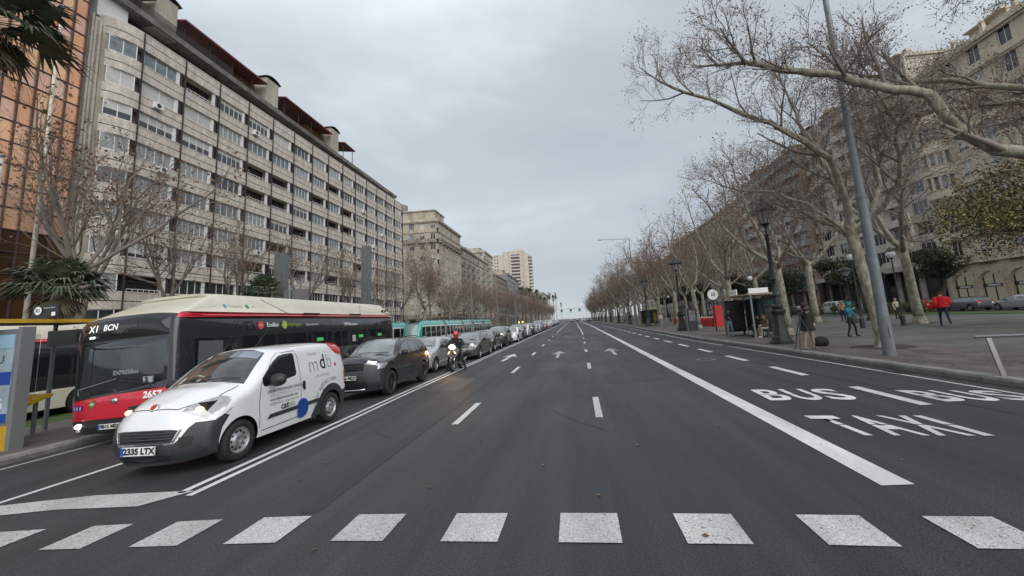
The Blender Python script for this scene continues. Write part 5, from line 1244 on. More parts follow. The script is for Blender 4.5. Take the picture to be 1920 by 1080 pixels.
# ---- right side
M_SAND = mat('sandstone blocks', (.62, .55, .43), .85, var=.45, vscale=.9, bump=.5, bscale=8, v2=(1, 1, .6), fine=(7, .14), col2=(.44, .385, .295))
def shop_building():
    X, Ya, Yb = 52, 30, 59.4
    root = block('stone_building', 'ornate sandstone building with arched shop windows and a round bay tower at the right', X, Ya, Yb, 8, 3.35, 0, M_SAND, 1, bay=3.7, win=(1.5, 2.1, 2), z0=.2, styles='ddajkc', gf=5.6, rail='baluster', bal=lambda i, f, n: f == 0 or (f in (3, 6) and i % 2 == 0), balw=2.8, seed=21, pilaster=False)
    Lw = Yb-Ya
    for o in kids(root):   # the ground floor gets arches instead of plain shop fronts
        if o.name.startswith('window') and abs(o.location.z-.02) < 1e-3:
            for c in kids(o): bpy.data.objects.remove(c)
            bpy.data.objects.remove(o)
    n = 8; bw = Lw/n
    # arch wall panel by cdt, extruded
    outer = [(0, 0), (bw/2-1.45, 0)]+[(bw/2-1.45, 2.85)]+[(bw/2+1.45*math.cos(a), 2.85+1.45*math.sin(a)) for a in [PI-PI*k/14 for k in range(1, 14)]]+[(bw/2+1.45, 2.85), (bw/2+1.45, 0), (bw, 0), (bw, 5.1), (0, 5.1)]
    vs, fs = cdt(outer, [], [])
    fs = [f for f in fs if in_poly((sum(vs[i][0] for i in f)/3, sum(vs[i][1] for i in f)/3), outer)]
    b = MB(); b.add([(x, -.25, z) for x, z in vs], fs)
    m = len(outer); b.add([(x, -.25, z) for x, z in outer]+[(x, .5, z) for x, z in outer], [(i, (i+1) % m, (i+1) % m+m, i+m) for i in range(m)])
    am = b.mesh('arch_front', M_SAND, fixn=True)
    cs = MB(); cs.box(-.42, .42, 0, .06, 0, .32); csm = cs.mesh('stone_course', M_SAND)
    vous = MB(); vous.box(-.14, .14, 0, .07, 0, .52); vm = vous.mesh('voussoir', M_SAND)
    shopm = mat('lit shop interior', (.16, .16, .12), .15, emit=(.75, .74, .55), estr=.07)
    for i in range(n):
        o = put('arch_front', am, root, (i*bw, 0, 0))
        for k in range(9):
            a = PI*(k+.5)/9; q = put('voussoir', vm, root, (i*bw+bw/2+1.48*math.cos(a), -.31, 2.85+1.48*math.sin(a))); q.rotation_euler = (0, PI/2-a, 0)
        for k in range(12):
            ww = (k % 2)*.12
            for xx in (i*bw+.22, i*bw+bw-.22):
                q = put('stone_course', csm, root, (xx, -.30, .1+k*.36)); q.scale = (.40+.08*(k % 2), 1, .93)
        b = MB(); b.box(i*bw+bw/2-1.42, i*bw+bw/2+1.42, .30, .34, .3, 4.28); b.build('shop_glass', shopm, root)
        b = MB(); b.box(i*bw+bw/2-1.34, i*bw+bw/2+1.34, .12, .3, 2.35, 2.75); o = b.build('shop_sign', M_RAIL, root)
        b = MB(); b.box(i*bw+bw/2-.8, i*bw+bw/2+.8, .1, .119, 2.44, 2.66); b.build('sign_lettering', mat('sign white', (.6, .6, .6), .5), o)
        for xx in (-1.32, -.05, 1.25): b = MB(); b.box(i*bw+bw/2+xx, i*bw+bw/2+xx+.07, .2, .3, 0, 3.9); b.build('shop_mullion', M_RAIL, root)
    # round bay at the far (left in the photograph) end
    bx = 1.9
    b = MB(); b.lathe([(.3, 13.2), (1.9, 14.6), (1.95, 14.8)], 20, c=(bx, .1, 0)); 
    for f in range(3):
        z = 14.8+f*3.35; b.lathe([(1.95, z), (1.85, z+.05), (1.85, z+.9), (1.95, z+.95), (1.95, z+1.02)], 20, c=(bx, .1, 0)); b.lathe([(1.86, z+2.75), (1.95, z+2.85), (1.95, z+3.35)], 20, c=(bx, .1, 0))
        for k in range(8):
            a = -PI+k*PI/7; b.box(bx+1.80*math.cos(a)-.12, bx+1.80*math.cos(a)+.12, .1+1.80*math.sin(a)-.12, .1+1.80*math.sin(a)+.12, z+1, z+2.8)
    b.lathe([(2.05, 24.9), (2.1, 25.2), (1.4, 26.3), (.5, 27.6), (.05, 28.4)], 20, c=(bx, .1, 0)); b.build('bay_tower', M_SAND, root)
    g = MB(); g.cyl((bx, .1, 15), (bx, .1, 24.8), 1.68, n=20); g.build('bay_glass', WG[0], root)
    for zz in (9.0, 15.7, 22.4, 29):
        b = MB(); b.box(0, Lw, -.35, -.02, zz, zz+.25); b.box(0, Lw, -.2, -.02, zz-.25, zz); b.build('string_course', M_SAND, root)
    # parapet finials
    for k in range(9): b = MB(); b.box(k*bw-.2, k*bw+.2, -.3, .1, 32.6, 33.9); b.ell((k*bw, -.1, 34.1), (.28, .28, .35), 8, 6); b.build('finial', M_SAND, root)
shop_building()
R2 = block('balcony_building', 'concrete apartment building with curved loggias and louvred shutters left of the sandstone one', 52, 59.6, 86, 10, 3.1, 0, mat('buff concrete', (.56, .515, .44), .85, var=.3, vscale=.8), 1, bay=4.4, win=(2.6, 1.9, 3), z0=.2, styles='dad', gf=6.5, bal=lambda i, f, n: i % 2 == 0, balw=3.8, rail='solid', seed=22, cornice=False)
b = MB(); b.box(-.05, 26.4, -2.2, 0, 5.6, 6.4); b.build('canopy', M_BEIGE, R2)
for k in range(5):
    b = MB(); b.box(1+k*5.4, 1.5+k*5.4, -2.0, -1.5, 0, 5.6); b.build('canopy_column', M_DARK, R2)
for f in range(5):
    for k in range(10): b = MB(); b.box(5.2+k*.17, 5.28+k*.17, -.12, -.02, 22.2+f*3.1-2*3.1, 24.6+f*3.1-6.2); b.build('shutter_slat', M_FRAME, R2)
R3 = block('terraced_building', 'building with long green glass balcony fronts behind the second row of plane trees', 50, 86.5, 116, 10, 3.1, 0, mat('brick brown facade', (.32, .25, .20), .85, var=.3, vscale=1), 1, bay=5.0, win=(3.0, 1.9, 3), z0=.2, styles='da', gf=4.5, bal=lambda i, f, n: True, balw=4.9, rail='glass', seed=23, cornice=False)
block('apartment_building', 'pale apartment building with iron balconies half hidden by the plane trees on the right', 50, 116.5, 150, 9, 3.1, 0, M_STONE2, 1, z0=.2, styles='ddajkc', gf=4.5, bal=lambda i, f, n: i % 2, seed=24)
block('apartment_building', 'brown brick apartment building far back on the right behind the trees', 50, 151, 200, 9, 3.1, 0, M_STONE3, 1, z0=.2, styles='ddajkc', gf=4.5, bal=lambda i, f, n: i % 2, seed=25)
block('apartment_building', 'grey building farthest back on the right side, only glimpsed through twigs', 50, 201, 300, 8, 3.1, 0, M_STONE2, 1, bay=4.2, z0=.2, styles='da', gf=4.5, seed=26)
# ------------------------------------------------------------ trees
def bark_mat(name, c1, c2, c3):
    m = bpy.data.materials.new(name); m.use_nodes = True; nt = m.node_tree; N = nt.nodes; L = nt.links; p = N['Principled BSDF']; p.inputs['Roughness'].default_value = .85
    g = N.new('ShaderNodeNewGeometry'); mp_ = N.new('ShaderNodeMapping'); mp_.inputs['Scale'].default_value = (1, 1, .55); L.new(g.outputs['Position'], mp_.inputs['Vector'])
    t = N.new('ShaderNodeTexNoise'); t.inputs['Scale'].default_value = 7; t.inputs['Detail'].default_value = 4; L.new(mp_.outputs[0], t.inputs['Vector'])
    r = N.new('ShaderNodeValToRGB'); e = r.color_ramp.elements; e[0].position = .38; e[0].color = (*c1, 1); e[1].position = .60; e[1].color = (*c3, 1); q = e.new(.48); q.color = (*c2, 1)
    L.new(t.outputs['Fac'], r.inputs['Fac'])
    t2 = N.new('ShaderNodeTexNoise'); t2.inputs['Scale'].default_value = 30; L.new(g.outputs['Position'], t2.inputs['Vector'])
    b = N.new('ShaderNodeBump'); b.inputs['Strength'].default_value = .5; b.inputs['Distance'].default_value = .02; L.new(t2.outputs['Fac'], b.inputs['Height']); L.new(b.outputs['Normal'], p.inputs['Normal'])
    L.new(r.outputs['Color'], p.inputs['Base Color']); MATS[name] = m; return m
M_BARK = bark_mat('plane bark', (.15, .145, .108), (.205, .195, .148), (.30, .285, .225))
M_TWIG = mat('twig bark', (.19, .16, .14), .9)
M_LEAF = [mat('dry plane leaf', (.27, .155, .11), .85, var=.6, vscale=3, col2=(.13, .075, .055)), mat('ochre plane leaf', (.28, .18, .10), .85, var=.5, vscale=2)]
def wob(rr, s): return Vector((rr.gauss(0, s), rr.gauss(0, s), rr.gauss(0, s)))
class Tree:
    def __init__(s, seed, sides=(9, 7, 5, 3, 3), leafn=3, leaf=.085, lvl=4):
        s.r = random.Random(seed); s.tr = MB(); s.br = MB(); s.lf = MB(); s.sides = sides; s.leafn = leafn; s.leaf = leaf; s.lvl = lvl; s.bark = M_BARK
    def limb(s, p, d, ln, rad, lv, up=.12, end=.35, n=None, wb=.10):
        rr = s.r; n = n or max(3, int(ln/(.75 if lv < 2 else .5))); pts = [p.copy()]; rd = [rad]; ds = [d.copy()]
        d = d.normalized(); st = ln/n
        for i in range(n):
            d = (d+wob(rr, wb)+Vector((0, 0, up*st))).normalized(); p = p+d*st; pts.append(p.copy()); ds.append(d.copy()); rd.append(rad*(1-(1-end)*(i+1)/n))
        (s.tr if lv <= 1 else s.br).tube(pts, rd, s.sides[min(lv, 4)], cap=lv < 2)
        return pts, rd, ds
    def leaves(s, p, k, sp=.12):
        rr = s.r
        for _ in range(k):
            c = p+wob(rr, sp); a = wob(rr, 1).normalized(); b_ = a.cross(wob(rr, 1)).normalized(); q = s.leaf*rr.uniform(.5, 1.15)
            v = [c+a*q, c+b_*q*.8, c-a*q*.7, c-b_*q*.8+a*.2*q]; s.lf.mi = rr.random() < .35
            s.lf.add([tuple(x) for x in v], [(0, 1, 2, 3)])
    def spread(s, pts, rd, ds, lv, ln, count, start=.25, ang=(.5, 1.0), up=.12):
        """children along a limb, down to twigs with leaves"""
        rr = s.r
        if lv > s.lvl:
            return
        for k in range(count):
            t = start+(1-start)*(k+rr.random())/count; x = t*(len(pts)-1); i = min(int(x), len(pts)-2); f = x-i
            p = pts[i].lerp(pts[i+1], f); r0 = rd[i]+(rd[i+1]-rd[i])*f; d = ds[i+1]
            side = d.cross(wob(rr, 1)); side.normalize(); a = rr.uniform(*ang)
            nd = (d*math.cos(a)+side*math.sin(a)+Vector((0, 0, .15))).normalized()
            l = ln*rr.uniform(.6, 1.2)*(1-.35*t); r1 = max(.006, r0*rr.uniform(.42, .62))
            q = s.limb(p, nd, l, r1, lv, up=up, end=.4, wb=.16)
            s.spread(*q, lv+1, ln*.55, [0, 0, 6, 5, 5, 4][min(lv+1, 5)], .15, up=up*.6)
            if lv >= s.lvl-1:
                if rr.random() < .9: s.leaves(q[0][-1], rr.randint(0, s.leafn)); 
                if rr.random() < .5: s.leaves(q[0][len(q[0])//2], rr.randint(0, 2))
        # the limb goes on past its tip
    def meshes(s, nm='plane'):
        tm = s.tr.mesh('trunk', s.bark, True); bm_ = s.br.mesh('branches', M_TWIG, True); lm = s.lf.mesh('crown', M_LEAF) if s.lf.f else None
        return tm, bm_, lm
def knobby(s, p, d, hts, rad):
    return s.limb(p, d, hts, rad, 0, up=.0, end=.72, wb=.035)
def plane_tree(seed, h=4.0, rad=.24, nl=4, llen=4.6, spread_=.72, up=.17, sub=8, lean=(0, 0), flare=True, leafn=5, bark=None):
    s = Tree(seed, leafn=leafn); rr = s.r; s.bark = bark or M_BARK
    if flare: s.tr.tube([(0, 0, -.25), (0, 0, .05), (0, 0, .45)], [rad*1.7, rad*1.35, rad*1.02], 10, cap=False)
    pts, rd, ds = s.limb(Vector((0, 0, .3)), Vector((lean[0], lean[1], 1)), h-.3, rad, 0, up=.05, end=.85, wb=.03)
    top = pts[-1]; s.tr.ell(tuple(top), (rad*1.02, rad*1.02, rad*1.1), 10, 7)
    for k in range(nl):
        a = 2*PI*(k+rr.uniform(-.2, .2))/nl; d = Vector((math.cos(a)*spread_, math.sin(a)*spread_, rr.uniform(.45, 1.0)))
        q = s.limb(top-Vector((0, 0, .12*k)), d, llen*rr.uniform(.8, 1.15), rad*rr.uniform(.5, .68), 1, up=up, end=.45, wb=.13)
        s.spread(*q, 2, llen*.62, sub, .22, up=up)
        q2 = s.limb(q[0][-1], q[2][-1], llen*.6, q[1][-1], 2, up=up*.5, end=.3, wb=.14); s.spread(*q2, 3, llen*.38, 6, .1)
        if rr.random() < .7:
            i = len(q[0])//3; q3 = s.limb(q[0][i], (q[2][i]+Vector((0, 0, 1.1))), llen*.75, q[1][i]*.62, 2, up=.1, end=.35); s.spread(*q3, 3, llen*.42, 6, .2)
    return s.meshes()
def place_tree(ms, x, y, z, rz, label, group, sc=1.0, name='plane_tree', sz=None):
    t = empty(name, (x, y, z), rz, label, 'tree', group); t.scale = (sc, sc, sz or sc)
    put('trunk', ms[0], t); b_ = put('branches', ms[1], t)
    if ms[2]: put('crown', ms[2], t)
    return t
V = [plane_tree(s_, h=h_, nl=n_, rad=r_, llen=l_) for s_, h_, n_, r_, l_ in ((1, 4.4, 4, .24, 6.2), (2, 4.0, 5, .26, 6.4), (3, 4.8, 4, .25, 6.8), (4, 4.3, 4, .23, 6.0))]
VS = [plane_tree(s_, h=5.2, nl=4, rad=.15, llen=4.8, spread_=.6, up=.26, sub=7, flare=False, leafn=1, bark=M_TWIG) for s_ in (11, 12, 13)]
V2 = [plane_tree(s_, h=4.6, nl=4, rad=.27, llen=5.6, spread_=.8, up=.17, sub=5, leafn=2) for s_ in (21, 22, 23)]
rt = random.Random(77)
GR1 = 'plane trees lining the right kerb'; GR2 = 'plane trees in the second row across the promenade'; GL = 'bare plane trees in front of the left buildings'
# nearest visible tree, hand-shaped: leaning trunk with limbs that arch over the road
def near_tree():
    s = Tree(5, leafn=2, leaf=.032, lvl=5); rr = s.r
    s.tr.tube([(0, 0, -.1), (0, 0, .06), (0, 0, .5)], [.36, .27, .20], 12, cap=False)
    base = [(0, 0, .3), (-.08, 0, 1.4), (-.2, .05, 2.6), (-.3, .05, 3.6), (-.36, .1, 4.4)]
    s.tr.tube(base, [.205, .19, .185, .19, .20], 12, cap=False)
    top = Vector(base[-1])
    limbs = [([(-.36,.1,4.3),(-.6,-.3,5.6),(-1.2,-.8,7.2),(-2.6,-.8,8.3),(-3.7,-.8,9.1),(-5.4,-.8,10.0),(-6.8,-.8,10.7)], .15),
             ([(-.36,.1,4.3),(-1.0,.0,4.9),(-1.9,.0,5.7),(-3.0,.2,6.3),(-4.3,.4,6.6)], .09),
             ([(-.36,.1,4.3),(-.2,.3,5.6),(-.5,.6,7.1),(-.9,1.0,8.8),(-1.2,1.2,10.6)], .13),
             ([(-.3,.1,4.3),(.5,.1,5.1),(.9,.0,6.3),(.8,-.2,7.8),(.4,-.3,9.6)], .13),
             ([(-.36,.1,4.2),(-.5,.9,4.9),(-.9,2.0,5.6),(-1.5,3.1,6.6),(-2.0,4.0,7.9)], .12),
             ([(-.3,.1,4.3),(.4,-.8,5.1),(.3,-1.9,6.2),(-.3,-2.8,7.4),(-1.2,-3.3,8.6)], .11)]
    for pts, r0 in limbs:
        P = [Vector(p) for p in pts]; n = len(P); rd = [r0*(1-.62*i/(n-1)) for i in range(n)]
        Q = []; RD = []
        for i in range(n-1):
            for j in range(3): Q.append(P[i].lerp(P[i+1], j/3)+wob(rr, .035)); RD.append(rd[i]+(rd[i+1]-rd[i])*j/3)
        Q.append(P[-1]); RD.append(rd[-1]); ds = [(Q[min(i+1, len(Q)-1)]-Q[max(i-1, 0)]).normalized() for i in range(len(Q))]
        s.tr.tube(Q, RD, 9, cap=False); s.spread(Q, RD, ds, 2, 2.7, 10, .25, up=.1)
        q2 = s.limb(Q[-1], ds[-1], 1.6, RD[-1], 2, up=.1, end=.3); s.spread(*q2, 3, 1.6, 9, .1)
    return s.meshes()
NT = near_tree()
place_tree(NT, 11.45, 16.3, .15, 0, 'mottled leaning plane trunk directly behind the tall grey mast', GR1)
def over_tree():
    """tree outside the right edge of the frame whose big limb crosses the top right corner"""
    s = Tree(8, leafn=2, leaf=.028, lvl=5); rr = s.r
    s.tr.tube([(0, 0, -.1), (0, 0, .5), (.0, .1, 2.2), (.0, .1, 4.1)], [.42, .30, .27, .26], 12, cap=False)
    limbs = [([(0,.1,3.9),(-1.2,.5,4.2),(-2.7,1.0,4.45),(-3.4,1.3,4.75),(-3.95,1.4,5.4),(-4.35,1.4,6.2),(-5.4,1.5,6.65),(-6.3,1.6,7.0),(-7.2,1.7,7.3),(-8.0,1.8,7.65)], .155),
             ([(0,.1,4.0),(-.2,-.2,5.2),(-.8,-.3,6.2),(-1.7,-.1,7.2),(-2.9,.2,8.0),(-4.2,.5,8.6)], .14),
             ([(0,.1,4.0),(.3,1.0,5.0),(.2,2.2,6.0),(-.3,3.6,6.8),(-.9,5.0,7.5)], .14),
             ([(0,.1,4.0),(-.3,.9,5.2),(-1.2,2.4,6.6),(-2.2,4.0,7.9),(-2.9,5.0,8.8)], .12)]
    for pts, r0 in limbs:
        P = [Vector(p) for p in pts]; n = len(P); rd = [r0*(1-.6*i/(n-1)) for i in range(n)]
        Q = []; RD = []
        for i in range(n-1):
            for j in range(3): Q.append(P[i].lerp(P[i+1], j/3)+wob(rr, .03)); RD.append((rd[i]+(rd[i+1]-rd[i])*j/3)*(1+.12*(rr.random() < .15)))
        Q.append(P[-1]); RD.append(rd[-1]); ds = [(Q[min(i+1, len(Q)-1)]-Q[max(i-1, 0)]).normalized() for i in range(len(Q))]
        s.tr.tube(Q, RD, 10, cap=False); s.spread(Q, RD, ds, 2, 1.9, 10, .3, up=.1)
        for k in range(2):
            q2 = s.limb(Q[-1], ds[-1]+wob(rr, .4), 1.2, RD[-1]*.8, 2, up=.06, end=.3); s.spread(*q2, 3, 1.2, 8, .05)
    return s.meshes()
OT = over_tree()
place_tree(OT, 12.6, 7.6, .15, 0, 'plane tree beyond the right edge whose thick limb crosses the top right corner', GR1)
k = 0
for y in [25.6, 34.2, 42.6, 51, 59.4, 68]+[76.5+8.5*i for i in range(26)]:
    lab = {25.6: 'plane tree rising behind the near bus shelter roof', 34.2: 'plane tree standing just beyond the near bus shelter', 42.6: 'pale plane trunk in front of the red bicycle station', 51: 'plane tree beside the far end of the red bicycle station'}.get(y, nth('k')+' plane tree beyond the bicycle station in the right kerbside row')
    place_tree(V[k % 4] if y > 45 else V2[k % 3], 12.6+rt.uniform(-.3, .3)+(0 if y > 70 else 0), y, .15, rt.uniform(0, 6), lab, GR1, rt.uniform(.9, 1.06)*(.97 if y < 60 else 1.02)); k += 1
for y in [17.6, 28.8, 40.3, 51.5, 62.5]+[73+10*i for i in range(20)]:
    lab = {28.8: 'stout plane tree with thick forked limbs behind the red jacketed person', 40.3: 'plane tree with knobbly pollarded limbs beyond the photographer', 17.6: 'plane tree of the second row cut off by the right edge'}.get(y, nth('p')+' farther plane tree of the second promenade row on the right')
    place_tree(V2[k % 3], 22.8, y, .15, rt.uniform(0, 6), lab, GR2, rt.uniform(1.0, 1.2)); k += 1
for y in [74, 88, 104, 122, 150]:
    place_tree(V[k % 4], 37+rt.uniform(-.6, .6), y+rt.uniform(-1, 1), .15, rt.uniform(0, 6), nth('v')+' plane tree from the camera on the grass verge before the right buildings', 'plane trees on the far verge', rt.uniform(1.0, 1.25)); k += 1
for x, y in [(-28.5, 21.6), (-26, 19.2), (-28, 27), (-28, 32), (-28.5, 41), (-28, 49), (-28, 57), (-28, 65)]:
    place_tree(VS[k % 3], x, y, -.43, rt.uniform(0, 6), nth('b')+' slender bare plane tree from the left before the banded apartment block' if x < -26 else 'slender bare plane tree low beside the tall palm trunk at the left edge', GL, rt.uniform(1.0, 1.2)*(1.08 if y < 23 else 1)); k += 1
for i in range(34):
    y = 73+8.2*i; place_tree(VS[k % 3] if i % 3 else V[k % 4], -28+rt.uniform(-1, 1), y, -.43, rt.uniform(0, 6), nth('l')+' bare plane tree past the banded block in the long left row', GL, rt.uniform(1.05, 1.3)); k += 1
for i in range(22):
    y = 112+9*i; place_tree(VS[k % 3], -14.5+rt.uniform(-.6, .6), y, -.2, rt.uniform(0, 6), nth('m')+' small bare plane tree of the median between traffic and tram track', 'plane trees on the median strip', rt.uniform(.8, 1.0)); k += 1
# ---- palms
M_PALM = mat('palm frond', (.095, .12, .075), .6, var=.5, vscale=2); M_PALMD = mat('dry palm frond', (.15, .12, .075), .8); M_PTR = mat('palm trunk', (.13, .105, .08), .95, var=.5, vscale=6, bump=.8, bscale=12)
def palm(seed, h, rad, fan=True, fl=1.6, nf=46, dry=14, tr=.2):
    rr = random.Random(seed); t = MB(); n = 10
    t.tube([(0.05*math.sin(i*.7), .05*math.cos(i*.5), h*i/n) for i in range(n+1)], [tr*1.35 if i == 0 else tr*(1+.08*(i % 2))*(1.0-.2*i/n) for i in range(n+1)], 10)
    f = MB()
    for k in range(nf+dry):
        dead = k >= nf; a = rr.uniform(0, 2*PI); el = rr.uniform(-.15, 1.35) if not dead else rr.uniform(-1.35, -.6); f.mi = 1 if dead else 0
        d = Vector((math.cos(a)*math.cos(el), math.sin(a)*math.cos(el), math.sin(el))); base = Vector((0, 0, h)); st = fl*rr.uniform(.7, 1.0)*(.7 if dead else 1)
        side = d.cross(Vector((0, 0, 1)))
        if side.length < .1: side = Vector((1, 0, 0))
        side.normalize(); upv = side.cross(d)
        if fan:
            hub = base+d*st*.55; f.tube([base, base+d*st*.3, hub], .015, 3, cap=False)
            m = 20
            for j in range(m):
                t_ = -1.15+2.3*j/(m-1); q = (d*math.cos(t_)+side*math.sin(t_)); L_ = st*rr.uniform(.55, .75)*(1-.15*abs(t_)); mid = hub+q*L_*.6+Vector((0, 0, -.02)); tip = hub+q*L_+Vector((0, 0, -L_*rr.uniform(.15, .5))); w = side*math.cos(t_)-d*math.sin(t_); w = w*.026*(st/1.0)
                f.add([tuple(hub), tuple(mid+w), tuple(tip), tuple(mid-w)], [(0, 1, 2, 3)])
        else:
            pts = []; p = base.copy(); dd = d.copy(); N_ = 7
            for j in range(N_+1):
                pts.append(p.copy()); dd = (dd+Vector((0, 0, -.2*(1 if not dead else .4)))).normalized(); p = p+dd*st/N_
            f.tube(pts, [.03*(1-.8*j/N_) for j in range(N_+1)], 3, cap=False)
            for j in range(1, N_*5):
                x = j/5; i = int(x); pp = pts[i].lerp(pts[min(i+1, N_)], x-i); ll = .42*math.sin(PI*min(1, x/N_*.85+.12))*fl/2.4
                for sg in (1, -1):
                    q = (side*sg+dd*.45+Vector((0, 0, -.35+rr.uniform(-.15, .15)))).normalized(); f.add([tuple(pp), tuple(pp+q*ll*.5+dd*.035), tuple(pp+q*ll), tuple(pp+q*ll*.5-dd*.02)], [(0, 1, 2, 3)])
    return t.mesh('trunk', M_PTR, True), f.mesh('crown', [M_PALM, M_PALMD])
def place_palm(ms, x, y, z, label, group=None, sc=1, sz=None, rz=0, name='palm_tree'):
    t = empty(name, (x, y, z), rz, label, 'palm tree', group); t.scale = (sc, sc, sz or sc); put('trunk', ms[0], t); put('crown', ms[1], t)
place_palm(palm(1, 4.9, .2, True, 1.75, 80, 30, .24), -22, 15.9, -.43, 'bushy dark green fan palm behind the left bus shelter')
place_palm(palm(2, 15.6, .2, True, 2.8, 70, 40, .22), -22.6, 13.0, -.43, 'tall palm whose drooping fronds hang into the top left corner')
place_palm(palm(3, 5.6, .2, True, 1.5, 50, 10, .15), -22, 27.6, -.43, 'small fan palm above the bus roof, left of the grey sign board')
PF = [palm(5, 10, .2, True, 1.9, 44, 18, .22), palm(6, 10, .2, False, 2.6, 40, 12, .2)]
for i, (px, ty) in enumerate([(981, 545), (987, 542), (996, 548), (1004, 556), (1010, 551), (1016, 558), (1024, 565), (1033, 556), (1040, 562), (1045, 557), (1054, 575)]):
    y = 17.5*760/(1075-px); topz = 1.93+(602-ty)*y/760; place_palm(PF[i % 2], -17.5, y, -.43, nth('f')+' slim palm from the left in the distant palm row by the vanishing point', 'palms in the distant row', 1.0, (topz)/10.0, rz=i)
# ---- dense evergreen crowns
def leafy(seed, c, r, n, leafsize, cols, trunk=None, lobes=9, gap=.0):
    rr = random.Random(seed); b = MB(); L_ = []
    for k in range(lobes):
        v = wob(rr, 1); v.normalize(); L_.append((Vector((v.x*r[0]*.62, v.y*r[1]*.62, v.z*r[2]*.6)), rr.uniform(.35, .6)))
    for k in range(n):
        o, q = rr.choice(L_); v = wob(rr, 1); v.normalize(); v *= rr.random()**.33*q
        p = Vector(c)+o+Vector((v.x*r[0], v.y*r[1], v.z*r[2])); a = wob(rr, 1).normalized(); d = a.cross(wob(rr, 1)).normalized(); s_ = leafsize*rr.uniform(.6, 1.3); b.mi = rr.randrange(len(cols))
        b.add([tuple(p+a*s_), tuple(p+d*s_*.6), tuple(p-a*s_), tuple(p-d*s_*.6)], [(0, 1, 2, 3)])
    t = MB()
    if trunk:
        t.tube(trunk, [.22*(1-.1*i) for i in range(len(trunk))], 8)
        for o, q in L_: e_ = Vector(trunk[-1]); t.tube([e_, (e_+Vector(c)+o)/2+wob(rr, .2), Vector(c)+o], [.1, .06, .03], 5)
    return t.mesh('trunk', M_BARK if not trunk else mat('dark evergreen bark', (.06, .05, .04), .9), True) if trunk else None, b.mesh('crown', cols)
G1 = mat('olive foliage', (.17, .165, .05), .8, var=.5, vscale=1.5); G2 = mat('dark foliage', (.028, .038, .018), .8, var=.4, vscale=1.5); G3 = mat('brown foliage', (.14, .10, .06), .8); G4 = mat('ochre foliage', (.24, .20, .06), .8)
tm, cm = leafy(3, (-.6, 0, 6.0), (5.4, 5.0, 2.5), 15000, .075, [G1, G1, G2, G3, G4], [(0, 0, -.1), (.1, 0, 1.6), (0, .1, 3.2), (0, 0, 4.6)], lobes=26)
t = empty('broadleaf_tree', (24.6, 21.0, .15), 0, 'spreading olive and brown leafed tree at the right edge', 'tree'); put('trunk', tm, t); put('crown', cm, t)
tm, cm = leafy(4, (0, 0, 4.6), (2.6, 2.6, 1.7), 7000, .10, [G2, G2, mat('pine green', (.03, .05, .022), .8)], [(0, 0, -.1), (.2, 0, 1.3), (.5, .1, 2.6), (.2, 0, 3.6)], lobes=9)
for i, (x, y, s_) in enumerate([(33, 52, 1.2), (31.5, 62, 1.15), (41, 60, 1.3), (35, 76, 1.3), (36, 90, 1.5), (30, 100, 1.4), (33, 118, 1.5), (31, 135, 1.5), (35, 155, 1.6), (44, 52, 1.25)]):
    t = empty('evergreen_tree', (x, y, .15), i*1.3, ('dark evergreen tree on the verge behind the photographer' if i == 0 else nth('e')+' dark evergreen tree going back in the shade behind the plane rows'), 'tree', 'evergreen trees behind the promenade'); t.scale = (s_,)*3; put('trunk', tm, t); put('crown', cm, t)
tm, cm = leafy(6, (0, 0, .75), (2.4, .9, .75), 5000, .06, [G2, G1], lobes=8)
for i, (x, y) in enumerate([(36, 46), (36.3, 51), (36, 57), (36, 64), (36, 71), (36, 80)]):
    o = put('shrub', cm, None, (x, y, .15), PI/2+i*.1); tag(o, nth('s')+' low dark green shrub going back along the right grass verge', 'shrub', 'shrubs on the right verge')
# ------------------------------------------------------------ street furniture
def ornate_lamp():
    root = empty('street_lamp', (0, 0, 0)); b = MB()
    b.lathe([(.50, 0), (.50, .12), (.43, .16), (.40, .34), (.34, .42), (.30, .70), (.26, .80), (.25, 1.42), (.31, 1.52), (.36, 1.62), (.34, 1.70), (.2, 1.74)], 8); b.build('pedestal', M_IRON, root, smooth=25)
    b = MB(); b.lathe([(.2, 1.74), (.24, 1.8), (.24, 1.9), (.13, 2.0), (.13, 2.35), (.19, 2.4), (.19, 2.46), (.11, 2.55), (.10, 3.2), (.14, 3.25), (.095, 3.3), (.075, 5.5), (.12, 5.56), (.06, 5.65), (.055, 5.98), (.12, 6.05), (.08, 6.15)], 12); b.build('column', M_IRON, root, smooth=40)
    b = MB()
    for sg in (1, -1): b.tube([(0, 0, 5.8), (sg*.25, 0, 5.75), (sg*.4, 0, 5.95), (sg*.28, 0, 6.1)], .022, 5)
    b.build('scroll_bracket', M_IRON, root)
    g = mat('lamp glass', (.30, .31, .31), .15); b = MB(); b.lathe([(.19, 6.15), (.37, 6.75)], 8); b.build('lantern_glass', g, root)
    b = MB()
    for k in range(8):
        a = 2*PI*k/8; b.cyl((.19*math.cos(a), .19*math.sin(a), 6.15), (.375*math.cos(a), .375*math.sin(a), 6.76), .02, n=4)
    b.lathe([(.15, 6.1), (.22, 6.15), (.17, 6.2)], 8); b.build('lantern_frame', M_IRON, root)
    b = MB(); b.lathe([(.40, 6.74), (.58, 6.77), (.58, 6.85), (.50, 6.92), (.46, 7.02), (.33, 7.16), (.30, 7.26), (.16, 7.34), (.07, 7.40), (.10, 7.47), (.02, 7.6)], 12)
    for k in range(8): a = 2*PI*k/8; b.ell((.56*math.cos(a), .56*math.sin(a), 6.9), (.05, .05, .09), 6, 5)
    b.build('lantern_crown', M_IRON, root, smooth=35); return root
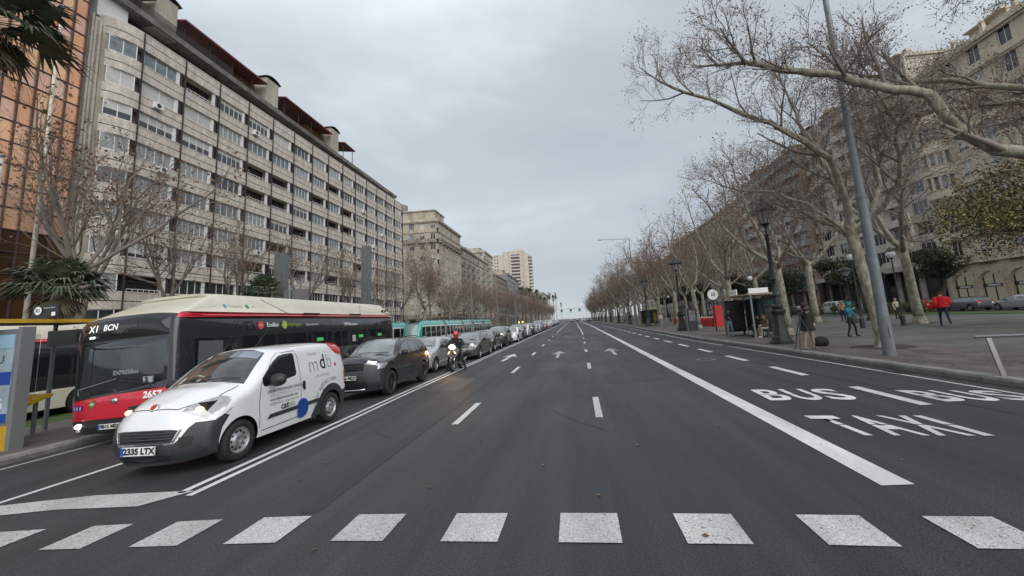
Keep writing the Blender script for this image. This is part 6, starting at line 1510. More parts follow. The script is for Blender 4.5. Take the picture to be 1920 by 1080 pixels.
def fill(root, name, label, cat, group, spots):
    root.name = name; first = True
    for sp_ in spots:
        o = root if first else copy_tree(root); first = False
        o.location = sp_[0]; o.rotation_euler = (0, 0, sp_[1] if len(sp_) > 1 else 0); tag(o, (sp_[2] if len(sp_) > 2 else label), cat, group)
_ol = ornate_lamp(); _ol.scale = (1, 1, .93)
fill(_ol, 'street_lamp', 'dark green cast iron lamp post in the kerbside row', 'street lamp', 'ornate cast iron lamps along the right kerb',
     [((9.62, 20.0, .15), .2, 'nearest ornate cast iron lamp post, beside the photographer')]+[((10.1, 39.4, .15), .4, 'ornate cast iron lamp beside the black kiosk and bicycle station'), ((10.4, 58.6, .15), .1, 'ornate cast iron lamp before the yellow edged bus shelter')]+[((10.6, 78+19.3*i, .15), .3*i, nth('o')+' small dark ornate lamp past the yellow edged shelter on the right kerb') for i in range(8)])
# second type: lamps with globes on the promenade
l2 = ornate_lamp()
fill(l2, 'promenade_lamp', 'dark cast iron promenade lamp behind the walkers', 'street lamp', 'iron lamps inside the promenade', [((22.6, 35, .15), 0, 'iron promenade lamp behind the woman in the teal jacket'), ((25.5, 37, .15), 0, 'second iron promenade lamp left of the stout plane tree')])
for r_ in bpy.data.objects:
    if r_.name.startswith('promenade_lamp'): r_.scale = (1, 1, .62)
def globe_lamp():
    root = empty('globe_lamp', (0, 0, 0)); b = MB(); b.cyl((0, 0, 0), (0, 0, 4.3), .06, .04, 8); b.lathe([(.14, 0), (.14, .6), (.06, .7)], 8); b.build('post', M_IRON, root)
    b = MB(); b.ell((0, 0, 4.62), (.26, .26, .30), 14, 9); b.build('globe', mat('milky lamp globe', (.6, .62, .62), .3), root, smooth=True)
    b = MB(); b.lathe([(.1, 4.88), (.27, 4.80), (.1, 5.0), (.02, 5.1)], 12); b.build('cap', M_IRON, root); b = MB(); b.lathe([(.08, 4.3), (.14, 4.36)], 8); b.build('collar', M_IRON, root); return root
fill(globe_lamp(), 'globe_lamp', 'white globe lamp among the second row of trees', 'street lamp', 'white globe lamps on the promenade',
     [((18.3, 27.5, .15), 0, 'white globe lamp just left of the leaning plane trunk'), ((21.0, 27.8, .15), 0, 'white globe lamp half hidden behind the tall grey mast'), ((17.5, 41, .15), 0, 'white globe lamp above the near bus shelter')]+[((17.6, 60+16*i, .15), 0, nth('q')+' white globe lamp receding among the second row of trees') for i in range(6)])
# tall grey mast
m_ = empty('lighting_mast', (9.81, 13.75, .15), 0, 'tall grey tapered steel mast by the kerb, cut off by the top edge', 'mast')
b = MB(); b.cyl((0, 0, 0), (0, 0, 1.25), .17, .168, 20); b.build('lower_sleeve', mat('mast base grey', (.15, .165, .17), .6, var=.2, vscale=5), m_, smooth=30)
b = MB(); b.tube([(0, 0, 1.25), (0, 0, 5.2)], [.155, .14], 20); b.build('shaft', M_STEEL, m_, smooth=30)
b = MB(); b.tube([(0, 0, 5.2), (0, 0, 14.5)], [.125, .075], 18); b.build('shaft', M_STEEL, m_, smooth=30)
b = MB(); b.lathe([(.155, 5.1), (.16, 5.14), (.15, 5.22), (.12, 5.25)], 20); b.build('collar', M_STEEL, m_, smooth=30)
b = MB(); b.box(-.03, .03, -.2, -.165, .6, .9); b.build('hatch', M_STEEL, m_)
b = MB(); b.cyl((0, 0, 14.3), (-2.5, 0, 14.9), .05, .04, 8); b.ell((-2.8, 0, 14.9), (.45, .15, .08), 10, 6); b.build('lamp_arm', M_STEEL, m_)
def arm_lamp(h, arm, rz, lab, pos, cat='street lamp', grp=None):
    r_ = empty('arm_lamp', pos, rz, lab, cat, grp); b = MB(); b.tube([(0, 0, 0), (0, 0, h)], [.11, .06], 8); b.build('pole', M_STEEL, r_)
    b = MB(); b.cyl((0, 0, h-.1), (-arm, 0, h+.05), .045, .035, 6); b.build('arm', M_STEEL, r_); b = MB(); b.ell((-arm-.3, 0, h+.05), (.5, .16, .07), 10, 6); b.build('lamp_head', M_STEEL, r_); return r_
arm_lamp(13.8, 4.2, 0, 'tall slim lamp with a long arm reaching over the right lanes', (9.7, 64, .15))
for i, (x, y) in enumerate([(-13, 70), (-13, 92), (-13, 118), (-13, 146), (-13, 180), (-13, 220), (-14.5, 58)]): arm_lamp(9.5+(i % 2)*1.5, 1.8, PI if i % 2 else 0, nth('g')+' grey flat headed lamp pole counting back from the tram cab' if i < 6 else 'nearest grey flat headed lamp pole, beside the tram cab', (x, y, -.2), grp='grey lamp poles by the tram track')
# flagpoles at the glass tower
for x, y, h, lab in ((-31, 21.1, 24, 'white flagpole nearest the fluted pier before the orange glass tower'), (-31, 19.33, 13.2, 'shorter white flagpole farther left before the orange glass tower')):
    f_ = empty('flagpole', (x, y, -.43), 0, lab, 'flagpole'); b = MB(); b.tube([(0, 0, 0), (0, 0, h)], [.13, .07], 10); b.build('pole', mat('cream pole paint', (.5, .48, .42), .5), f_, smooth=True); b = MB(); b.ell((0, 0, h+.1), (.12, .12, .12), 8, 6); b.lathe([(.25, 0), (.25, .3), (.14, .35)], 10); b.build('finial', M_STEEL, f_)
# grey columns, sign board, tram poles
colm = mat('grey green column', (.12, .13, .125), .7, var=.3, vscale=1.5)
def pylon(x, y, w, h, lab, base=False):
    r_ = empty('vent_column', (x, y, -.43), 0, lab, 'column'); b = MB(); b.box(-w/2, w/2, -w*.3, w*.3, 0, h); b.build('shaft', colm, r_); b = MB(); b.box(-w/2-.05, -w/2, -w*.34, w*.34, 0, h-.2); b.box(w/2, w/2+.05, -w*.34, w*.34, 0, h-.2); b.build('edge_strip', M_STEEL, r_)
    if base:
        b = MB()
        for xx in (-1.0, 1.0):
            for yy in (-.6, .6): b.cyl((xx, yy, 0), (xx, yy, 4.6), .06, n=6)
        b.box(-1.1, 1.1, -.7, .7, 4.5, 4.7); b.box(-1.0, 1.0, .5, .6, 2.0, 4.5); b.build('base_cage', mat('teal grey metal', (.06, .10, .11), .4), r_)
pylon(-22-1.7, 45.5, .85, 12.3, 'tall grey rectangular column rising above the rear of the bus', True); pylon(-22.5, 30.0, .75, 8.9, 'shorter grey rectangular column beside the grey sign board')
r_ = empty('sign_board', (-15.2, 20.9, -.3), 0, 'back of a grey panelled road sign board above the bus roof', 'road sign')
gs = mat('grey sign back', (.125, .12, .125), .55, var=.15, vscale=2)
for k in range(3): b = MB(); b.box(-1.35 if k < 2 else -.25, 1.1, 0, .05, 3.55+k*.40, 3.93+k*.40); b.box(-1.35 if k < 2 else -.25, 1.1, .05, .09, 3.72+k*.4, 3.76+k*.4); b.build('sign_panel', gs, r_)
b = MB(); b.cyl((.1, -.08, 0), (.1, -.08, 5.0), .06, n=8); b.build('post', M_STEEL, r_)
r_ = empty('round_sign', (-22.0, 31.6, -.43), 0, 'small round ringed sign on a pole beside the shorter grey column', 'sign'); b = MB(); b.cyl((0, 0, 0), (0, 0, 7.2), .05, n=6); b.build('post', M_STEEL, r_); b = MB(); b.M = Matrix.Translation((0, -.05, 6.9)) @ Matrix.Rotation(PI/2, 4, 'X'); b.lathe([(.30, -.03), (.36, -.03), (.36, .03), (.30, .03), (.30, -.03)], 18); b.lathe([(.001, 0), (.15, 0), (.12, .03), (.001, .03)], 12); b.build('ring', M_STEEL, r_)
for i in range(12):
    y = 52+26*i; r_ = empty('tram_wire_pole', (-23.7, y, -.43), 0, nth('w')+' tram overhead wire pole going away between the two tracks', 'pole', 'tram wire poles'); b = MB(); b.cyl((0, 0, 0), (0, 0, 7.5), .1, .07, 8); b.build('pole', M_STEEL, r_); b = MB(); b.cyl((-2.4, 0, 6.3), (2.4, 0, 6.3), .035, n=5); b.cyl((0, 0, 7.4), (2.3, 0, 6.35), .015, n=4); b.build('crossarm', M_STEEL, r_)
for x in (-21.9, -25.6):
    b = MB(); b.cyl((x, 0, 5.7), (x, 360, 5.7), .012, n=4); o = b.build('overhead_wire', M_BLACK); tag(o, 'thin tram contact wire strung over the %s track' % ('near' if x > -23 else 'far'), 'wire')
# steel handrail, right front
r_ = empty('handrail', (8.98, 9.5, .15), 0, 'brushed steel handrail with a tilted flat post at the right edge', 'railing')
b = MB(); b.tube([(-.22, .22, .82), (3.2, -.45, .82), (3.3, -.5, .2)], .035, 10); b.build('rail', M_STAIN, r_, smooth=True)
for x in (0.0, 2.6): b = MB(); b.add([(x-.04, -.19*x, 0), (x+.06, -.19*x, 0), (x-.07, .02-.19*x, .80), (x-.17, .02-.19*x, .80), (x-.04, .03-.19*x, 0), (x+.06, .03-.19*x, 0), (x-.07, .05-.19*x, .80), (x-.17, .05-.19*x, .80)], [(0, 1, 2, 3), (7, 6, 5, 4), (0, 4, 5, 1), (1, 5, 6, 2), (2, 6, 7, 3), (3, 7, 4, 0)]); b.build('post', M_STAIN, r_)
# ---- bus shelters
yel = mat('yellow metal', (.55, .33, .02), .4, var=.2, vscale=4); shg = mat('shelter glass', (.09, .13, .13), .05, spec=.8)
def shelter(pos, rz, lab, L_=4.2, d=1.7, rim=None, adbox=True, grp=None):
    r_ = empty('bus_shelter', pos, rz, lab, 'bus shelter', grp)   # local x along the kerb, -y towards the kerb
    b = MB(); b.box(-L_/2, L_/2, -d/2, d/2, 2.46, 2.54); b.build('roof', rim or mat('tan shelter roof', (.30, .24, .15), .5), r_)
    for x, y in ((-L_/2+.1, d/2-.1), (0, d/2-.1), (L_/2-.1, d/2-.1), (-L_/2+.1, -d/2+.15), (L_/2-.1, -d/2+.15)): b = MB(); b.box(x-.04, x+.04, y-.04, y+.04, 0, 2.46); b.build('post', M_STEEL, r_)
    for x0, x1 in ((-L_/2+.16, -.06), (.06, L_/2-.16)): b = MB(); b.box(x0, x1, d/2-.11, d/2-.09, .25, 2.3); b.build('glass_panel', shg, r_)
    b = MB(); b.box(-L_/2+.5, L_/2-.5, .05, .45, .45, .5); b.box(-L_/2+.6, -L_/2+.7, .2, .3, 0, .45); b.box(L_/2-.7, L_/2-.6, .2, .3, 0, .45); b.build('bench', M_BLACK, r_)
    if adbox:
        b = MB(); b.box(-L_/2-.10, -L_/2+.06, -.55, .65, .2, 2.3); b.build('poster_case', M_BLACK, r_)
        b = MB(); b.box(-L_/2+.06, -L_/2+.07, -.45, .55, .35, 2.15); b.build('poster', mat('dark poster', (.05, .05, .06), .3, var=.6, vscale=3), r_)
    return r_
S1 = shelter((10.9, 26.3, .15), -PI/2, 'near right bus shelter with people waiting, tan roof and glass back', 4.6)
b = MB(); b.box(-2.32, -2.2, -.75, -.5, 0, .6); b.box(-.7, -.1, .5, .6, 0, .5); b.build('yellow_foot', yel, S1)
b = MB(); b.box(-.6, .5, -.80, -.74, 2.56, 2.92); o = b.build('route_sign', M_WHITE, S1)
text('route_text', 'Av. Diagonal  33 34', .12, M_BLACK, o, fr((-.05, -.81, 2.74), (1, 0, 0), (0, 0, 1)))
b = MB(); b.box(2.0, 2.06, -.7, .4, 2.56, 2.85); b.build('route_sign', M_WHITE, S1)
b = MB(); b.box(-1.9, -.45, .62, .68, .4, 2.2); b.build('dark_panel', M_BLACK, S1)
shelter((11.3, 62.5, .15), -PI/2, 'second bus shelter along the kerb with a yellow edged roof', 6.5, rim=mat('pale yellow roof', (.5, .46, .22), .5), adbox=True)
shelter((11.6, 97, .15), -PI/2, 'third bus shelter far along the right kerb', 8, rim=mat('pale grey roof', (.4, .4, .34), .5), adbox=False)
r_ = empty('billboard_box', (10.6, 55.5, .15), 0, 'yellow electrical box by the second bus shelter', 'utility box'); b = MB(); b.box(1.2, 2.1, 5.2, 5.8, .6, 1.9); b.build('cabinet', yel, r_); 
for x in (1.3, 1.9): b = MB(); b.box(x, x+.1, 5.4, 5.5, 0, .6); b.build('leg', M_STEEL, r_)
r_ = empty('stop_sign', (11.7, 34.8, .15), 0, 'round white stop sign on a dark post left of the near shelter', 'sign'); b = MB(); b.cyl((0, 0, 0), (0, 0, 2.6), .06, n=8); b.build('post', M_BLACK, r_)
b = MB(); b.M = Matrix.Translation((0, -.06, 3.0)) @ Matrix.Rotation(PI/2, 4, 'X'); b.lathe([(.001, .03), (.42, .03), (.44, 0), (.42, -.03), (.001, -.03)], 22); o = b.build('disc', M_WHITE, r_)
text('sign_text', '33', .36, M_BLACK, o, fr((0, -.10, 3.0), (1, 0, 0), (0, 0, 1)), 1, .01)
# black ticket kiosk and bicycle station
k_ = empty('info_kiosk', (10.75, 38.2, .15), 0, 'black kiosk with a white poster beside the second iron lamp', 'kiosk'); b = MB(); b.box(-.4, .4, -.3, .3, 0, 2.0); b.build('cabinet', mat('kiosk black', (.02, .022, .026), .35), k_); b = MB(); b.box(-.28, .22, -.32, -.305, .9, 1.8); b.build('poster', mat('kiosk poster', (.3, .3, .32), .4, var=.8, vscale=4), k_); b = MB(); b.box(-.52, -.45, -.3, .3, 0, 2.1); b.build('side_panel', M_STEEL, k_)
redd = mat('station red', (.48, .008, .012), .4)
st_ = empty('bike_totem', (14.95, 43.6, .15), 0, 'tall red totem at the near end of the bicycle station', 'totem'); b = MB(); b.box(-.45, .45, -.15, .15, 0, 2.15); b.build('body', redd, st_); b = MB(); b.box(-.3, .3, -.16, -.151, 1.2, 1.9); b.build('screen', mat('totem panel', (.38, .01, .015), .3), st_)
dk_ = MB(); dk_.box(-.35, .35, -.42, .42, 0, .80); dk_.box(-.06, .06, -.2, .2, .80, .94); dkm = dk_.mesh('bike_dock', redd)
def bike():
    r_ = empty('city_bicycle', (0, 0, 0)); t = MB(); 
    for y in (-.53, .53):
        w = MB(); pts = [(0, y+.33*math.cos(a), .33+.33*math.sin(a)) for a in [2*PI*k/16 for k in range(17)]]; w.tube(pts, .02, 5, cap=False)
        for k in range(8): a = PI*k/8; w.cyl((0, y-.32*math.cos(a), .33-.32*math.sin(a)), (0, y+.32*math.cos(a), .33+.32*math.sin(a)), .004, n=3, cap=False)
        w.build('wheel', M_BLACK, r_)
    t.cyl((0, -.53, .33), (0, -.38, .9), .02, n=5); t.cyl((0, -.4, .72), (0, .12, .34), .025, n=5); t.cyl((0, .12, .32), (0, .22, .85), .022, n=5); t.cyl((0, .12, .32), (0, .53, .33), .02, n=5); t.cyl((0, .2, .7), (0, .53, .33), .015, n=5); t.build('frame', redd, r_)
    t = MB(); t.tube([(-.28, -.25, 1.05), (-.1, -.36, 1.02), (.1, -.36, 1.02), (.28, -.25, 1.05)], .018, 5); t.cyl((0, -.38, .88), (0, -.36, 1.02), .02, n=5); t.build('handlebar', M_BLACK, r_)
    t = MB(); t.ell((0, .26, .92), (.09, .14, .045), 8, 5); t.build('saddle', M_WHITE, r_)
    t = MB(); t.add([(0-.03, .22, .62), (.03, .22, .62), (.03, .85, .66), (-.03, .85, .66), (-.03, .5, .70), (.03, .5, .70)], [(0, 1, 5, 4), (4, 5, 2, 3)]); t.build('mudguard', redd, r_); return r_
bk = bike()
for i in range(18):
    y = 44.7+i*.95; x = 14.9; o = put('bike_dock', dkm, None, (x, y, .15)); tag(o, nth('d')+' red bicycle dock counting from the red totem end', 'bicycle dock', 'red bicycle docks')
fill(bk, 'city_bicycle', 'red and white city bicycle parked at its red dock', 'bicycle', 'bicycles in the docking station', [((15.9, 44.7+i*.95, .15), PI/2, nth('c')+' city bicycle in the docks counting from the red totem') for i in range(18)])
# ---- left shelter with advertising panel and info case
L_ = empty('bus_shelter', (-13.4, 8.2, -.13), 0, 'left bus shelter with yellow roof edge and a blue poster panel at the frame edge', 'bus shelter')
b = MB(); b.box(-.95, .55, -3.0, 2.25, 2.78, 2.86); b.build('roof', mat('brown shelter roof', (.16, .10, .05), .5), L_); b = MB(); b.box(.55, .59, -3.0, 2.27, 2.77, 2.86); b.box(-.95, .55, 2.25, 2.29, 2.77, 2.86); b.build('roof_edge', yel, L_)
for x, y in ((.48, 2.15), (-.85, 2.15), (-.85, -.4), (.48, -.3)): b = MB(); b.cyl((x, y, 0), (x, y, 2.78), .045, n=8); b.build('post', M_STEEL, L_)
b = MB(); b.box(-.92, -.90, -2.8, 1.9, .4, 2.55); b.build('glass_panel', mat('clear shelter glass', (.75, .8, .8), .02, trans=1.0), L_)
b = MB(); b.box(-.88, -.80, -.1, 1.35, .85, 2.1); o = b.build('map_case', M_BLACK, L_); b = MB(); b.box(-.80, -.795, .0, 1.22, .95, 2.0); b.build('map_sheet', mat('route map sheet', (.26, .26, .26), .4, var=.6, vscale=5), o); b = MB(); b.box(-.794, -.79, .62, 1.1, 1.25, 1.6); b.build('map_inset', mat('map yellow', (.35, .32, .10), .5), o)
b = MB(); b.box(-.86, .45, 2.0, 2.06, 2.2, 2.62); o = b.build('display_unit', mat('display grey', (.08, .08, .08), .4), L_); b = MB(); b.box(.0, .4, 1.985, 2.0, 2.27, 2.55); b.build('screen', M_BLACK, o)
b = MB(); b.add([(-.45, .98, .90), (.25, .98, .90), (.25, 1.45, 1.03), (-.45, 1.45, 1.03), (-.45, .98, .80), (.25, .98, .80), (.25, 1.45, .97), (-.45, 1.45, .97)], [(0, 1, 2, 3), (7, 6, 5, 4), (0, 4, 5, 1), (1, 5, 6, 2), (2, 6, 7, 3), (3, 7, 4, 0)]); b.build('yellow_ledge', yel, L_)
for x in (-.3, .1): b = MB(); b.box(x-.03, x+.03, 1.2, 1.26, 0, .92); b.build('ledge_leg', M_STEEL, L_)
# roof sign
b = MB(); b.box(.05, .75, 1.0, 1.05, 2.90, 3.22); o = b.build('stop_flag', M_BLACK, L_)
b = MB(); b.M = fr((.22, .985, 3.08), (1, 0, 0), (0, 0, 1)); b.add([(.1*math.cos(2*PI*k/18), .1*math.sin(2*PI*k/18), 0) for k in range(18)], [tuple(range(18))]); b.build('route_disc', M_WHITE, o, fixn=False)
text('route_text', 'X1', .12, M_BLACK, o, fr((.22, .98, 3.08), (1, 0, 0), (0, 0, 1)), .9, .004); text('stop_text', 'Francesc Macia', .05, M_WHITE, o, fr((.53, .98, 3.14), (1, 0, 0), (0, 0, 1)))
b = MB(); b.box(.60, .70, .98, .985, 2.94, 3.03); b.build('flag_patch', M_WHITE, o)
# advertising panel closest to the camera
a_ = empty('poster_panel', (-12.45, 7.6, -.13), 0, 'lit poster panel with blue and grey print at the far left edge', 'advertising panel')
b = MB(); b.box(-1.2, .0, .80, 1.0, .1, 2.62); b.build('case', M_STEEL, a_)
b = MB(); b.box(.0, .10, .78, 1.02, 0, 2.66); b.build('edge_post', mat('dark grey post', (.16, .17, .17), .5), a_)
b = MB(); b.box(-1.12, -.06, .785, .80, .6, 2.5); p_ = b.build('poster', mat('poster pale blue', (.33, .42, .48), .4, var=.3, vscale=3), a_)
b = MB(); b.box(-1.12, -.06, .778, .785, 1.4, 1.68); b.build('poster_band', mat('poster blue', (.01, .05, .30), .4), p_)
b = MB(); b.box(-1.12, -.06, .778, .785, .6, .78); b.build('poster_band', mat('poster blue', (.01, .05, .30), .4), p_)
b = MB(); b.box(-1.12, -.06, .778, .785, 2.2, 2.5); b.build('poster_band', mat('poster sky', (.25, .42, .55), .4), p_)
text('poster_text', 'NOU', .26, mat('poster ink', (.05, .06, .10), .5), p_, fr((-.55, .776, 1.95), (1, 0, 0), (0, 0, 1))); text('poster_text', 'K6', .34, M_WHITE, p_, fr((-.35, .772, .98), (1, 0, 0), (0, 0, 1)))
b = MB(); b.box(-1.2, .0, .79, 1.02, .0, .52); b.build('yellow_base', yel, a_)
# ---- gantry with traffic signals far ahead
g_ = empty('signal_gantry', (9.6, 205, .1), 0, 'signal gantry spanning the lanes far ahead with three dark heads', 'traffic signal')
b = MB(); b.cyl((0, 0, 0), (0, 0, 7), .14, .1, 8); b.build('post', M_STEEL, g_); b = MB(); b.cyl((0, 0, 6.8), (-17, 0, 6.9), .09, .07, 6); b.build('beam', M_STEEL, g_)
for x in (-15.2, -10.6, -6.2): b = MB(); b.box(x-.5, x+.5, -.2, 0, 4.9, 6.5); o = b.build('signal_head', M_BLACK, g_); b = MB(); b.ell((x, -.25, 5.25), (.18, .1, .18), 8, 6); b.build('signal_lamp', mat('signal green', (.05, .5, .3), .4, emit=(.2, 1, .6), estr=1.2), o)
r_ = empty('small_signal', (-12.9, 100, -.2), 0, 'pair of yellow lit lamps low beside the queue of cars', 'signal'); b = MB(); b.box(-.8, .8, 0, .1, 1.8, 2.2); b.build('board', M_BLACK, r_)
for x in (-.45, .45): b = MB(); b.ell((x, -.05, 2.0), (.2, .06, .2), 10, 6); b.build('lamp', mat('yellow lit lamp', (.8, .5, .05), .3, emit=(1, .65, .1), estr=1.5), r_)
b = MB(); b.cyl((0, .1, 0), (0, .1, 2.2), .05, n=6); b.build('post', M_STEEL, r_)
# tree pits
for x, y in [(11.45, 16.3), (12.6, 25.6), (12.6, 34.2), (12.6, 42.6), (22.8, 28.8), (22.8, 40.3)]:
    b = MB(); b.add([(x+1.0*math.cos(a)*(1+.1*math.sin(5*a)), y+1.0*math.sin(a)*(1+.1*math.cos(3*a)), .156) for a in [2*PI*k/20 for k in range(20)]], [tuple(range(20))]); o = b.build('tree_pit', mat('tree pit soil', (.05, .038, .028), .95, var=.5, vscale=6)); struct(o)
# ------------------------------------------------------------ people
SKIN = mat('skin', (.42, .25, .17), .6); SKIND = mat('skin painted shade', (.38, .22, .15), .6)  # second tone has the shade under the helmet mixed into the skin colour
def cloth(name, c, v=.25): return mat('cloth '+name, c, .85, var=v, vscale=9, bump=.3, bscale=25)
HAIR = mat('dark hair', (.03, .02, .015), .6); HAIRB = mat('fair hair', (.25, .15, .07), .6)
def person(pos, rz, label, J, cols, hair=None, extra=None, hood=None, sc=1.0):
    """J: dict of joint positions (metres, facing -y). cols: torso, legs, shoes, hands, head"""
    root = empty('person', pos, rz, label, 'person'); root.scale = (sc,)*3
    names = []; vs = []; rad = []; part = []; ed = []
    def v(n, p, r, c): names.append(n); vs.append(Vector(p)); rad.append(r); part.append(c); return len(vs)-1
    def e(a, b_): ed.append((a, b_))
    pel = v('pel', J['pel'], (.15, .115), 'legs'); wst = v('wst', J['wst'], (.135, .10), 'torso'); che = v('che', J['che'], (.165, .12), 'torso'); nk0 = v('nk0', J['nk0'], (.075, .07), 'torso')
    d = (Vector(J['head'])-Vector(J['nk0'])); nk = v('nk', Vector(J['nk0'])+d*.35, (.055, .055), 'head'); jaw = v('jaw', Vector(J['nk0'])+d*.68, (.07, .078), 'head'); hd = v('hd', J['head'], (.083, .098), 'head'); top = v('top', Vector(J['head'])+d.normalized()*.075, (.062, .075), 'head')
    for a, b_ in ((pel, wst), (wst, che), (che, nk0), (nk0, nk), (nk, jaw), (jaw, hd), (hd, top)): e(a, b_)
    big = cols.get('bulk', 1.0)
    for s_ in 'lr':
        sh = v('sh', J['sh'+s_], (.072*big,)*2, 'torso'); el = v('el', J['el'+s_], (.052*big,)*2, 'torso'); wr = v('wr', J['wr'+s_], (.036*big,)*2, 'torso'); e(che, sh); e(sh, el); e(el, wr)
        f = (Vector(J['wr'+s_])-Vector(J['el'+s_])).normalized(); hx = f.cross(Vector((0, 1, 0)) if abs(f.y) < .8 else Vector((1, 0, 0))).normalized()
        hn = v('hn', Vector(J['wr'+s_])+f*.07, (.034, .026), 'hand'); e(wr, hn)
        for k in range(4):
            o = hx*(.024*(k-1.5)); a = v('f', Vector(J['wr'+s_])+f*.115+o, (.0105,)*2, 'hand'); b_ = v('f', Vector(J['wr'+s_])+f*(.15+.01*(k in (1, 2)))+o+Vector((0, -.012, -.012)), (.009,)*2, 'hand'); e(hn, a); e(a, b_)
        t_ = v('f', Vector(J['wr'+s_])+f*.075+hx*.05, (.011,)*2, 'hand'); t2 = v('f', Vector(J['wr'+s_])+f*.11+hx*.062, (.0095,)*2, 'hand'); e(hn, t_); e(t_, t2)
        hp = v('hp', J['hp'+s_], (.098,)*2, 'legs'); kn = v('kn', J['kn'+s_], (.062,)*2, 'legs'); an = v('an', J['an'+s_], (.044,)*2, 'legs'); e(pel, hp); e(hp, kn); e(kn, an)
        toe = Vector(J['an'+s_])+Vector(J.get('toe'+s_, (0, -.17, -.045))); hl = v('hl', Vector(J['an'+s_])+Vector((0, .025, -.045)), (.038,)*2, 'shoe'); tt = v('tt', toe, (.034, .03), 'shoe'); e(an, hl); e(hl, tt)
    me = bpy.data.meshes.new('tmp'); me.from_pydata([tuple(x) for x in vs], ed, []); ob = bpy.data.objects.new('tmp', me); C.objects.link(ob)
    m = ob.modifiers.new('s', 'SKIN'); m.use_smooth_shade = True; m.branch_smoothing = .4
    sk = me.skin_vertices[0].data
    for i, r in enumerate(rad): sk[i].radius = r; sk[i].use_root = (i == 0)
    m2 = ob.modifiers.new('b', 'SUBSURF'); m2.levels = 2; m2.render_levels = 2
    dg = bpy.context.evaluated_depsgraph_get(); dg.update(); bm_ = bpy.data.meshes.new_from_object(ob.evaluated_get(dg)); bpy.data.objects.remove(ob); bpy.data.meshes.remove(me)
    bm_.name = 'body'; bm_.materials.clear(); order = ['torso', 'legs', 'shoe', 'hand', 'head']
    for o in order: bm_.materials.append(cols[o])
    segs = [(vs[a], vs[b_], a, b_) for a, b_ in ed]
    for p in bm_.polygons:
        c = p.center; best = None
        for A, B_, a, b_ in segs:
            ab = B_-A; t = max(0, min(1, (c-A).dot(ab)/max(ab.length_squared, 1e-6))); dd = (c-A-ab*t).length-(rad[a][0]*(1-t)+rad[b_][0]*t)
            if best is None or dd < best[0]:
                pa = part[a] if t < .5 else part[b_]
                if {part[a], part[b_]} == {'legs', 'torso'}: pa = 'torso' if t > .35 else 'legs'
                if part[a] == 'torso' and part[b_] in ('hand', 'head'): pa = 'torso' if t < .45 else part[b_]
                best = (dd, pa)
        p.material_index = order.index(best[1])
    bm_.polygons.foreach_set('use_smooth', [True]*len(bm_.polygons))
    put('body', bm_, root)
    H = Vector(J['head']); dn = d.normalized(); fw = Vector(J.get('face', (0, -1, 0))).normalized()
    # face: eyes, nose, mouth
    sdv = fw.cross(dn).normalized()
    b = MB()
    for sg in (1, -1): b.ell(tuple(H+fw*.088+sdv*sg*.032+dn*.0), (.012, .008, .007), 8, 5)
    b.build('eyes', M_BLACK, root, smooth=True)
    b = MB(); b.ell(tuple(H+fw*.105-dn*.03), (.014, .018, .022), 8, 6); 
    for sg in (1, -1): b.ell(tuple(H+sdv*sg*.083-dn*.01), (.012, .02, .03), 7, 5)
    b.build('nose', SKIN, root, smooth=True)
    b = MB(); b.ell(tuple(H+fw*.088-dn*.068), (.024, .008, .007), 8, 5); b.build('mouth', mat('lips', (.3, .10, .08), .5), root, smooth=True)
    if hair:
        b = MB(); b.ell(tuple(H-fw*.028+dn*.035), (.096, .108, .088), 14, 9)
        if hair[1] > 0: b.ell(tuple(H-fw*.06-dn*hair[1]*.5), (.09, .06, .07+hair[1]*.5), 12, 8)
        b.build('hair', hair[0], root, smooth=True)
    if hood:
        b = MB(); b.ell(tuple(H-fw*.035+dn*.02), (.118, .125, .128), 14, 9); b.ell(tuple(H-fw*.02-dn*.13), (.12, .11, .07), 12, 7); b.build('hood', hood, root, smooth=True)
    return root
ST = dict(pel=(0, 0, .96), wst=(0, 0, 1.10), che=(0, .01, 1.30), nk0=(0, .01, 1.46), head=(0, -.01, 1.64), shl=(.17, .01, 1.41), ell=(.25, .04, 1.15), wrl=(.24, -.08, .93), shr=(-.17, .01, 1.41), elr=(-.25, .04, 1.15), wrr=(-.24, -.08, .93),
          hpl=(.09, 0, .92), knl=(.11, -.02, .50), anl=(.12, .02, .09), hpr=(-.09, 0, .92), knr=(-.11, -.02, .50), anr=(-.12, .02, .09))
def J(**k): d = dict(ST); d.update(k); return d
blk = cloth('black', (.014, .014, .016)); beige = cloth('beige', (.40, .28, .20)); teal = cloth('teal', (.02, .16, .20)); jean = cloth('pale denim', (.22, .30, .38)); navy = cloth('navy', (.018, .026, .06)); redc = cloth('red', (.55, .012, .02), .15); greyc = cloth('grey', (.28, .27, .25)); white = cloth('white', (.6, .6, .58)); brown = cloth('brown', (.12, .08, .06))
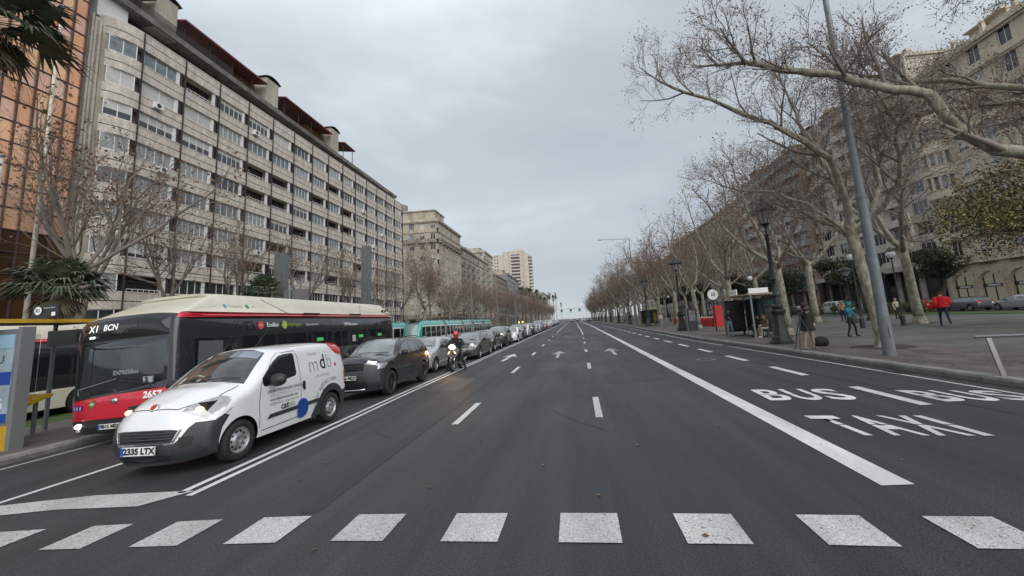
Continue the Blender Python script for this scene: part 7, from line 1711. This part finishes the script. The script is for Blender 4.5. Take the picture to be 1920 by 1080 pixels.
# photographer at the kerb
p = person((9.16, 16.9, .15), 0.15, 'person in a long black coat and beige trousers standing behind a tripod camera', J(elr=(-.28, -.1, 1.2), wrr=(-.22, -.32, 1.36), ell=(.33, .06, 1.16), wrl=(.24, -.06, .98), knl=(.14, -.02, .5), anl=(.17, .02, .09), knr=(-.14, -.02, .5), anr=(-.19, .02, .09)), dict(torso=blk, legs=beige, shoe=beige, hand=SKIN, head=SKIN, bulk=1.25), sc=1.03, hood=cloth('maroon hood', (.05, .015, .02)))
b = MB(); b.lathe([(.19, 1.42), (.215, 1.3), (.20, 1.1), (.225, .9), (.27, .72), (.265, .70), (.2, .9), (.14, 1.1)], 18); b.build('coat_skirt', blk, p, smooth=True)
t = empty('camera_tripod', (8.78, 16.6, .15), 0, 'black camera on a tall tripod at the kerb before the black coated person', 'tripod')
for a in (PI/2+.4, PI+.7, -.45): b = MB(); b.tube([(0, 0, 1.28), (.22*math.cos(a), .22*math.sin(a), .7), (.40*math.cos(a), .40*math.sin(a), 0)], [.02, .018, .012], 6); b.build('leg', M_BLACK, t)
b = MB(); b.cyl((0, 0, 1.2), (0, 0, 1.42), .025, n=8); b.box(-.05, .05, -.05, .05, 1.40, 1.44); b.build('head_plate', M_BLACK, t); b = MB(); b.box(-.09, .10, -.07, .05, 1.44, 1.60); b.M = Matrix.Translation((-.0, -.07, 1.52)) @ Matrix.Rotation(PI/2, 4, 'X'); b.lathe([(.05, 0), (.055, .14), (.045, .15), (.001, .13)], 14); b.build('camera', M_BLACK, t)
b = MB(); b.ell((0, 0, .2), (.32, .2, .22), 14, 9); b.ell((.12, -.12, .16), (.14, .12, .13), 10, 7); o = b.build('backpack', blk, smooth=True); o.location = (10.15, 17.9, .13); tag(o, 'black backpack lying on the pavement behind the photographer', 'backpack')
# woman in teal
person((13.75, 21.5, .15), .5, 'person in a teal hooded jacket and black leggings walking away from the lamp', J(head=(.0, -.06, 1.62), elr=(-.26, -.1, 1.2), wrr=(-.12, -.26, 1.38), ell=(.24, -.02, 1.14), wrl=(.14, -.2, 1.05), knl=(.14, -.12, .52), anl=(.30, -.04, .10), knr=(-.06, .02, .5), anr=(-.16, .10, .10)), dict(torso=teal, legs=blk, shoe=blk, hand=SKIN, head=SKIN, bulk=1.2), hood=teal, sc=.98)
# red jacket jogger, seen from behind and leaning
p = person((20.75, 24.5, .15), PI-.6, 'person in a bright red padded jacket striding away in dark leggings', J(pel=(0, .02, .95), wst=(0, -.03, 1.08), che=(0, -.10, 1.28), nk0=(0, -.17, 1.43), head=(0, -.26, 1.58), shl=(.21, -.1, 1.38), ell=(.27, .10, 1.14), wrl=(.25, -.02, .93), shr=(-.21, -.1, 1.38), elr=(-.27, -.16, 1.14), wrr=(-.2, -.36, 1.08), knl=(.12, -.28, .57), anl=(.13, -.34, .10), knr=(-.1, .10, .5), anr=(-.12, .44, .22)), dict(torso=redc, legs=navy, shoe=blk, hand=SKIN, head=SKIN, bulk=1.75), hair=(HAIR, 0), sc=1.16)
b = MB()
for i, (z, y) in enumerate([(.98, .0), (1.08, -.03), (1.18, -.06), (1.28, -.09), (1.37, -.12)]): b.ell((0, y, z), (.26-.012*abs(i-2), .215, .085), 18, 8)
b.build('padded_jacket', redc, p, smooth=True)
# two seated people at the shelter and a standing one
def seated(pos, rz, lab, cols, hair, lean=0):
    return person(pos, rz, lab, J(pel=(0, .0, .55), wst=(0, -.02, .68), che=(0, -.06, .88), nk0=(0, -.09, 1.04), head=(0, -.16, 1.20), shl=(.17, -.06, .99), ell=(.23, -.12, .74), wrl=(.1, -.36, .70), shr=(-.17, -.06, .99), elr=(-.23, -.12, .74), wrr=(-.1, -.36, .70), hpl=(.09, -.05, .53), knl=(.12, -.46, .54), anl=(.12, -.5+lean, .09), hpr=(-.09, -.05, .53), knr=(-.12, -.46, .54), anr=(-.12, -.42+lean, .09)), cols, hair)
seated((11.1, 25.3, .15), -PI/2-.1, 'person in a black coat sitting on the left side of the shelter bench', dict(torso=blk, legs=navy, shoe=blk, hand=SKIN, head=SKIN, bulk=1.2), (HAIR, .1))
seated((11.1, 24.6, .15), -PI/2+.25, 'person in a brown coat with pale trousers sitting on the right side of the bench', dict(torso=brown, legs=greyc, shoe=white, hand=SKIN, head=SKIN, bulk=1.2), (brown, .1))
person((10.15, 27.6, .15), -.3, 'person in pale jeans and a black jacket over white standing at the shelter front', J(elr=(-.26, -.08, 1.18), wrr=(-.1, -.25, 1.2), ell=(.24, -.02, 1.12), wrl=(.12, -.2, 1.1)), dict(torso=blk, legs=jean, shoe=white, hand=SKIN, head=SKIN, bulk=1.15), (HAIR, .22), sc=.97)
p = person((27.3, 36.6, .15), .1, 'person in a patterned cream jumper and dark trousers beyond the grey mast', J(), dict(torso=cloth('cream', (.4, .34, .25), .5), legs=blk, shoe=blk, hand=SKIN, head=SKIN, bulk=1.2), (HAIRB, .1), sc=1.0)
person((23.5, 37.5, .15), 2.5, 'person in a tan coat standing by the iron promenade lamp', J(), dict(torso=cloth('tan', (.34, .25, .17), .2), legs=navy, shoe=blk, hand=SKIN, head=SKIN, bulk=1.3), (HAIRB, .15), sc=1.0)
bb = bike(); bb.name = 'blue_bicycle'; bb.location = (18.2, 33.6, .15); bb.rotation_euler = (0, 0, PI/2+.2); tag(bb, 'bicycle ridden by the person in a violet top behind the lamp', 'bicycle')
person((18.2, 33.6, .23), PI/2+.2, 'cyclist in a violet top riding behind the nearest iron lamp', J(pel=(0, .22, .98), wst=(0, .15, 1.1), che=(0, .02, 1.26), nk0=(0, -.06, 1.4), head=(0, -.14, 1.54), shl=(.17, .0, 1.36), ell=(.24, -.12, 1.14), wrl=(.24, -.28, 1.0), shr=(-.17, .0, 1.36), elr=(-.24, -.12, 1.14), wrr=(-.24, -.28, 1.0), hpl=(.09, .2, .92), knl=(.12, -.12, .66), anl=(.12, .02, .3), hpr=(-.09, .2, .92), knr=(-.12, -.05, .5), anr=(-.12, .12, .14)), dict(torso=cloth('violet', (.12, .10, .25)), legs=navy, shoe=blk, hand=SKIN, head=SKIN, bulk=1.1), (HAIR, .05))
for i, (x, y, c1, c2) in enumerate([(13.3, 66, teal, navy), (14.2, 74, brown, blk), (19, 70, redc, navy), (17, 88, greyc, navy), (20.5, 52, navy, brown), (12.2, 58.5, white, jean)]):
    person((x, y, .15), i*1.1, 'distant pedestrian on the promenade in %s' % ['a teal top and navy trousers', 'a brown coat and black trousers', 'a red top and navy trousers', 'a grey coat and navy trousers', 'a navy coat and brown trousers', 'a white top and pale jeans'][i], J(knl=(.1, -.12, .52), anl=(.1, -.16, .1), anr=(-.1, .2, .12)), dict(torso=c1, legs=c2, shoe=blk, hand=SKIN, head=SKIN, bulk=1.2), (HAIR, 0))
# ------------------------------------------------------------ vehicles in place
v = make_small_van(); v.location = (-6.41, 5.80, 0); tag(v, 'white delivery van with mdb lettering and a blue disc heading the queue', 'van')
CAB = dict()
bus = make_bus(); bus.location = (-10.35, 8.75, -.205); bus.rotation_euler = (0, -.045, 0); tag(bus, 'red black and cream city bus showing X1 beside the white van', 'bus')
b2 = copy_tree(bus); b2.location = (-20.4, 9.2, -.43); b2.rotation_euler = (0, 0, PI); b2.location = (-20.3, 23.5, -.43); tag(b2, 'second red and cream city bus seen through the left shelter', 'bus')
def cpaint(n, c, me=.3): return paint(n, c, me)
proto = {k_: gen_car(k_) for k_ in ('suv', 'hatch', 'saloon', 'estate', 'mpv')}
used = set()
def car(kind, x, y, col, lab, rz=0, z=0.0, grp='cars queuing in the traffic lane', name='parked_car', roll=0, cat='car'):
    if kind not in used: o = proto[kind]; used.add(kind)
    else: o = copy_tree(proto[kind])
    o.name = name; o.location = (x, y, z); o.rotation_euler = (0, roll, rz); tag(o, lab, cat, grp); recolor(o, col); return o
dg_ = cpaint('dark grey', (.028, .029, .034)); sv = cpaint('silver', (.42, .43, .44)); ol = cpaint('dark olive grey', (.085, .09, .08)); bk_ = cpaint('black', (.015, .015, .017)); wt = cpaint('white', (.68, .69, .69), 0); gy = cpaint('mid grey', (.16, .17, .18)); rd_ = cpaint('red', (.42, .012, .015), .1); bl_ = cpaint('blue', (.03, .06, .16)); bs = cpaint('bronze', (.14, .11, .08))
queue = [('suv', -6.52, 11.46, dg_, 'dark grey sport utility car directly behind the white van'), ('hatch', -6.95, 16.9, sv, 'silver hatchback behind the dark sport utility car, beside the scooter'),
         ('estate', -6.35, 22.5, ol, 'dark olive grey car with lit headlamps just behind the scooter rider'), ('hatch', -6.55, 28.2, bk_, 'black hatchback tucked behind the dark olive car'),
         ('suv', -6.6, 33.3, bs, 'dark bronze sport utility car before the white saloon'), ('saloon', -6.35, 38.9, wt, 'white saloon with a low bonnet in the queue'), ('suv', -6.5, 44.5, gy, 'mid grey sport utility car right behind the white saloon'),
         ('hatch', -6.5, 50.2, wt, 'white hatchback in the middle of the queue'), ('suv', -6.5, 55.8, bk_, 'black sport utility car in the middle of the queue'), ('estate', -6.5, 61.5, sv, 'silver estate car in the far half of the queue'), ('saloon', -6.5, 67.8, sv, 'silver saloon in the far half of the queue'),
         ('mpv', -6.6, 73.8, bl_, 'tall blue people carrier rising above the far queue'), ('hatch', -6.5, 80.5, rd_, 'red hatchback in the distant queue'), ('suv', -6.5, 86, rd_, 'dark red sport utility car in the distant queue'), ('saloon', -6.5, 92, wt, 'white saloon in the distant queue'),
         ('hatch', -6.5, 98, wt, 'white hatchback before the far white van'), ('mpv', -6.6, 104, wt, 'tall white van standing in the distant queue'), ('saloon', -6.5, 111, gy, 'small far grey saloon in the queue'), ('hatch', -6.5, 117.5, bk_, 'small far black hatchback in the queue'), ('suv', -6.5, 124, sv, 'small far silver car near the vanishing point'),
         ('saloon', -6.5, 131, sv, 'tiny silver saloon near the end of the queue'), ('hatch', -6.5, 138, gy, 'tiny grey hatchback near the end of the queue'), ('suv', -6.5, 146, wt, 'tiny white car near the end of the queue'), ('hatch', -6.5, 155, bl_, 'tiny blue hatchback at the end of the queue')]
for q in queue: car(*q)
rf = random.Random(3)
car('suv', 2.3, 232, rd_, 'distant red car in the middle lane by the far signals', grp=None); car('saloon', -1.0, 238, bk_, 'distant black car in the lane under the signals', grp=None); car('mpv', 5.0, 205, wt, 'distant white van in the right bus lane', grp=None); car('mpv', 7.2, 190, bl_, 'distant dark van at the right kerb', grp=None)
GP = 'cars parked on the right side road'
car('hatch', 43.6, 56.6, rd_, 'red car parked by the sandstone building behind the jogger', PI, .05, GP); car('estate', 43.3, 50.6, gy, 'grey estate car parked before the arched shop windows', PI, .05, GP); car('saloon', 43.3, 44.9, sv, 'silver saloon cut off by the right edge', PI, .05, GP)
car('mpv', 41, 70, wt, 'white van parked beyond the shelter on the side road', PI, .05, GP)
for i in range(8): car(['hatch', 'saloon', 'suv'][i % 3], 43.4, 78+7*i, [wt, gy, bk_, sv][i % 4], nth('pc')+' car parked beyond the white van on the right side road, painted %s' % ['white', 'grey', 'black', 'silver'][i % 4], 0, .05, GP)
for k_ in proto:
    if k_ not in used:
        for c_ in list(proto[k_].children_recursive)+[proto[k_]]: bpy.data.objects.remove(c_)
tr = make_tram(); tr.location = (-22.1, 53.5, -.33); tag(tr, 'green and white tram alongside the car queue', 'tram')
t2 = copy_tree(tr); t2.location = (-25.6, 46.5, -.38); tag(t2, 'second green tram on the farther track, mostly hidden', 'tram')
s = make_scooter(); s.location = (-5.32, 17.5, 0); tag(s, 'black scooter with its headlamp lit filtering beside the queue', 'scooter')
p = person((-5.32, 18.2, 0.0), 0, 'scooter rider in dark clothes and a red helmet, both feet down', J(pel=(0, .12, .86), wst=(0, .10, 1.0), che=(0, .06, 1.2), nk0=(0, .02, 1.35), head=(0, -.02, 1.52), shl=(.20, .04, 1.31), ell=(.34, -.12, 1.12), wrl=(.34, -.36, 1.06), shr=(-.20, .04, 1.31), elr=(-.34, -.12, 1.12), wrr=(-.34, -.36, 1.06), hpl=(.12, .1, .82), knl=(.30, -.16, .50), anl=(.40, -.04, .09), hpr=(-.12, .1, .82), knr=(-.30, -.16, .50), anr=(-.40, -.04, .09)), dict(torso=blk, legs=blk, shoe=blk, hand=blk, head=SKIND, bulk=1.4))
b = MB(); b.ell((0, -.0, 1.565), (.135, .155, .145), 18, 12); b.build('helmet', mat('red helmet', (.5, .012, .015), .2, coat=.8), p, smooth=True)
b = MB(); b.ell((0, -.035, 1.54), (.115, .125, .06), 16, 8); b.build('visor', M_BLACK, p, smooth=True); b = MB(); b.ell((0, 0, 1.40), (.11, .11, .07), 12, 7); b.build('neck_warmer', cloth('dark red', (.2, .01, .02)), p, smooth=True)
